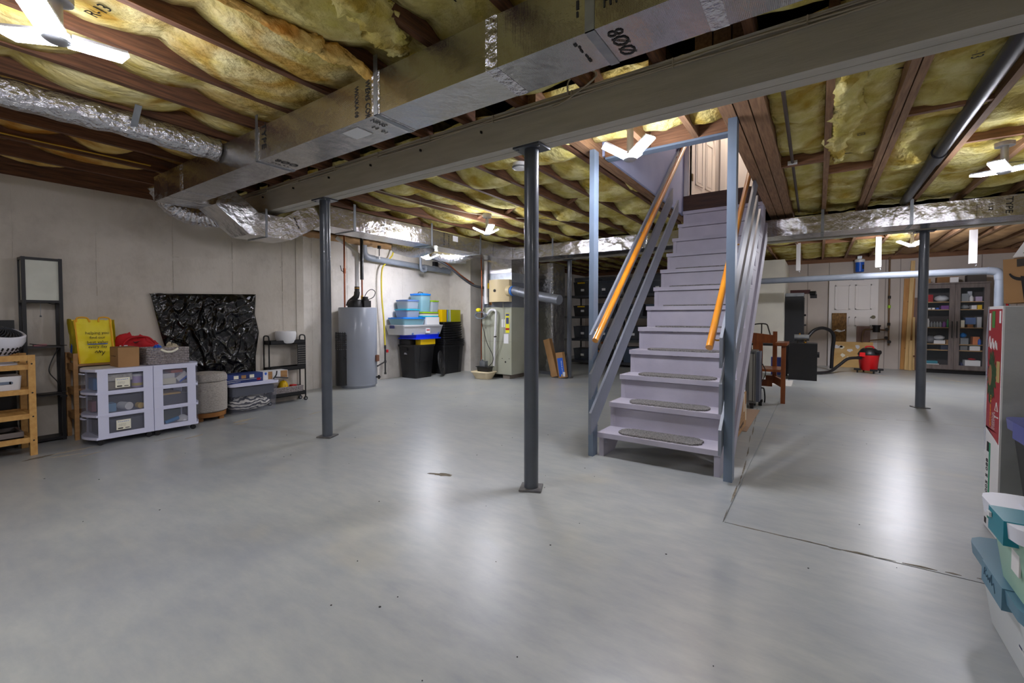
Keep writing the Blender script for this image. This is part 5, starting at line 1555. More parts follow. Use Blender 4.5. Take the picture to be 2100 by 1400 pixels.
tB = clear_tub('storage_tub', 'tall aqua tub with blue handled lid at the top of the tub pile', (-6.26, -5.955, 5.79, 6.03, 1.20, 1.50), .012, m_lidblue, m_tubteal, .03, .012, 'tub')
build('carry_handle', MB().tube(smooth_path([(-6.1, 5.84, 1.535), (-6.1, 5.86, 1.56), (-6.1, 5.94, 1.56), (-6.1, 5.97, 1.535)], 4), .006, 6), m_black, tB)
clear_tub('storage_tub', 'small clear tub with lime green lid, rightmost on top of the tub pile', (-6.18, -5.955, 6.05, 6.25, 1.20, 1.388), .012, m_lidgreen, m_tubclear, .022, .010, 'tub')
# nested black totes
zz = .0
for k in range(11):
    if k == 0: b = (-6.31, -5.885, 6.30, 6.88, 0, .56)
    elif k < 4: b = (-6.31, -5.885, 6.31, 6.89, .20 + .04 * k, .56 + .038 * k)
    else: b = (-6.30, -5.89, 6.31, 6.86 - .006 * k, .30 + .04 * k, .675 + .0475 * (k - 3))
    if k == 0:
        tote('storage_tote', 'lowest black tote of the tall nested stack in the corner', b, .035, m_btote, 'tote', True, 'nested black totes')
    else:
        x0, x1, y0, y1, z0, z1 = b
        t = thing('storage_tote', '%s black tote up in the tall nested corner stack, only its ribbed rim showing' % ('', 'second', 'third', 'fourth', 'fifth', 'sixth', 'seventh', 'eighth', 'ninth', 'tenth', 'topmost')[k], 'tote', ((x0 + x1) / 2, (y0 + y1) / 2, z1 - .05), 'nested black totes')
        build('rim', MB().frustum(x0 - .018, x1 + .018, y0 - .018, y1 + .018, z1 - .016, z1, .003, r=.045), m_btote, t, bevel=.003, seg=1)
        build('collar', MB().frustum(x0 - .004, x1 + .004, y0 - .004, y1 + .004, z1 - .037, z1 - .016, .004, r=.03), m_btote, t)
ZT = .675 + .0475 * 7 + .001
for i, (y0, y1, m, nm) in enumerate(((6.30, 6.42, m_yellowlid, 'thick yellow crate'), (6.43, 6.45, m_tray, 'brown lid'), (6.455, 6.475, mat('sky_lid', (130, 190, 226), .4), 'pale blue lid'), (6.48, 6.50, m_lidgreen, 'lime green lid'), (6.505, 6.54, mat('pale_lid', (200, 206, 208), .4), 'pale grey lid'), (6.545, 6.83, mat('olive_lid', (190, 186, 20), .4, alpha=.9), 'olive yellow lid'))):
    t = simple('tub_cover' if i else 'yellow_crate', '%s standing on edge on the nested black totes' % nm, 'lid' if i else 'crate', (-6.22 if i else -6.2, -5.93, y0, y1, ZT, ZT + .235), m, .006, group='lids standing on edge')
dl = thing('bin_cover', 'round ribbed black bin lid leaning between the two black tote stacks', 'lid', (-5.84, 6.13, 0))
Cd = Vector((-5.80, 6.13, .236))
nd = Vector((1, .60, .18)).normalized(); s1 = nd.cross(Vector((0, 0, 1))).normalized(); s2 = s1.cross(nd)
for (r0, r1, t0, t1, nm) in ((.228, .228, 0, .012, 'lid_disc'), (.232, .228, .0, .022, 'lid_rim'), (.17, .165, .012, .020, 'lid_ring'), (.09, .085, .012, .022, 'lid_ring')):
    mb = MB()
    if nm == 'lid_disc': mb.cyl(Cd + nd * t0, Cd + nd * t1, r0, r1, n=40)
    else: mb.tube([Cd + nd * .012 + s1 * (r0 * math.cos(a)) + s2 * (r0 * math.sin(a)) for a in [i * 2 * PI / 40 for i in range(41)]], .007, 6)
    build(nm, mb, mat('dark_rubber', (40, 40, 42), .5), dl)

# ================================================================== FURNACE
m_furn = mat('sage_enamel', (158, 160, 142), .45, c2=(164, 166, 150), nscale=3)
m_plen = mat('grey_sheet_metal', (112, 116, 124), .42, .5, c2=(120, 124, 132), nscale=4)
m_hum = mat('beige_plastic', (206, 188, 146), .45)
fu = thing('furnace', 'tall sage green furnace cabinet with grey plenum under the foil duct', 'furnace', (-4.78, 6.8, 0))
FX0, FX1, FY0, FY1 = -5.12, -4.455, 6.495, 7.06
build('cabinet', MB().box(FX0, FX1, FY0, FY1, .075, 1.275), m_furn, fu, bevel=.006)
build('door_seam', MB().box(FX0 + .19, FX0 + .194, FY0 - .002, FY0, .08, 1.27).box(FX0, FX1, FY0 - .002, FY0, .66, .663), mat('seam_dark', (98, 100, 88), .6), fu)
build('plenum', MB().box(FX0 + .02, FX1 - .004, FY0 + .02, FY1, 1.275, 1.885), m_plen, fu, bevel=.004)
build('plenum_cap', MB().box(FX0 + .12, FX1 - .002, FY0 + .01, FY1, 1.72, 1.885), m_steel, fu, bevel=.003)
build('supply_duct', MB().box(FX0 + .09, FX1 + .002, FY0, FY1, 1.885, 2.128), m_foil_bright, fu, bevel=.010)
for x in (FX0 + .06, FX1 - .20):
    build('support_block', MB().box(x, x + .15, FY0 + .02, FY1 - .03, 0, .075), mat('grey_block', (120, 112, 102), .8), fu)
for (x, z) in ((FX0 + .1, .9), (FX0 + .3, .74), (FX0 + .3, .4), (FX1 - .2, .36), (FX1 - .05, .36)):
    build('screw', MB().cyl((x, FY0 - .004, z), (x, FY0, z), .007, n=8), m_rod, fu)
build('sight_hole', MB().cyl((FX1 - .13, FY0 - .003, .30), (FX1 - .13, FY0, .30), .016, n=14), m_ink, fu)
stk = build('rating_sticker', MB().box(FX1 - .125, FX1 - .045, FY0 - .003, FY0, .82, 1.17), mat('sticker_yellow', (226, 220, 40), .5), fu)
build('sticker_print', MB().box(FX1 - .115, FX1 - .055, FY0 - .004, FY0 - .003, .98, 1.09).box(FX1 - .12, FX1 - .05, FY0 - .004, FY0 - .003, 1.12, 1.16), mat('sticker_ink', (60, 66, 110), .5), stk)
build('sticker_flag', MB().box(FX1 - .125, FX1 - .045, FY0 - .004, FY0 - .003, .87, .905), m_red, stk)
build('paper_tag', MB().box(FX1 - .21, FX1 - .135, FY0 - .003, FY0, .92, 1.06), m_white, fu)
build('paper_tag', MB().box(FX1 - .165, FX1 - .065, FY0 - .003, FY0, .63, .80), m_white, fu)
build('warning_label', MB().box(FX0 + .10, FX0 + .20, FY0 + .015, FY0 + .021, 1.62, 1.80), mat('label_yellow', (236, 206, 20), .5), fu)
build('small_label', MB().box(FX0 + .16, FX0 + .22, FY0 + .014, FY0 + .02, 1.32, 1.38), m_wood, fu)
hmf = thing('humidifier', 'beige bow fronted humidifier mounted on the furnace plenum', 'humidifier', (-4.66, 6.4, 1.36))
pts = [(-4.90, 6.51)]
for k in range(11):
    u = k / 10
    pts.append((-4.90 + .44 * u, 6.40 - .10 * math.sin(PI * u) ** .8 + .03))
pts.append((-4.46, 6.51))
build('housing', MB().prism(pts, 'z', 1.37, 1.76), m_hum, hmf, bevel=.012)
build('badge', MB().lathe((0, 0, 0), [(.001, 0), (.028, 0), (.028, .006)], 18).rot((0, 0, 0), 0), m_rod, hmf) if False else None
build('badge', MB().cyl((-4.70, 6.331, 1.565), (-4.70, 6.322, 1.565), .026, n=18), m_rod, hmf)
build('inlet_collar', MB().cyl((-4.47, 6.44, 1.56), (-4.40, 6.42, 1.555), .098, .085, n=24), m_hum, hmf)
build('feed_tube', MB().tube(smooth_path([(-4.62, 6.47, 1.37), (-4.62, 6.475, 1.1), (-4.63, 6.475, .8), (-4.72, 6.47, .5), (-4.86, 6.46, .26)], 6), .005, 6), mat('clear_tube', (176, 176, 160), .4), hmf)
fp = thing('flue_duct', 'round grey bypass duct curving from the humidifier past the post', 'duct', (-4.4, 6.42, 1.55))
build('duct_run', MB().tube(smooth_path([(-4.42, 6.43, 1.555), (-4.30, 6.41, 1.55), (-4.18, 6.38, 1.52), (-3.85, 6.32, 1.455), (-3.35, 6.22, 1.37)], 7), .078, 20), m_plen, fp, smooth=60)
build('blue_tape', MB().cyl((-4.39, 6.425, 1.555), (-4.345, 6.416, 1.553), .086, n=24), mat('blue_tape', (50, 110, 190), .5), fp)
build('seam_ring', MB().tube([(-4.20 + .0, 6.386 + .08 * math.cos(a), 1.525 + .08 * math.sin(a)) for a in [i * 2 * PI / 20 for i in range(21)]], .005, 6), m_steel, fp)
# pipes and pump in front of the furnace
pv = thing('condensate_pipe', 'white plastic pipe dropping from the foil duct with a trap in front of the furnace', 'pipe', (-4.98, 6.44, .2))
build('pipe_run', MB().cyl((-4.98, 6.44, 1.45), (-4.98, 6.44, 2.11), .030, n=14), m_pvc, pv)
build('pipe_run', MB().cyl((-4.97, 6.44, 1.34), (-4.98, 6.44, 1.46), .036, n=14), m_pvc, pv)
build('trap', MB().tube(smooth_path([(-5.06, 6.44, 1.48), (-5.06, 6.44, 1.26), (-5.05, 6.44, 1.18), (-5.0, 6.44, 1.13), (-4.95, 6.44, 1.15), (-4.88, 6.44, 1.22), (-4.80, 6.44, 1.23), (-4.755, 6.44, 1.20), (-4.75, 6.44, 1.12)], 6), .022, 12), m_pvc, pv)
build('pipe_run', MB().cyl((-4.75, 6.44, 1.16), (-4.80, 6.44, .22), .021, n=12), m_pvc, pv)
build('pipe_clip', MB().cyl((-4.772, 6.44, .74), (-4.773, 6.44, .76), .027, n=12), m_rod, pv)
cp = thing('water_pipe', 'copper line running up in front of the furnace corner', 'pipe', (-5.08, 6.43, .2))
build('pipe_run', MB().tube(smooth_path([(-5.06, 6.405, .22), (-5.07, 6.42, .8), (-5.05, 6.41, 1.5), (-5.07, 6.42, 2.15)], 8), .010, 8), m_copper, cp)
lsx = thing('line_set', 'black sleeved copper line set sagging from the foil duct to the furnace', 'pipe', (-5.5, 6.0, 1.9))
build('sleeve', MB().tube(smooth_path([(-5.75, 5.85, 2.16), (-5.55, 6.0, 2.05), (-5.35, 6.2, 1.82), (-5.2, 6.36, 1.68), (-5.0, 6.46, 1.63)], 7), .022, 10), m_pipeblack, lsx)
build('copper_line', MB().tube(smooth_path([(-5.73, 5.83, 2.18), (-5.53, 5.98, 2.08), (-5.33, 6.18, 1.85), (-5.18, 6.345, 1.70)], 7), .009, 8), m_copper, lsx)
wr = build('control_wire', MB().tube(smooth_path([(-5.0, 6.40, 1.25), (-5.04, 6.39, 1.05), (-5.0, 6.40, .85), (-4.92, 6.40, .62), (-4.80, 6.40, .42), (-4.80, 6.40, .30), (-4.90, 6.40, .20)], 8), .006, 6), m_black, loc=(-5, 6.4, .2)); tag(wr, 'black power cord hanging in a curve in front of the furnace', 'cord')
hs = build('hose_coil', MB().tube([(-5.04 + .12 * math.cos(t) , 6.385 - .004 * t, 1.13 + .06 * math.sin(t)) for t in [i * .35 for i in range(38)]], .007, 6), mat('clear_hose', (120, 130, 140), .3, alpha=.8), loc=(-5.04, 6.38, 1.13)); tag(hs, 'coiled clear hose hung on the white trap pipe', 'hose')
hy = heap('work_glove', 'yellow glove tucked on top of the coiled hose by the furnace', 'glove', (-5.10, 6.37, 1.19), (.05, .03, .035), mat('glove_yellow', (226, 214, 20), .7), 5)
pm = thing('condensate_pump', 'small condensate pump with black tank on the cream basin', 'pump', (-4.9, 6.33, .13))
build('pump_tank', MB().frustum(-5.06, -4.80, 6.26, 6.42, .128, .215, .01, r=.015), m_black, pm, bevel=.004)
build('pump_motor', MB().box(-5.02, -4.90, 6.30, 6.39, .215, .31).cyl((-4.99, 6.34, .31), (-4.99, 6.34, .335), .02, n=10), m_steel, pm, bevel=.004)
build('pump_lid', MB().box(-5.07, -4.79, 6.25, 6.43, .205, .216), m_black, pm)
bs = thing('basin', 'cream plastic wash basin on the floor in front of the furnace', 'basin', (-4.92, 6.3, 0))
mb = MB().frustum(-5.12, -4.74, 6.16, 6.46, 0.0, .125, .05, r=.05)
build('basin_shell', mb, mat('cream_plastic', (226, 210, 176), .45), bs, bevel=.004)
build('basin_rim', MB().tube([(-5.08, 6.15, .122), (-4.78, 6.15, .122), (-4.73, 6.20, .122), (-4.73, 6.42, .122), (-4.78, 6.47, .122), (-5.08, 6.47, .122), (-5.13, 6.42, .122), (-5.13, 6.20, .122), (-5.08, 6.15, .122)], .010, 8), mat('cream_plastic', (226, 210, 176), .45), bs)
# return duct behind the furnace (foil column)
rd = thing('return_duct', 'foil wrapped return duct standing behind the furnace beside the boxes', 'duct', (-4.2, 7.55, 0))
build('duct_column', MB().box(-4.45, -4.165, 7.45, 7.95, .06, 2.13), m_foil_bright, rd, bevel=.015, seg=3)
build('corner_tape', MB().box(-4.19, -4.150, 7.435, 7.46, .06, 2.12), m_flex, rd)
build('duct_base', MB().box(-4.44, -4.17, 7.46, 7.94, 0, .06), m_plen, rd)
def leaning(name, label, x0, x1, y, h, d, lean, m=m_card):
    t = thing(name, label, 'box', ((x0 + x1) / 2, y, 0))
    mb = MB().box(x0, x1, y - d, y, 0.002, h)
    M = Matrix.Translation((x0, y, 0)) @ Matrix.Rotation(lean, 4, 'Y') @ Matrix.Translation((-x0, -y, 0))
    bmesh.ops.transform(mb.bm, matrix=M, verts=mb.bm.verts)
    mn = min(v.co.z for v in mb.bm.verts)
    bmesh.ops.translate(mb.bm, vec=(0, 0, .001 - mn), verts=mb.bm.verts)
    build('carton', mb, m, t, bevel=.003)
    return t, M, mn
lt, LM, lmn = leaning('cardboard_box', 'tall narrow cardboard box leaning left between two shorter boxes by the foil duct', -3.99, -3.86, 7.22, .70, .11, math.radians(-15))
leaning('cardboard_box', 'short upright cardboard box leaning on the foil return duct', -4.10, -3.98, 7.40, .38, .14, math.radians(0), m_cardd)
lt2, LM2, mn2 = leaning('cardboard_box', 'cardboard box with blue printed label leaning beside the slim post', -3.83, -3.69, 7.18, .46, .09, math.radians(-9))
mb = MB().box(-3.81, -3.70, 7.087, 7.0895, .03, .36)
bmesh.ops.transform(mb.bm, matrix=LM2, verts=mb.bm.verts); bmesh.ops.translate(mb.bm, vec=(0, 0, .001 - mn2), verts=mb.bm.verts)
bl_ = build('blue_label', mb, m_blue, lt2)
scribble('label_print', (-3.765, 7.0862, .20), (-.16, 0, 1), (-1, 0, -.16), .24, .025, 1, m_white, lt2, 3, .5)
build('label_flash', MB().box(-3.775, -3.755, 7.0855, 7.0862, .04, .075), m_yellowlid, lt2)
build('label_panel', MB().box(-3.74, -3.70, 7.085, 7.0865, .04, .12), m_white, lt2)

# ================================================================== DARK STORAGE AREA BEHIND THE STAIRS
m_dkshelf = mat('dark_resin_shelf', (60, 62, 66), .6)
m_whshelf = mat('white_resin_shelf', (150, 150, 146), .6)
m_smoke = mat('smoked_tub', (60, 66, 78), .3, alpha=.75)
def resin_shelf(label, x0, x1, y0, y1, zs, m, posts=True):
    t = thing('resin_shelf', label, 'shelf', ((x0 + x1) / 2, (y0 + y1) / 2, 0))
    for z in zs:
        build('shelf_tray', MB().box(x0, x1, y0, y1, z - .05, z), m, t, bevel=.006, seg=1)
    for x in (x0 + .03, x1 - .03):
        for y in (y0 + .03, y1 - .03):
            build('post', MB().cyl((x, y, 0), (x, y, zs[-1]), .022, n=10), m, t)
    return t
resin_shelf('white plastic shelf unit in the dark area beside the foil return duct', -5.55, -5.06, 9.40, 9.80, (.22, .58, 1.12, 1.62), m_whshelf)
resin_shelf('dark plastic shelf unit stacked with smoky tubs behind the stairs', -4.84, -3.68, 9.43, 10.07, (.10, .60, 1.12, 1.60), m_dkshelf)
resin_shelf('second dark plastic shelf unit behind the stairs, nearer the treads', -3.66, -2.46, 9.43, 10.07, (.10, .60, 1.12, 1.60), m_dkshelf)
dc = thing('wooden_chair', 'dark red chair back standing on the white plastic shelf', 'chair', (-5.3, 9.6, 1.62))
build('chair_back', MB().box(-5.48, -5.12, 9.58, 9.62, 1.63, 2.12), mat('mahogany', (70, 20, 16), .35), dc, bevel=.03, seg=4)
for x in (-5.46, -5.16):
    build('leg', MB().box(x, x + .04, 9.56, 9.64, 1.622, 1.66), mat('mahogany', (70, 20, 16), .35), dc)
fx_ = thing('exercise_bike_part', 'red and black gear frame on the white plastic shelf', 'tool', (-5.3, 9.6, .58))
build('red_frame', MB().tube([(-5.40, 9.5, .60), (-5.34, 9.5, .95), (-5.22, 9.5, 1.02)], .02, 8), m_red, fx_)
build('red_frame', MB().tube([(-5.34, 9.5, .95), (-5.42, 9.5, 1.03)], .02, 8), m_red, fx_)
build('wheel', MB().cyl((-5.25, 9.48, .66), (-5.25, 9.54, .66), .07, n=20), m_black, fx_)
simple('dark_bag', 'black bag on the upper tray of the white plastic shelf', 'bag', (-5.34, -5.12, 9.46, 9.72, 1.122, 1.36), m_black, .05)
simple('dark_bag', 'black bag on the low tray of the white plastic shelf', 'bag', (-5.45, -5.12, 9.46, 9.72, .222, .40), m_black, .05)
rnd = random.Random(4)
cols = [m_smoke, m_btote, m_smoke, mat('slate_tub', (70, 84, 104), .4), m_btote]
wh_n = ('first', 'second', 'third', 'fourth', 'fifth', 'sixth')
k = 0
for (xa, nm) in ((-4.76, 'left'), (-3.56, 'right')):
    for zi, z in enumerate((.10, .60, 1.12, 1.60)):
        for j in range(2):
            x0 = xa + j * .52
            h = rnd.uniform(.22, .34) if z < 1.5 else rnd.uniform(.24, .30)
            lev = ('lowest', 'second', 'third', 'top')[zi]
            t = clear_tub('storage_tub', '%s tub %s on the %s level of the %s dark shelf unit' % (('smoky', 'black', 'grey', 'slate', 'dark')[k % 5], ('nearer the foil duct', 'nearer the stairs')[j], lev, nm), (x0, x0 + .47, 9.51, 9.97, z + .001, z + h), .02, cols[k % 5], cols[k % 5], .02, .008, 'tub', 'tubs on the dark shelves')
            build('tub_label', MB().box(x0 + .20, x0 + .28, 9.505, 9.512, z + .10, z + .15), m_white, t)
            if k in (1, 4, 6):
                build('handle', MB().box(x0 + .12, x0 + .3, 9.49, 9.503, z + h - .02, z + h + .01), m_yellowlid if k != 1 else mat('dull_orange', (200, 110, 20), .5), t)
            if zi == 3:
                simple('flat_tub', 'flat dark tub on the %s tub of the top level, %s dark shelf unit' % (('outer', 'inner')[j], nm), 'tub', (x0 + .02, x0 + .46, 9.53, 9.94, z + h + .030, z + h + .12), m_smoke, .01)
            k += 1
heap('orange_cloth', 'orange and red cloth lying on the low tub behind the slim post', 'cloth', (-4.0, 9.75, .45), (.14, .12, .05), mat('cloth_orange', (216, 110, 20), .8), 8)
# ================================================================== FAR RIGHT, BACK WALL
m_bdoor = mat('stored_door_paint', (214, 208, 204), .5)
dl_ = thing('spare_door', 'white six panel door leaning on the back wall behind the boards', 'door', (.63, 12.3, 0))
Md = Matrix(((1, 0, 0, .20), (0, -1, 0, 12.31), (0, 0, 1, .005), (0, 0, 0, 1)))
build('door_slab', MB().box(0, .86, -.03, .012, 0, 1.95, Md), m_bdoor, dl_, bevel=.003)
for (z0, z1) in ((.15, .72), (.90, 1.10), (1.26, 1.80)):
    for (a, b) in ((.11, .38), (.47, .75)):
        mb = MB(); f = .022; y, dy = .012, .020
        mb.box(a, b, y, y + dy, z0, z0 + f, Md).box(a, b, y, y + dy, z1 - f, z1, Md).box(a, a + f, y, y + dy, z0, z1, Md).box(b - f, b, y, y + dy, z0, z1, Md)
        mb.box(a + .05, b - .05, y, y + .007, z0 + .05, z1 - .05, Md)
        build('door_panel', mb, m_bdoor, dl_, bevel=.004, seg=1)
build('knob_hole', MB().cyl((.985, 12.298, 1.10), (.985, 12.290, 1.10), .038, n=20), mat('aged_knob', (82, 76, 56), .4, .6), dl_)
def board(name, label, x0, x1, z0, z1, y, m, t=.018, cat='board', tilt=0):
    c = ((x0 + x1) / 2, y, z0)
    mb = MB().box(x0, x1, y - t, y, z0, z1)
    if tilt: mb.rot((c[0], y, z0), tilt, 'Y')
    return tag(build(name, mb, m, loc=c, bevel=.002), label, cat)
m_osb = mat('strand_board', (140, 104, 56), .8, c2=(96, 68, 34), nscale=34, bump=.2, bscale=40, stretch=(1, 1, .5))
m_ply = mat('light_plywood', (214, 178, 116), .6, c2=(196, 156, 92), nscale=2.5, stretch=(1, 1, 3))
m_walnut = mat('brown_laminate', (122, 92, 80), .5, c2=(104, 76, 66), nscale=4, stretch=(12, 1, 1))
ob = board('strand_board', 'narrow brown strand board standing in front of the white door', .265, .525, .002, 1.19, 12.27, m_osb)
build('paint_smear', MB().prism([(.29, .78), (.36, .83), (.44, .80), (.50, .83), (.50, .80), (.40, .765), (.33, .79)], 'y', 12.249, 12.2515), m_white, ob)
board('laminate_board', 'white laminate sheet between strand board and brown laminate', .528, .72, .002, .90, 12.265, m_bdoor)
board('laminate_board', 'brown laminate sheet leaning on the white door', .70, .935, .002, .905, 12.245, m_walnut)
pl = board('plywood_sheet', 'pale plywood sheet with white paint smears behind the red vacuum', .275, .985, .002, .56, 12.22, m_ply)
rnd = random.Random(5)
for k in range(7):
    x, z = rnd.uniform(.33, .75), rnd.uniform(.06, .48)
    pts = [(x + rnd.uniform(.03, .06) * math.cos(a), z + rnd.uniform(.02, .05) * math.sin(a)) for a in [i * PI / 4 for i in range(8)]]
    build('paint_smear', MB().prism(pts, 'y', 12.1985, 12.2015), m_cream if k % 2 else m_white, pl)
m_lum = mat('pale_lumber', (216, 184, 128), .6, c2=(200, 164, 104), nscale=3, stretch=(8, 8, 1))
m_lumd = mat('golden_lumber', (188, 138, 74), .6, c2=(170, 120, 60), nscale=3, stretch=(8, 8, 1))
for i, (lab, x0, x1, h, y, m, t, tl) in enumerate((
        ('wide golden pine board leaning leftmost on the back wall', 1.44, 1.615, 1.90, 12.345, m_lumd, .03, .02),
        ('tall pale stud in front of the golden board, reaching the wall top', 1.50, 1.565, 2.26, 12.285, m_lum, .04, .03),
        ('short pale stud standing in front of the tall pale stud', 1.560, 1.610, .62, 12.22, m_lum, .04, .0),
        ('thin pale batten leaning between studs and cabinet', 1.625, 1.66, 1.10, 12.26, m_lum, .02, -.01),
        ('dark brown board behind the thin batten by the cabinet', 1.63, 1.69, 1.50, 12.34, m_walnut, .02, 0))):
    o = board('lumber', lab, x0, x1, .004, h, y, m, t, 'lumber', tl)
    if i in (0, 2):
        for kz in ((1.42, .45) if i == 0 else (.3,)):
            build('wood_knot', MB().cyl((x0 + .07 + kz * .03, y - t - .001, kz), (x0 + .07 + kz * .03, y - t + .002, kz), .017, n=10), mat('knot_brown', (90, 54, 26), .7), o)
wpp = thing('water_pipe', 'brown copper water pipe with valves running down the back wall', 'pipe', (1.25, 12.25, .45))
build('pipe_run', MB().cyl((1.245, 12.30, .50), (1.235, 12.30, 2.36), .016, n=10), mat('dull_copper', (110, 84, 58), .5, .4), wpp)
for z in (1.32, 1.52, .95, 1.95):
    build('pipe_joint', MB().cyl((1.243, 12.30, z - .03), (1.243, 12.30, z + .03), .026, n=10), m_rod if z != 1.32 else m_lidgreen, wpp)
build('branch_pipe', MB().cyl((1.245, 12.28, .82), (.90, 12.20, .84), .016, n=10).cyl((1.245, 12.28, .64), (.92, 12.18, .60), .014, n=10).tube(smooth_path([(.90, 12.20, .84), (.83, 12.17, .82), (.80, 12.17, .70), (.80, 12.17, .56)], 5), .016, 8), mat('dull_copper', (110, 84, 58), .5, .4), wpp)
build('meter_body', MB().cyl((1.03, 12.17, .78), (1.03, 12.17, .90), .06, n=18).cyl((1.03, 12.17, .90), (1.03, 12.17, .93), .075, n=18), m_blk, wpp)
for (x, z) in ((1.21, .84), (1.25, .58), (1.20, .66)):
    build('valve_wheel', MB().cyl((x, 12.25, z), (x, 12.265, z), .035, n=12), m_rod, wpp)
wf = thing('water_filter', 'blue water filter canister hanging high on the back wall', 'filter', (.73, 12.22, 2.1))
build('canister', MB().lathe((.73, 12.22, 2.07), [(.06, 0), (.075, .01), (.078, .20), (.078, .21)], 20), mat('filter_blue', (20, 90, 200), .35), wf)
build('filter_cap', MB().lathe((.73, 12.22, 2.28), [(.086, 0), (.09, .01), (.09, .055), (.07, .07)], 20), m_white, wf)
build('mount', MB().box(.69, .77, 12.25, 12.36, 2.30, 2.42), m_steel, wf)
build('label_patch', MB().box(.765, .80, 12.155, 12.162, 2.13, 2.22), m_ink, wf)
vc = thing('shop_vacuum', 'red shop vacuum with black lid and casters on the floor by the back wall', 'vacuum', (.84, 11.25, 0))
vx, vy = .845, 11.25
build('drum', MB().lathe((vx, vy, 0), [(.135, .055), (.140, .06), (.165, .33), (.172, .34), (.172, .355)], 30), mat('vac_red', (214, 16, 22), .35), vc)
build('motor_head', MB().lathe((vx, vy, 0), [(.176, .355), (.178, .375), (.16, .41), (.13, .46), (.09, .49), (.001, .495)], 30), m_black, vc)
build('head_handle', MB().tube(smooth_path([(vx - .06, vy - .05, .48), (vx - .04, vy - .05, .52), (vx + .05, vy - .05, .52), (vx + .07, vy - .05, .48)], 4), .014, 8), m_red, vc)
build('latch', MB().box(vx - .155, vx - .07, vy - .20, vy - .165, .33, .41), mat('vac_red', (214, 16, 22), .35), vc, bevel=.008)
build('port', MB().cyl((vx + .10, vy - .12, .42), (vx + .16, vy - .17, .42), .04, n=14).cyl((vx - .13, vy - .14, .30), (vx - .19, vy - .17, .30), .032, n=14), m_black, vc)
for k in range(4):
    a = math.radians(20 + 90 * k)
    x, y = vx + .19 * math.cos(a), vy + .19 * math.sin(a)
    ft = build('caster_arm', MB().box(x - .055, x + .055, y - .04, y + .04, .05, .085), m_black, vc, bevel=.008)
    build('caster', MB().cyl((x - .012, y, .026), (x + .012, y, .026), .026, n=14), m_black, ft)
hz = build('vacuum_hose', MB().tube(smooth_path([(vx - .19, vy - .17, .30), (.50, 10.95, .28), (.36, 10.80, .16), (.22, 10.62, .05), (.08, 10.4, .035), (-.02, 10.3, .035)], 8), .028, 12), m_black, loc=(.4, 10.9, .03)); tag(hz, 'black corrugated hose running from the red vacuum along the floor', 'hose')
hz2 = build('vacuum_hose', MB().tube(smooth_path([(-.16, 10.75, .70), (-.06, 10.85, .83), (.08, 11.0, .88), (.22, 11.15, .82), (.28, 11.25, .68), (.26, 11.3, .4), (.25, 11.3, .04)], 8), .032, 12), m_black, loc=(0, 11, .04)); tag(hz2, 'black hose arching up behind the black speaker box', 'hose')
# black metal cabinet, black subwoofer box, table
fc = thing('metal_cabinet', 'tall black metal cabinet standing beside the cream wall pier', 'cabinet', (-.4, 11.2, 0))
build('carcass', MB().box(-.57, -.25, 11.0, 11.45, .01, 1.53), mat('black_metal_cab', (30, 31, 34), .45), fc, bevel=.006)
build('door', MB().box(-.248, -.235, 11.01, 11.44, .03, 1.51), mat('dark_metal_door', (46, 48, 52), .4), fc, bevel=.003)
build('handle', MB().cyl((-.235, 11.08, 1.14), (-.20, 11.08, 1.14), .02, n=12).box(-.235, -.195, 11.06, 11.10, .92, .95), m_blk, fc)
simple('metal_tray', 'grey metal tray on top of the tall black cabinet', 'tray', (-.56, -.24, 11.02, 11.40, 1.532, 1.60), m_steel, .008)
hd = thing('camera_case', 'dark red and black case lying behind the tray on the tall cabinet', 'case', (-.2, 11.55, 1.53))
build('case_body', MB().box(-.50, -.14, 11.40, 11.62, 1.601, 1.68), mat('wine_leather', (60, 16, 18), .5), hd, bevel=.015)
build('case_end', MB().cyl((-.14, 11.42, 1.60), (-.04, 11.40, 1.60), .05, n=16).box(-.14, -.02, 11.38, 11.48, 1.50, 1.58), m_blk, hd)
bb_ = thing('subwoofer', 'black box shaped speaker cabinet on the floor right of the wooden bench', 'speaker', (-.2, 9.45, 0))
build('cabinet_body', MB().box(-.41, .005, 9.26, 9.70, .0, .64), m_black, bb_, bevel=.008)
build('side_handle', MB().cyl((.005, 9.45, .44), (.035, 9.45, .44), .05, n=16), m_blk, bb_)
at = thing('air_tank', 'silver cylinder on a stand on top of the black speaker cabinet', 'tank', (-.22, 9.5, .64))
build('tank_body', MB().cyl((-.34, 9.48, .735), (-.12, 9.48, .735), .055, n=22), m_steel, at, bevel=.008)
build('tank_foot', MB().box(-.30, -.28, 9.45, 9.51, .641, .69).box(-.18, -.16, 9.45, 9.51, .641, .69), m_rod, at)
build('tank_valve', MB().cyl((-.26, 9.48, .785), (-.26, 9.48, .815), .012, n=10).cyl((-.19, 9.44, .655), (-.17, 9.40, .655), .014, n=10), m_brass, at)
dt = thing('low_table', 'low black table behind the wooden bench', 'table', (-.75, 10.0, 0))
build('tabletop', MB().box(-1.15, -.44, 9.75, 10.2, .555, .60), m_blk, dt, bevel=.004)
for x in (-1.13, -.49):
    for y in (9.77, 10.14):
        build('leg', MB().box(x, x + .04, y, y + .04, 0, .555), m_blk, dt)
simple('blue_jug', 'translucent blue jug standing on the floor under the low black table', 'jug', (-.72, -.56, 9.78, 9.92, .01, .34), mat('jug_blue', (40, 60, 150), .3, alpha=.9), .03)
sn_ = thing('sewing_stand', 'thin dark metal stand with cable on the low black table', 'stand', (-.9, 10.0, .60))
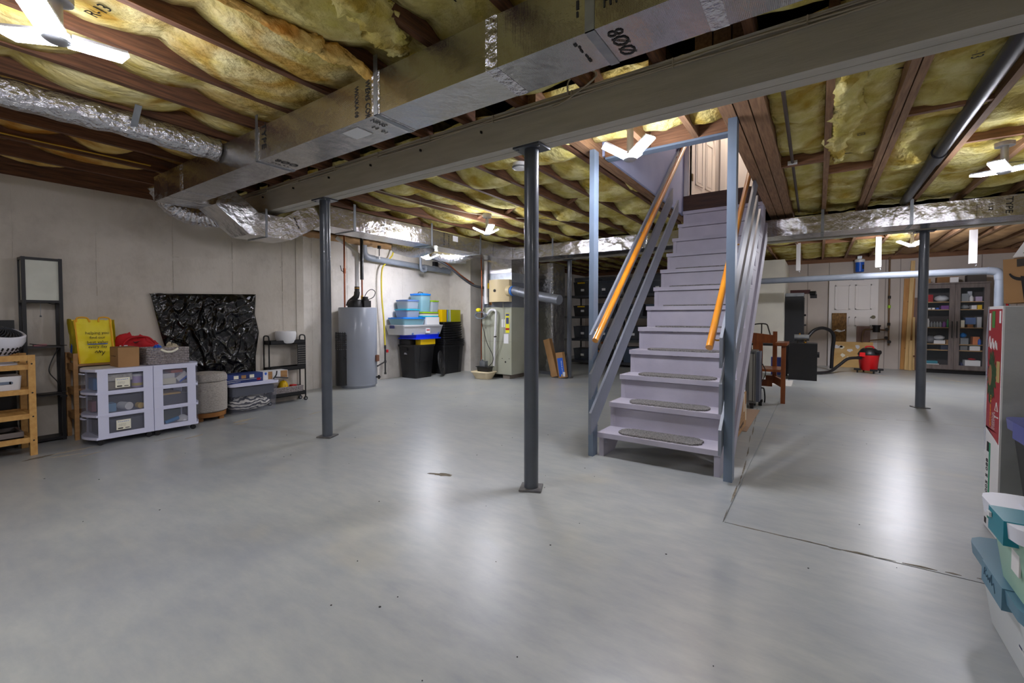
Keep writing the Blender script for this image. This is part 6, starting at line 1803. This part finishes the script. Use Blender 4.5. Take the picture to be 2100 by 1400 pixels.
build('stand_arm', MB().tube(smooth_path([(-1.05, 9.95, .95), (-.95, 9.95, .97), (-.82, 9.95, .96), (-.78, 9.95, .86), (-.72, 9.95, .64)], 5), .012, 8).cyl((-.90, 9.95, .60), (-.90, 9.95, .96), .012, n=10), m_rod, sn_)
# wooden bench
m_oak = mat('orange_oak', (138, 72, 24), .42, c2=(116, 56, 16), nscale=4, stretch=(8, 8, 1), coat=.2)
be = thing('wooden_bench', 'orange brown wooden bench seen end on behind the stairs', 'bench', (-.55, 6.95, 0))
for (x, y, h) in ((-.375, 6.60, .74), (-.50, 7.02, .905), (-1.35, 6.60, .74), (-1.35, 7.02, .905)):
    build('leg', MB().box(x, x + .05, y, y + .05, 0 if (y < 7 or x < -1) else .20, h), m_oak, be, bevel=.004)
build('arm_rest', MB().box(-.44, -.31, 6.56, 7.06, .74, .775), m_oak, be, bevel=.01)
build('arm_rest', MB().box(-1.40, -1.29, 6.56, 7.06, .74, .775), m_oak, be, bevel=.01)
build('stretcher', MB().prism([(-.45, 7.03), (-.49, 7.05), (-.375, 6.65), (-.33, 6.64)], 'z', .20, .30), m_oak, be)
build('seat', MB().box(-1.32, -.38, 6.58, 7.04, .40, .43), m_oak, be, bevel=.004)
bt_ = [(-1.31, .86), (-1.1, .882), (-.9, .888), (-.7, .88), (-.50, .855), (-.50, .745), (-1.31, .745)]
build('back_top_rail', MB().prism(bt_, 'y', 7.03, 7.06), m_oak, be, bevel=.004)
build('back_panel', MB().box(-.74, -.62, 7.035, 7.055, .20, .745), m_oak, be)
build('back_panel', MB().box(-.58, -.50, 7.035, 7.055, .20, .30), m_oak, be)
build('back_rail', MB().box(-1.31, -.50, 7.03, 7.06, .15, .24), m_oak, be)
# suitcases and boxes under / beside the stair
m_case = mat('grey_suitcase', (98, 98, 96), .55, c2=(84, 84, 83), nscale=6, stretch=(1, 9, 1), bump=.2, bscale=14)
sc_ = thing('suitcase', 'tall grey soft suitcase standing on wheels beside the stairs', 'suitcase', (-.68, 6.2, 0))
build('shell', MB().box(-.86, -.60, 6.02, 6.34, .07, .695), m_case, sc_, bevel=.03, seg=3)
build('front_pocket', MB().box(-.60, -.565, 6.08, 6.35, .08, .68), mat('slate_suitcase', (88, 92, 104), .6), sc_, bevel=.015)
build('light_gusset', MB().box(-.668, -.612, 6.016, 6.024, .10, .66), mat('pale_gusset', (140, 138, 130), .6), sc_)
build('zip_line', MB().box(-.63, -.625, 6.012, 6.03, .09, .68), m_ink, sc_)
build('top_handle', MB().tube(smooth_path([(-.70, 6.12, .695), (-.70, 6.14, .72), (-.70, 6.22, .72), (-.70, 6.24, .695)], 4), .010, 6), m_blk, sc_)
for (x, y) in ((-.80, 6.06), (-.64, 6.06), (-.80, 6.30), (-.64, 6.30), (-.575, 6.32)):
    build('wheel', MB().cyl((x - .018, y, .032), (x + .018, y, .032), .032, n=14).box(x - .025, x + .025, y - .03, y + .03, .045, .075), m_black, sc_)
build('strap', MB().tube(smooth_path([(-.56, 6.33, .22), (-.54, 6.37, .20), (-.53, 6.38, .10), (-.535, 6.40, .03)], 5), .009, 6), m_blk, sc_)
build('cord', MB().tube(smooth_path([(-.56, 6.34, .52), (-.53, 6.38, .44), (-.53, 6.40, .38), (-.56, 6.34, .30)], 5), .005, 6), m_blk, sc_)
db = thing('cardboard_box', 'brown cardboard box with printed side standing against the right stair skirt', 'box', (-.66, 4.5, 0))
build('carton', MB().box(-.80, -.575, 4.20, 4.98, .022, .36), m_card, db, bevel=.003)
for y0 in (4.45, 4.60, 4.75):
    build('side_print', MB().box(-.5750, -.5742, y0, y0 + .10, .12, .125).box(-.5750, -.5742, y0, y0 + .08, .15, .155).box(-.5750, -.5742, y0, y0 + .09, .18, .185), m_cardd, db)
build('packing_tape', MB().box(-.5750, -.5742, 4.80, 4.84, .18, .36), m_cream, db)
build('packing_tape', MB().box(-.5750, -.5742, 4.93, 4.97, .08, .24), m_cream, db)
scribble('carton_print', (-.5740, 4.55, .085), (0, 1, 0), (0, 0, 1), .5, .06, 1, mat('faint_brown_ink', (84, 62, 42), .8), db, 7, .5)
sm_ = thing('carton', 'small white and green printed carton on the brown box by the stairs', 'carton', (-.66, 4.9, .36))
build('carton_body', MB().box(-.78, -.585, 4.82, 4.98, .361, .47), m_white, sm_, bevel=.003)
for y0 in (4.83, 4.88, 4.93):
    build('green_print', MB().box(-.5850, -.5842, y0, y0 + .035, .38, .405), mat('print_green', (30, 110, 60), .5), sm_)
build('blue_print', MB().box(-.5850, -.5842, 4.95, 4.98, .41, .46), m_blue, sm_)
fm = simple('flat_cardboard', 'flat brown cardboard sheet lying on the floor under the boxes by the stairs', 'cardboard', (-.86, -.545, 4.78, 5.98, .0012, .006), mat('flat_card', (150, 122, 98), .9), 0)
fm2 = simple('paper_sheet', 'white sheet lying on the floor below the wooden bench', 'sheet', (-.85, -.33, 8.3, 9.1, .0012, .004), mat('sheet_grey', (196, 192, 186), .8), 0)

# ================================================================== GLASS CABINET
m_greywood = mat('grey_oak', (112, 102, 98), .6, c2=(92, 83, 80), nscale=3, stretch=(8, 8, 1), bump=.1, bscale=30)
m_oakshelf = mat('shelf_edge_wood', (178, 142, 92), .6)
m_glass = mat('cabinet_glass', (120, 130, 134), .04, alpha=.06, spec=.5)
m_cabback = mat('cabinet_back', (70, 62, 60), .8)
gc = thing('glass_cabinet', 'grey wood cabinet with two glazed doors in front of the back wall', 'cabinet', (2.18, 12.1, 0))
CXm = Matrix.Translation((1.705, 11.93, 0))      # x along the front, y back from it
CW, CD, CH = .945, .38, 1.77
def cb_box(name, b, m, par=gc, bevel=.003, lm=None):
    mb = MB().box(*b, CXm)
    return build(name, mb, m, par, bevel=bevel, seg=1)
cb_box('side_panel', (0, .02, .02, CD, .02, CH - .03), m_greywood)
cb_box('side_panel', (CW - .02, CW, .02, CD, .02, CH - .03), m_greywood)
cb_box('top_board', (-.015, CW + .015, 0, CD, CH - .03, CH), m_greywood)
cb_box('bottom_board', (0.02, CW - .02, .02, CD, .07, .10), m_greywood)
cb_box('back_board', (.02, CW - .02, CD - .012, CD - .002, .10, CH - .03), m_cabback)
cb_box('plinth', (.02, CW - .02, .05, CD - .05, .001, .07), m_blk)
SZ = (.46, .575, .90, 1.25, 1.40)
shelf_z = [.10] + list(SZ)
for z in SZ:
    for (a, b) in ((.02, CW / 2 - .006), (CW / 2 + .006, CW - .02)):
        cb_box('shelf', (a, b, .035, CD - .014, z - .014, z), m_oakshelf)
cb_box('centre_panel', (CW / 2 - .006, CW / 2 + .006, .035, CD - .014, .10, CH - .03), m_cabback)
for s_ in (0, 1):
    a, b = (.002, CW / 2 - .002) if s_ == 0 else (CW / 2 + .002, CW - .002)
    mb = MB(); st = .075
    mb.box(a, a + st, 0, .018, .085, CH - .035, CXm).box(b - st, b, 0, .018, .085, CH - .035, CXm).box(a + st, b - st, 0, .018, .085, .17, CXm).box(a + st, b - st, 0, .018, CH - .11, CH - .035, CXm)
    d_ = build('door', mb, m_greywood, gc, bevel=.003, seg=1)
    cb_box('glass_pane', (a + st, b - st, .007, .011, .17, CH - .11), m_glass, d_, 0)
    xh = b - .032 if s_ == 0 else a + .032
    cb_box('handle', (xh - .008, xh + .008, -.03, -.018, .70, 1.02), m_blk, d_)
    cb_box('handle_mount', (xh - .006, xh + .006, -.019, .001, .72, .74), m_blk, d_)
def cab(name, label, cat, x0, x1, z, h, m, y0=.06, y1=.24, bevel=.004, kind='box', n=10):
    if x0 >= .5:
        x0 += .045; x1 += .045
    c = CXm @ Vector(((x0 + x1) / 2, (y0 + y1) / 2, z))
    if kind == 'box': mb = MB().box(x0, x1, y0, y1, z + .001, z + h, CXm)
    elif kind == 'heap':
        def f(u, v, x0=x0, x1=x1):
            t = 2 * PI * u; ph = PI * min(max(v, .02), .98)
            nn = fbm((math.cos(t) * 1.3 + x0 * 9, math.sin(t) * 1.3, v * 2 + z * 5), 1.9, 3)
            p = Vector(((x0 + x1) / 2 + (x1 - x0) / 2 * (1 + .15 * nn) * math.sin(ph) * math.cos(t), (y0 + y1) / 2 + (y1 - y0) / 2 * math.sin(ph) * math.sin(t), z + .001 + h / 2 * (1 - math.cos(ph)) * (1 + .12 * nn)))
            return CXm @ p
        mb = MB().grid(f, 20, 10); bevel = 0
    else:
        r = (x1 - x0) / 2
        cc = CXm @ Vector(((x0 + x1) / 2, y0 + r, 0))
        mb = MB().lathe((cc.x, cc.y, z + .001), [(r * .94, 0), (r, .006), (r, h * .72), (r * .55, h * .86), (r * .5, h)], 16); bevel = 0
    return tag(build(name, mb, m, loc=tuple(c), bevel=bevel, seg=1, smooth=60 if kind != 'box' else 40), label, cat)
S = shelf_z
L_, R2 = 'behind the left glass door', 'behind the right glass door'
L_, R2 = 'in the left glass door', 'in the right glass door'
m_plas = mat('plastic_bag', (206, 210, 216), .3)
m_jar = mat('jar_glass', (170, 176, 182), .15, alpha=.6)
m_purp = mat('label_purple', (120, 60, 140), .5)
m_grn = mat('bottle_green', (40, 140, 70), .4)
for k in range(4):
    cab('red_box', '%s red box of the stack on the top shelf %s' % (('lowest', 'second', 'third', 'topmost')[k], L_), 'box', .09, .17, S[5] + .036 * k, .034, m_red)
cab('plastic_bag', 'white plastic bag on the top shelf %s' % L_, 'bag', .20, .41, S[5], .12, m_plas, kind='heap')
for k, (x, m, nm) in enumerate(((.10, m_plas, 'clear'), (.16, m_white, 'white'), (.22, m_blue, 'blue'))):
    cab('small_tube', 'little %s tube on the second shelf from the top %s' % (nm, L_), 'tube', x, x + .04, S[4], .035, m)
cab('purple_box', 'purple and red packet on the second shelf from the top %s' % L_, 'packet', .29, .40, S[4], .075, m_purp)
cab('spray_bottle', 'white spray bottle at the left end of the middle shelf %s' % L_, 'bottle', .09, .13, S[3], .17, m_white, kind='bottle')
for k in range(4):
    cab('glass_jar', '%s glass jar in the row on the middle shelf %s' % (('first', 'second', 'third', 'fourth')[k], L_), 'jar', .14 + .042 * k, .18 + .042 * k, S[3], .11, m_jar, kind='bottle')
cab('detergent_tub', 'white and purple tub on the middle shelf %s' % L_, 'tub', .315, .375, S[3], .11, m_purp, kind='bottle')
cab('green_bottle', 'green bottle at the right end of the middle shelf %s' % L_, 'bottle', .378, .405, S[3], .16, m_grn, kind='bottle')
cab('bag_heap', 'grey plastic bags on the fourth shelf %s' % L_, 'bag', .09, .22, S[2], .15, mat('bag_grey', (120, 122, 130), .4), kind='heap')
cab('green_carton', 'white and green carton on the fourth shelf %s' % L_, 'carton', .20, .36, S[2], .07, m_white)
cab('silver_bag', 'silver plastic bag lying on the white and green carton', 'bag', .20, .37, S[2] + .072, .09, m_plas, kind='heap')
cab('brown_box', 'little brown box on the fourth shelf %s' % L_, 'box', .375, .42, S[2], .08, m_card)
cab('navy_box', 'navy box on the fifth shelf %s' % L_, 'box', .30, .40, S[1], .085, mat('navy_box', (40, 46, 70), .5))
cab('teal_book', 'teal book lying on white folders on the bottom shelf %s' % L_, 'book', .10, .26, S[0] + .082, .05, mat('teal_book', (50, 130, 150), .5))
cab('white_folder', 'white folder stack on the bottom shelf %s' % L_, 'folder', .09, .28, S[0], .08, m_white)
cab('candle_tin', 'cream tin on the bottom shelf %s' % L_, 'tin', .33, .385, S[0], .06, m_cream, kind='bottle')
cab('clear_packet', 'clear packet on the top shelf %s' % R2, 'packet', .53, .63, S[5], .15, m_jar)
cab('white_jar', 'white jar on the top shelf %s' % R2, 'jar', .64, .70, S[5], .11, m_white, kind='bottle')
cab('white_box', 'white carton behind the jar on the top shelf %s' % R2, 'carton', .65, .71, S[5], .20, m_plas, .25, .32)
cab('purple_packet', 'white and purple packet on the top shelf %s' % R2, 'packet', .725, .81, S[5], .09, mat('pale_purple', (186, 170, 200), .5))
cab('glass_bowl', 'stack of glass bowls on the second shelf from the top %s' % R2, 'bowl', .53, .66, S[4], .085, m_jar, kind='heap')
cab('white_packet', 'white packet on the second shelf from the top %s' % R2, 'packet', .67, .74, S[4], .075, m_white)
cab('yellow_packet', 'yellow and red packet on the second shelf from the top %s' % R2, 'packet', .75, .81, S[4], .08, m_yellowlid)
cab('cream_box', 'tall cream box on the middle shelf %s' % R2, 'box', .53, .58, S[3], .14, m_cream)
cab('blue_carton', 'blue carton on the middle shelf %s' % R2, 'carton', .60, .74, S[3] + .06, .13, m_lidslate, .10, .26)
cab('brown_basket', 'brown wicker basket under the blue carton %s' % R2, 'basket', .62, .70, S[3], .058, m_wood)
cab('blue_white_box', 'blue white box rightmost on the middle shelf %s' % R2, 'box', .75, .81, S[3], .20, m_plas)
cab('clear_box', 'clear box under the blue bowl on the fourth shelf %s' % R2, 'box', .53, .64, S[2], .12, m_jar)
cab('blue_bowl', 'upturned bright blue bowl on the fourth shelf %s' % R2, 'bowl', .52, .63, S[2] + .122, .10, mat('bowl_blue', (20, 120, 200), .35), kind='heap')
cab('orange_box', 'white and orange box on the fourth shelf %s' % R2, 'box', .70, .79, S[2], .15, mat('white_orange', (216, 130, 80), .5))
cab('blue_bottle', 'blue bottle on the fourth shelf %s' % R2, 'bottle', .765, .81, S[2], .11, m_blue, .03, .1, kind='bottle')
cab('grey_basket', 'small grey plastic basket on the fifth shelf %s' % R2, 'basket', .53, .63, S[1], .085, mat('basket_grey', (112, 114, 116), .5))
cab('white_tray', 'white and blue tray on the fifth shelf %s' % R2, 'tray', .66, .80, S[1], .085, m_white)
cab('white_basket', 'white slotted plastic basket on the bottom shelf %s' % R2, 'basket', .60, .81, S[0] + .04, .13, m_white)
cab('tub_cover', 'flat white lid under the white slotted basket %s' % R2, 'lid', .58, .81, S[0], .038, m_plas)
cab('red_cloth', 'red cloth on the white slotted basket %s' % R2, 'cloth', .66, .76, S[0] + .172, .035, m_red, kind='heap')
cab('dark_bag', 'dark blue bag at the left of the bottom shelf %s' % R2, 'bag', .53, .59, S[0], .12, mat('dark_blue_bag', (40, 44, 90), .5), kind='heap')
for (x0, x1, m, h, nm) in ((.03, .13, m_card, .09, 'small brown box left of the white label box'), (.22, .52, m_cardd, .11, 'long brown box'), (.60, .86, mat('dark_box', (70, 64, 60), .7), .13, 'dark box at the right end')):
    cab('cardboard_box', '%s on top of the glass cabinet' % nm, 'box', x0, x1, CH, h, m)
cab('label_box', 'white box on top of the glass cabinet', 'box', .40, .52, CH, .10, m_white, .03, .058)
# tools right of the cabinet
rk = thing('tool_rack', 'wire rack with red handled tools right of the glass cabinet', 'rack', (2.75, 11.9, 0))
for x in (2.71, 2.91):
    build('rack_post', MB().cyl((x, 11.95, 0), (x, 11.95, 1.85), .012, n=8), m_steel, rk)
for z in (.6, 1.2, 1.8):
    build('rack_rail', MB().cyl((2.71, 11.95, z), (2.91, 11.95, z), .008, n=8), m_steel, rk)
build('wire_grid', MB().box(2.73, 2.89, 11.945, 11.949, 1.55, 1.78), mat('rust_wire', (124, 100, 80), .6), rk)
for i, x in enumerate((2.75, 2.81, 2.87)):
    t_ = thing('long_tool', 'red handled tool hung in the rack, %s one' % ('first', 'middle', 'last')[i], 'tool', (x, 11.91, .9))
    build('tool_shaft', MB().cyl((x, 11.92, .30), (x, 11.92, 1.62), .010, n=8), m_steel, t_)
    build('tool_grip', MB().cyl((x, 11.92, 1.05), (x, 11.92, 1.42), .018, n=10), m_red, t_)

# ================================================================== NEAR RIGHT STACK
m_boxred = mat('red_print', (150, 20, 36), .35, c2=(168, 28, 44), nscale=3)
m_boxw = mat('white_carton', (222, 220, 218), .5)
m_boxg = mat('film_wrapped_carton', (150, 152, 148), .3, c2=(176, 178, 178), nscale=2, bump=.5, bscale=9, coat=.4)
m_greenp = mat('print_green_line', (16, 140, 100), .5)
m_wreath = mat('wreath_print', (52, 86, 44), .6, c2=(24, 46, 26), nscale=60)
rbx = thing('tree_box', 'tall white and red artificial wreath carton standing at the right edge', 'box', (.85, 3.25, 0))
BX, BY0, BY1, BH = .745, 3.145, 3.36, 1.155
build('carton', MB().box(BX, 1.55, BY0, BY1, .002, BH), m_boxw, rbx, bevel=.006)
build('film_side', MB().box(BX + .006, 1.55, BY0 - .002, BY0 - .0005, .004, BH - .004), m_boxg, rbx)
xr = BX - .0012
rp = build('red_face', MB().box(xr, BX, BY0 + .012, BY1 - .004, .52, BH - .015), m_boxred, rbx)
lo_ = build('red_face', MB().prism([(BY1 - .004, .52), (BY0 + .012, .52), (BY0 + .012, .47), (BY1 - .004, .53)], 'x', xr, BX), m_boxred, rbx)
rnd = random.Random(3)
pts = []
for k in range(64):
    a = 2 * PI * k / 64
    rr = 1 + rnd.uniform(-.28, .22)
    pts.append((BY1 - .075 + .062 * rr * math.cos(a), .795 + .125 * rr * math.sin(a)))
build('wreath_print', MB().prism(pts, 'x', xr - .0006, xr), m_wreath, rbx)
pts = []
for k in range(20):
    a = 2 * PI * k / 20
    pts.append((BY1 - .05 + .028 * math.cos(a), .80 + .055 * math.sin(a)))
build('wreath_gap', MB().prism(pts, 'x', xr - .0009, xr - .0006), mat('tan_print', (150, 100, 70), .5), rbx)
build('gift_tag', MB().box(xr - .0012, xr - .0006, BY0 + .018, BY0 + .065, .775, .88), mat('gift_gold', (176, 156, 100), .5), rbx)
build('green_patch', MB().box(xr - .0010, xr, BY1 - .105, BY1 - .06, 1.045, 1.13), mat('patch_green', (70, 130, 60), .5), rbx)
build('white_strip', MB().box(xr - .0010, xr, BY1 - .04, BY1 - .015, 1.03, 1.12), m_boxw, rbx)
build('white_strip', MB().box(xr - .0010, xr, BY0 + .02, BY0 + .045, 1.07, 1.13), m_boxw, rbx)
for k in range(3):
    build('script_print', MB().tube(smooth_path([(xr - .0008, BY1 - .02 - .045 * k, .945), (xr - .0008, BY1 - .035 - .045 * k, 1.0 - .01 * k), (xr - .0008, BY1 - .045 - .045 * k, .94), (xr - .0008, BY1 - .05 - .045 * k, .97), (xr - .0008, BY1 - .06 - .045 * k, .935)], 5), .0022, 5), m_boxw, rbx)
scribble('box_print', (xr - .0008, BY1 - .075, .62), (0, 0, 1), (0, 1, 0), .16, .022, 1, mat('print_orange', (226, 150, 50), .5), rbx, 2, .6)
scribble('box_print', (xr - .0008, BY1 - .12, .575), (0, 0, 1), (0, 1, 0), .09, .05, 4, m_boxw, rbx, 5, .35)
scribble('recycle_mark', (xr - .0008, BY0 + .05, .60), (0, -1, 0), (0, 0, 1), .06, .022, 1, m_boxw, rbx, 6, .4)
build('recycle_mark', MB().tube([(xr - .0008, BY0 + .05 + .025 * math.cos(a), .645 + .028 * math.sin(a)) for a in (PI / 2, PI / 2 + 2 * PI / 3, PI / 2 + 4 * PI / 3, PI / 2)], .002, 5), m_boxw, rbx)
build('green_line', MB().box(xr, BX, BY1 - .085, BY1 - .065, .06, .45), m_greenp, rbx)
text('box_number', '1005 5 088', (xr, BY1 - .04, .26), (0, 0, 1), (0, 1, 0), .045, m_ink, rbx)
for bcz in ((BY1 - .06, BY1 - .03, .40, .45), (BY1 - .05, BY1 - .02, .02, .05)):
    build('bar_code', MB().box(xr, BX, *bcz), m_ink, rbx)
build('film_ridge', MB().tube(smooth_path([(BX - .002, BY1 - .005, BH), (BX - .006, BY1, .95), (BX - .003, BY1, .8), (BX - .007, BY1, .6), (BX, BY1, .4)], 6), .004, 5), m_clear, rbx)
# smile logo carton on top
am = thing('cardboard_box', 'brown parcel box with black arrow smile and tape on top of the tall carton', 'box', (1.0, 3.25, BH))
Mz = Matrix.Translation((.752, 3.17, BH + .001)) @ Matrix.Rotation(math.radians(-18), 4, 'Z') @ Matrix.Rotation(math.radians(-2.0), 4, 'Y')
build('carton', MB().box(0, .42, 0, .26, 0.012, .225, Mz), m_card, am, bevel=.004)
fyy = -.0012
def arc(c, r, a0, a1, w, n=14):
    o, i = [], []
    for k in range(n + 1):
        a = math.radians(a0 + (a1 - a0) * k / n)
        ww = w * (.35 + .65 * math.sin(PI * k / n))
        o.append((c[0] + (r + ww) * math.cos(a), c[1] + (r + ww) * math.sin(a))); i.append((c[0] + (r - ww) * math.cos(a), c[1] + (r - ww) * math.sin(a)))
    return o + list(reversed(i))
def onface(name, pts, m, d=.0008):
    mb = MB().prism(pts, 'y', fyy - d, fyy)
    bmesh.ops.transform(mb.bm, matrix=Mz, verts=mb.bm.verts)
    return build(name, mb, m, am)
onface('smile_logo', arc((.060, .165), .040, 195, 350, .008), m_ink)
onface('smile_arrow', [(.088, .180), (.100, .190), (.114, .178), (.112, .140), (.105, .172), (.096, .176)], m_ink)
onface('tape_strip', [(.066, .014), (.098, .014), (.080, .135), (.056, .140)], m_ink, .0006)
onface('tape_mark', [(.071, .03), (.090, .03), (.087, .06), (.070, .06)], mat('tape_blue', (60, 150, 190), .5), .0012)
onface('tape_end', [(.045, .185), (.078, .188), (.078, .224), (.045, .222)], mat('dark_tape', (52, 44, 36), .4), .0008)
wbx = thing('paper_box', 'tilted white box with printed label on top of the brown parcel box', 'box', (1.0, 3.25, 1.39))
Mw = Matrix.Translation((.775, 3.175, BH + .232)) @ Matrix.Rotation(math.radians(-18), 4, 'Z') @ Matrix.Rotation(math.radians(0), 4, 'Y')
mbw = MB().prism([(0, 0), (.50, .015), (.50, .26), (.10, .20)], 'y', 0, .22)
bmesh.ops.transform(mbw.bm, matrix=Mw, verts=mbw.bm.verts)
build('box_body', mbw, m_boxw, wbx, bevel=.004)
for k in range(5):
    mb = MB().box(.06 + .012 * k, .25, -.0012, -.0002, .05 + .016 * k, .056 + .016 * k, Mw)
    build('printed_line', mb, mat('faded_print', (176, 176, 176), .6), wbx)
mb = MB().prism([(.035, .02), (.07, .02), (.06, .045)], 'y', -.0014, -.0002); bmesh.ops.transform(mb.bm, matrix=Mw, verts=mb.bm.verts)
build('print_mark', mb, m_ink, wbx)

def latch_tote(name, label, b, inset, lid_m, body_m, latch_m, lidh, latch_span, group=None, latches=True):
    x0, x1, y0, y1, z0, z1 = b
    t = thing(name, label, 'tote', ((x0 + x1) / 2, (y0 + y1) / 2, z0), group)
    mb = MB().frustum(x0, x1, y0, y1, z0, z1, inset, r=.05)
    top = [f for f in mb.bm.faces if all(v.co.z > z1 - 1e-5 for v in f.verts)]
    bmesh.ops.delete(mb.bm, geom=top, context='FACES_ONLY')
    build('tote_body', mb, body_m, t)
    lp = .022
    lo = build('lid', MB().frustum(x0 - lp, x1 + lp, y0 - lp, y1 + lp, z1 - .006, z1 + lidh, .004, r=.07), lid_m, t, bevel=.010, seg=3)
    build('lid_recess', MB().frustum(x0 + .05, x1 - .05, y0 + .05, y1 - .05, z1 + lidh, z1 + lidh + .007, 0.0, r=.04), lid_m, lo, bevel=.003)
    if latches:
        ya, yb2 = latch_span
        build('latch', MB().box(x0 - lp - .006, x0 + .045, ya, yb2, z1 - .03, z1 + lidh + .003), latch_m, t, bevel=.010, seg=3)
    return t
m_tgreen = mat('green_tinted_tub', (176, 216, 192), .3, alpha=.72)
m_tmilk = mat('milky_white_tub', (216, 220, 220), .35, alpha=.92)
m_lidw = mat('white_lid', (222, 224, 234), .4)
m_lidgb = mat('slate_teal_lid', (92, 132, 152), .4)
m_lteal = mat('teal_latch', (16, 128, 146), .35)
m_lidpurp = mat('violet_blue_lid', (86, 92, 156), .4)
t1 = latch_tote('latch_tote', 'milky tote with slate teal lid on the floor at the lower right edge', (.505, 1.15, 1.80, 2.36, .002, .235), .03, m_lidgb, m_tmilk, m_lidgb, .035, (1.95, 2.15))
build('handwriting', MB().tube(smooth_path([(.476, 2.12, .235), (.476, 2.115, .262), (.476, 2.10, .258), (.476, 2.112, .248), (.476, 2.095, .238), (.476, 2.085, .25), (.476, 2.078, .236), (.476, 2.065, .25), (.476, 2.06, .236), (.476, 2.045, .268), (.476, 2.04, .236), (.476, 2.025, .25), (.476, 2.01, .225)], 4), .0009, 5), mat('pencil', (76, 104, 122), .7), t1)
build('product_label', MB().box(.523, .527, 1.86, 1.98, .09, .17), m_boxw, t1)
for k, (ya, yb3, za, zb) in enumerate(((1.945, 1.97, .10, .165), (1.905, 1.935, .105, .14), (1.87, 1.895, .10, .16), (1.905, 1.935, .148, .165))):
    build('label_print', MB().box(.5215, .523, ya, yb3, za, zb), mat('label_navy', (40, 44, 90), .5), t1)
build('label_corner', MB().box(.5212, .523, 1.97, 1.98, .15, .17), m_red, t1)
t2 = latch_tote('latch_tote', 'green tinted tote with white lid and teal latch stacked on the slate lidded tote', (.475, 1.12, 1.775, 2.11, .278, .478), .025, m_lidw, m_tgreen, m_lteal, .038, (1.83, 1.965))
build('price_tag', MB().box(.482, .486, 1.84, 1.90, .36, .45), m_boxw, t2)
build('latch_badge', MB().box(.440, .446, 1.93, 1.955, .492, .506), m_boxw, t2)
heap('green_fabric', 'pale green fabric folded inside the white lidded tote', 'fabric', (.80, 1.97, .285), (.26, .14, .09), mat('pale_green_cloth', (150, 190, 160), .9), 4)
t3 = latch_tote('latch_tote', 'black tote with violet blue lid behind the white lidded tote', (.76, 1.35, 2.62, 3.08, .002, .585), .06, m_lidpurp, m_btote, m_lidpurp, .04, (2.76, 2.92))
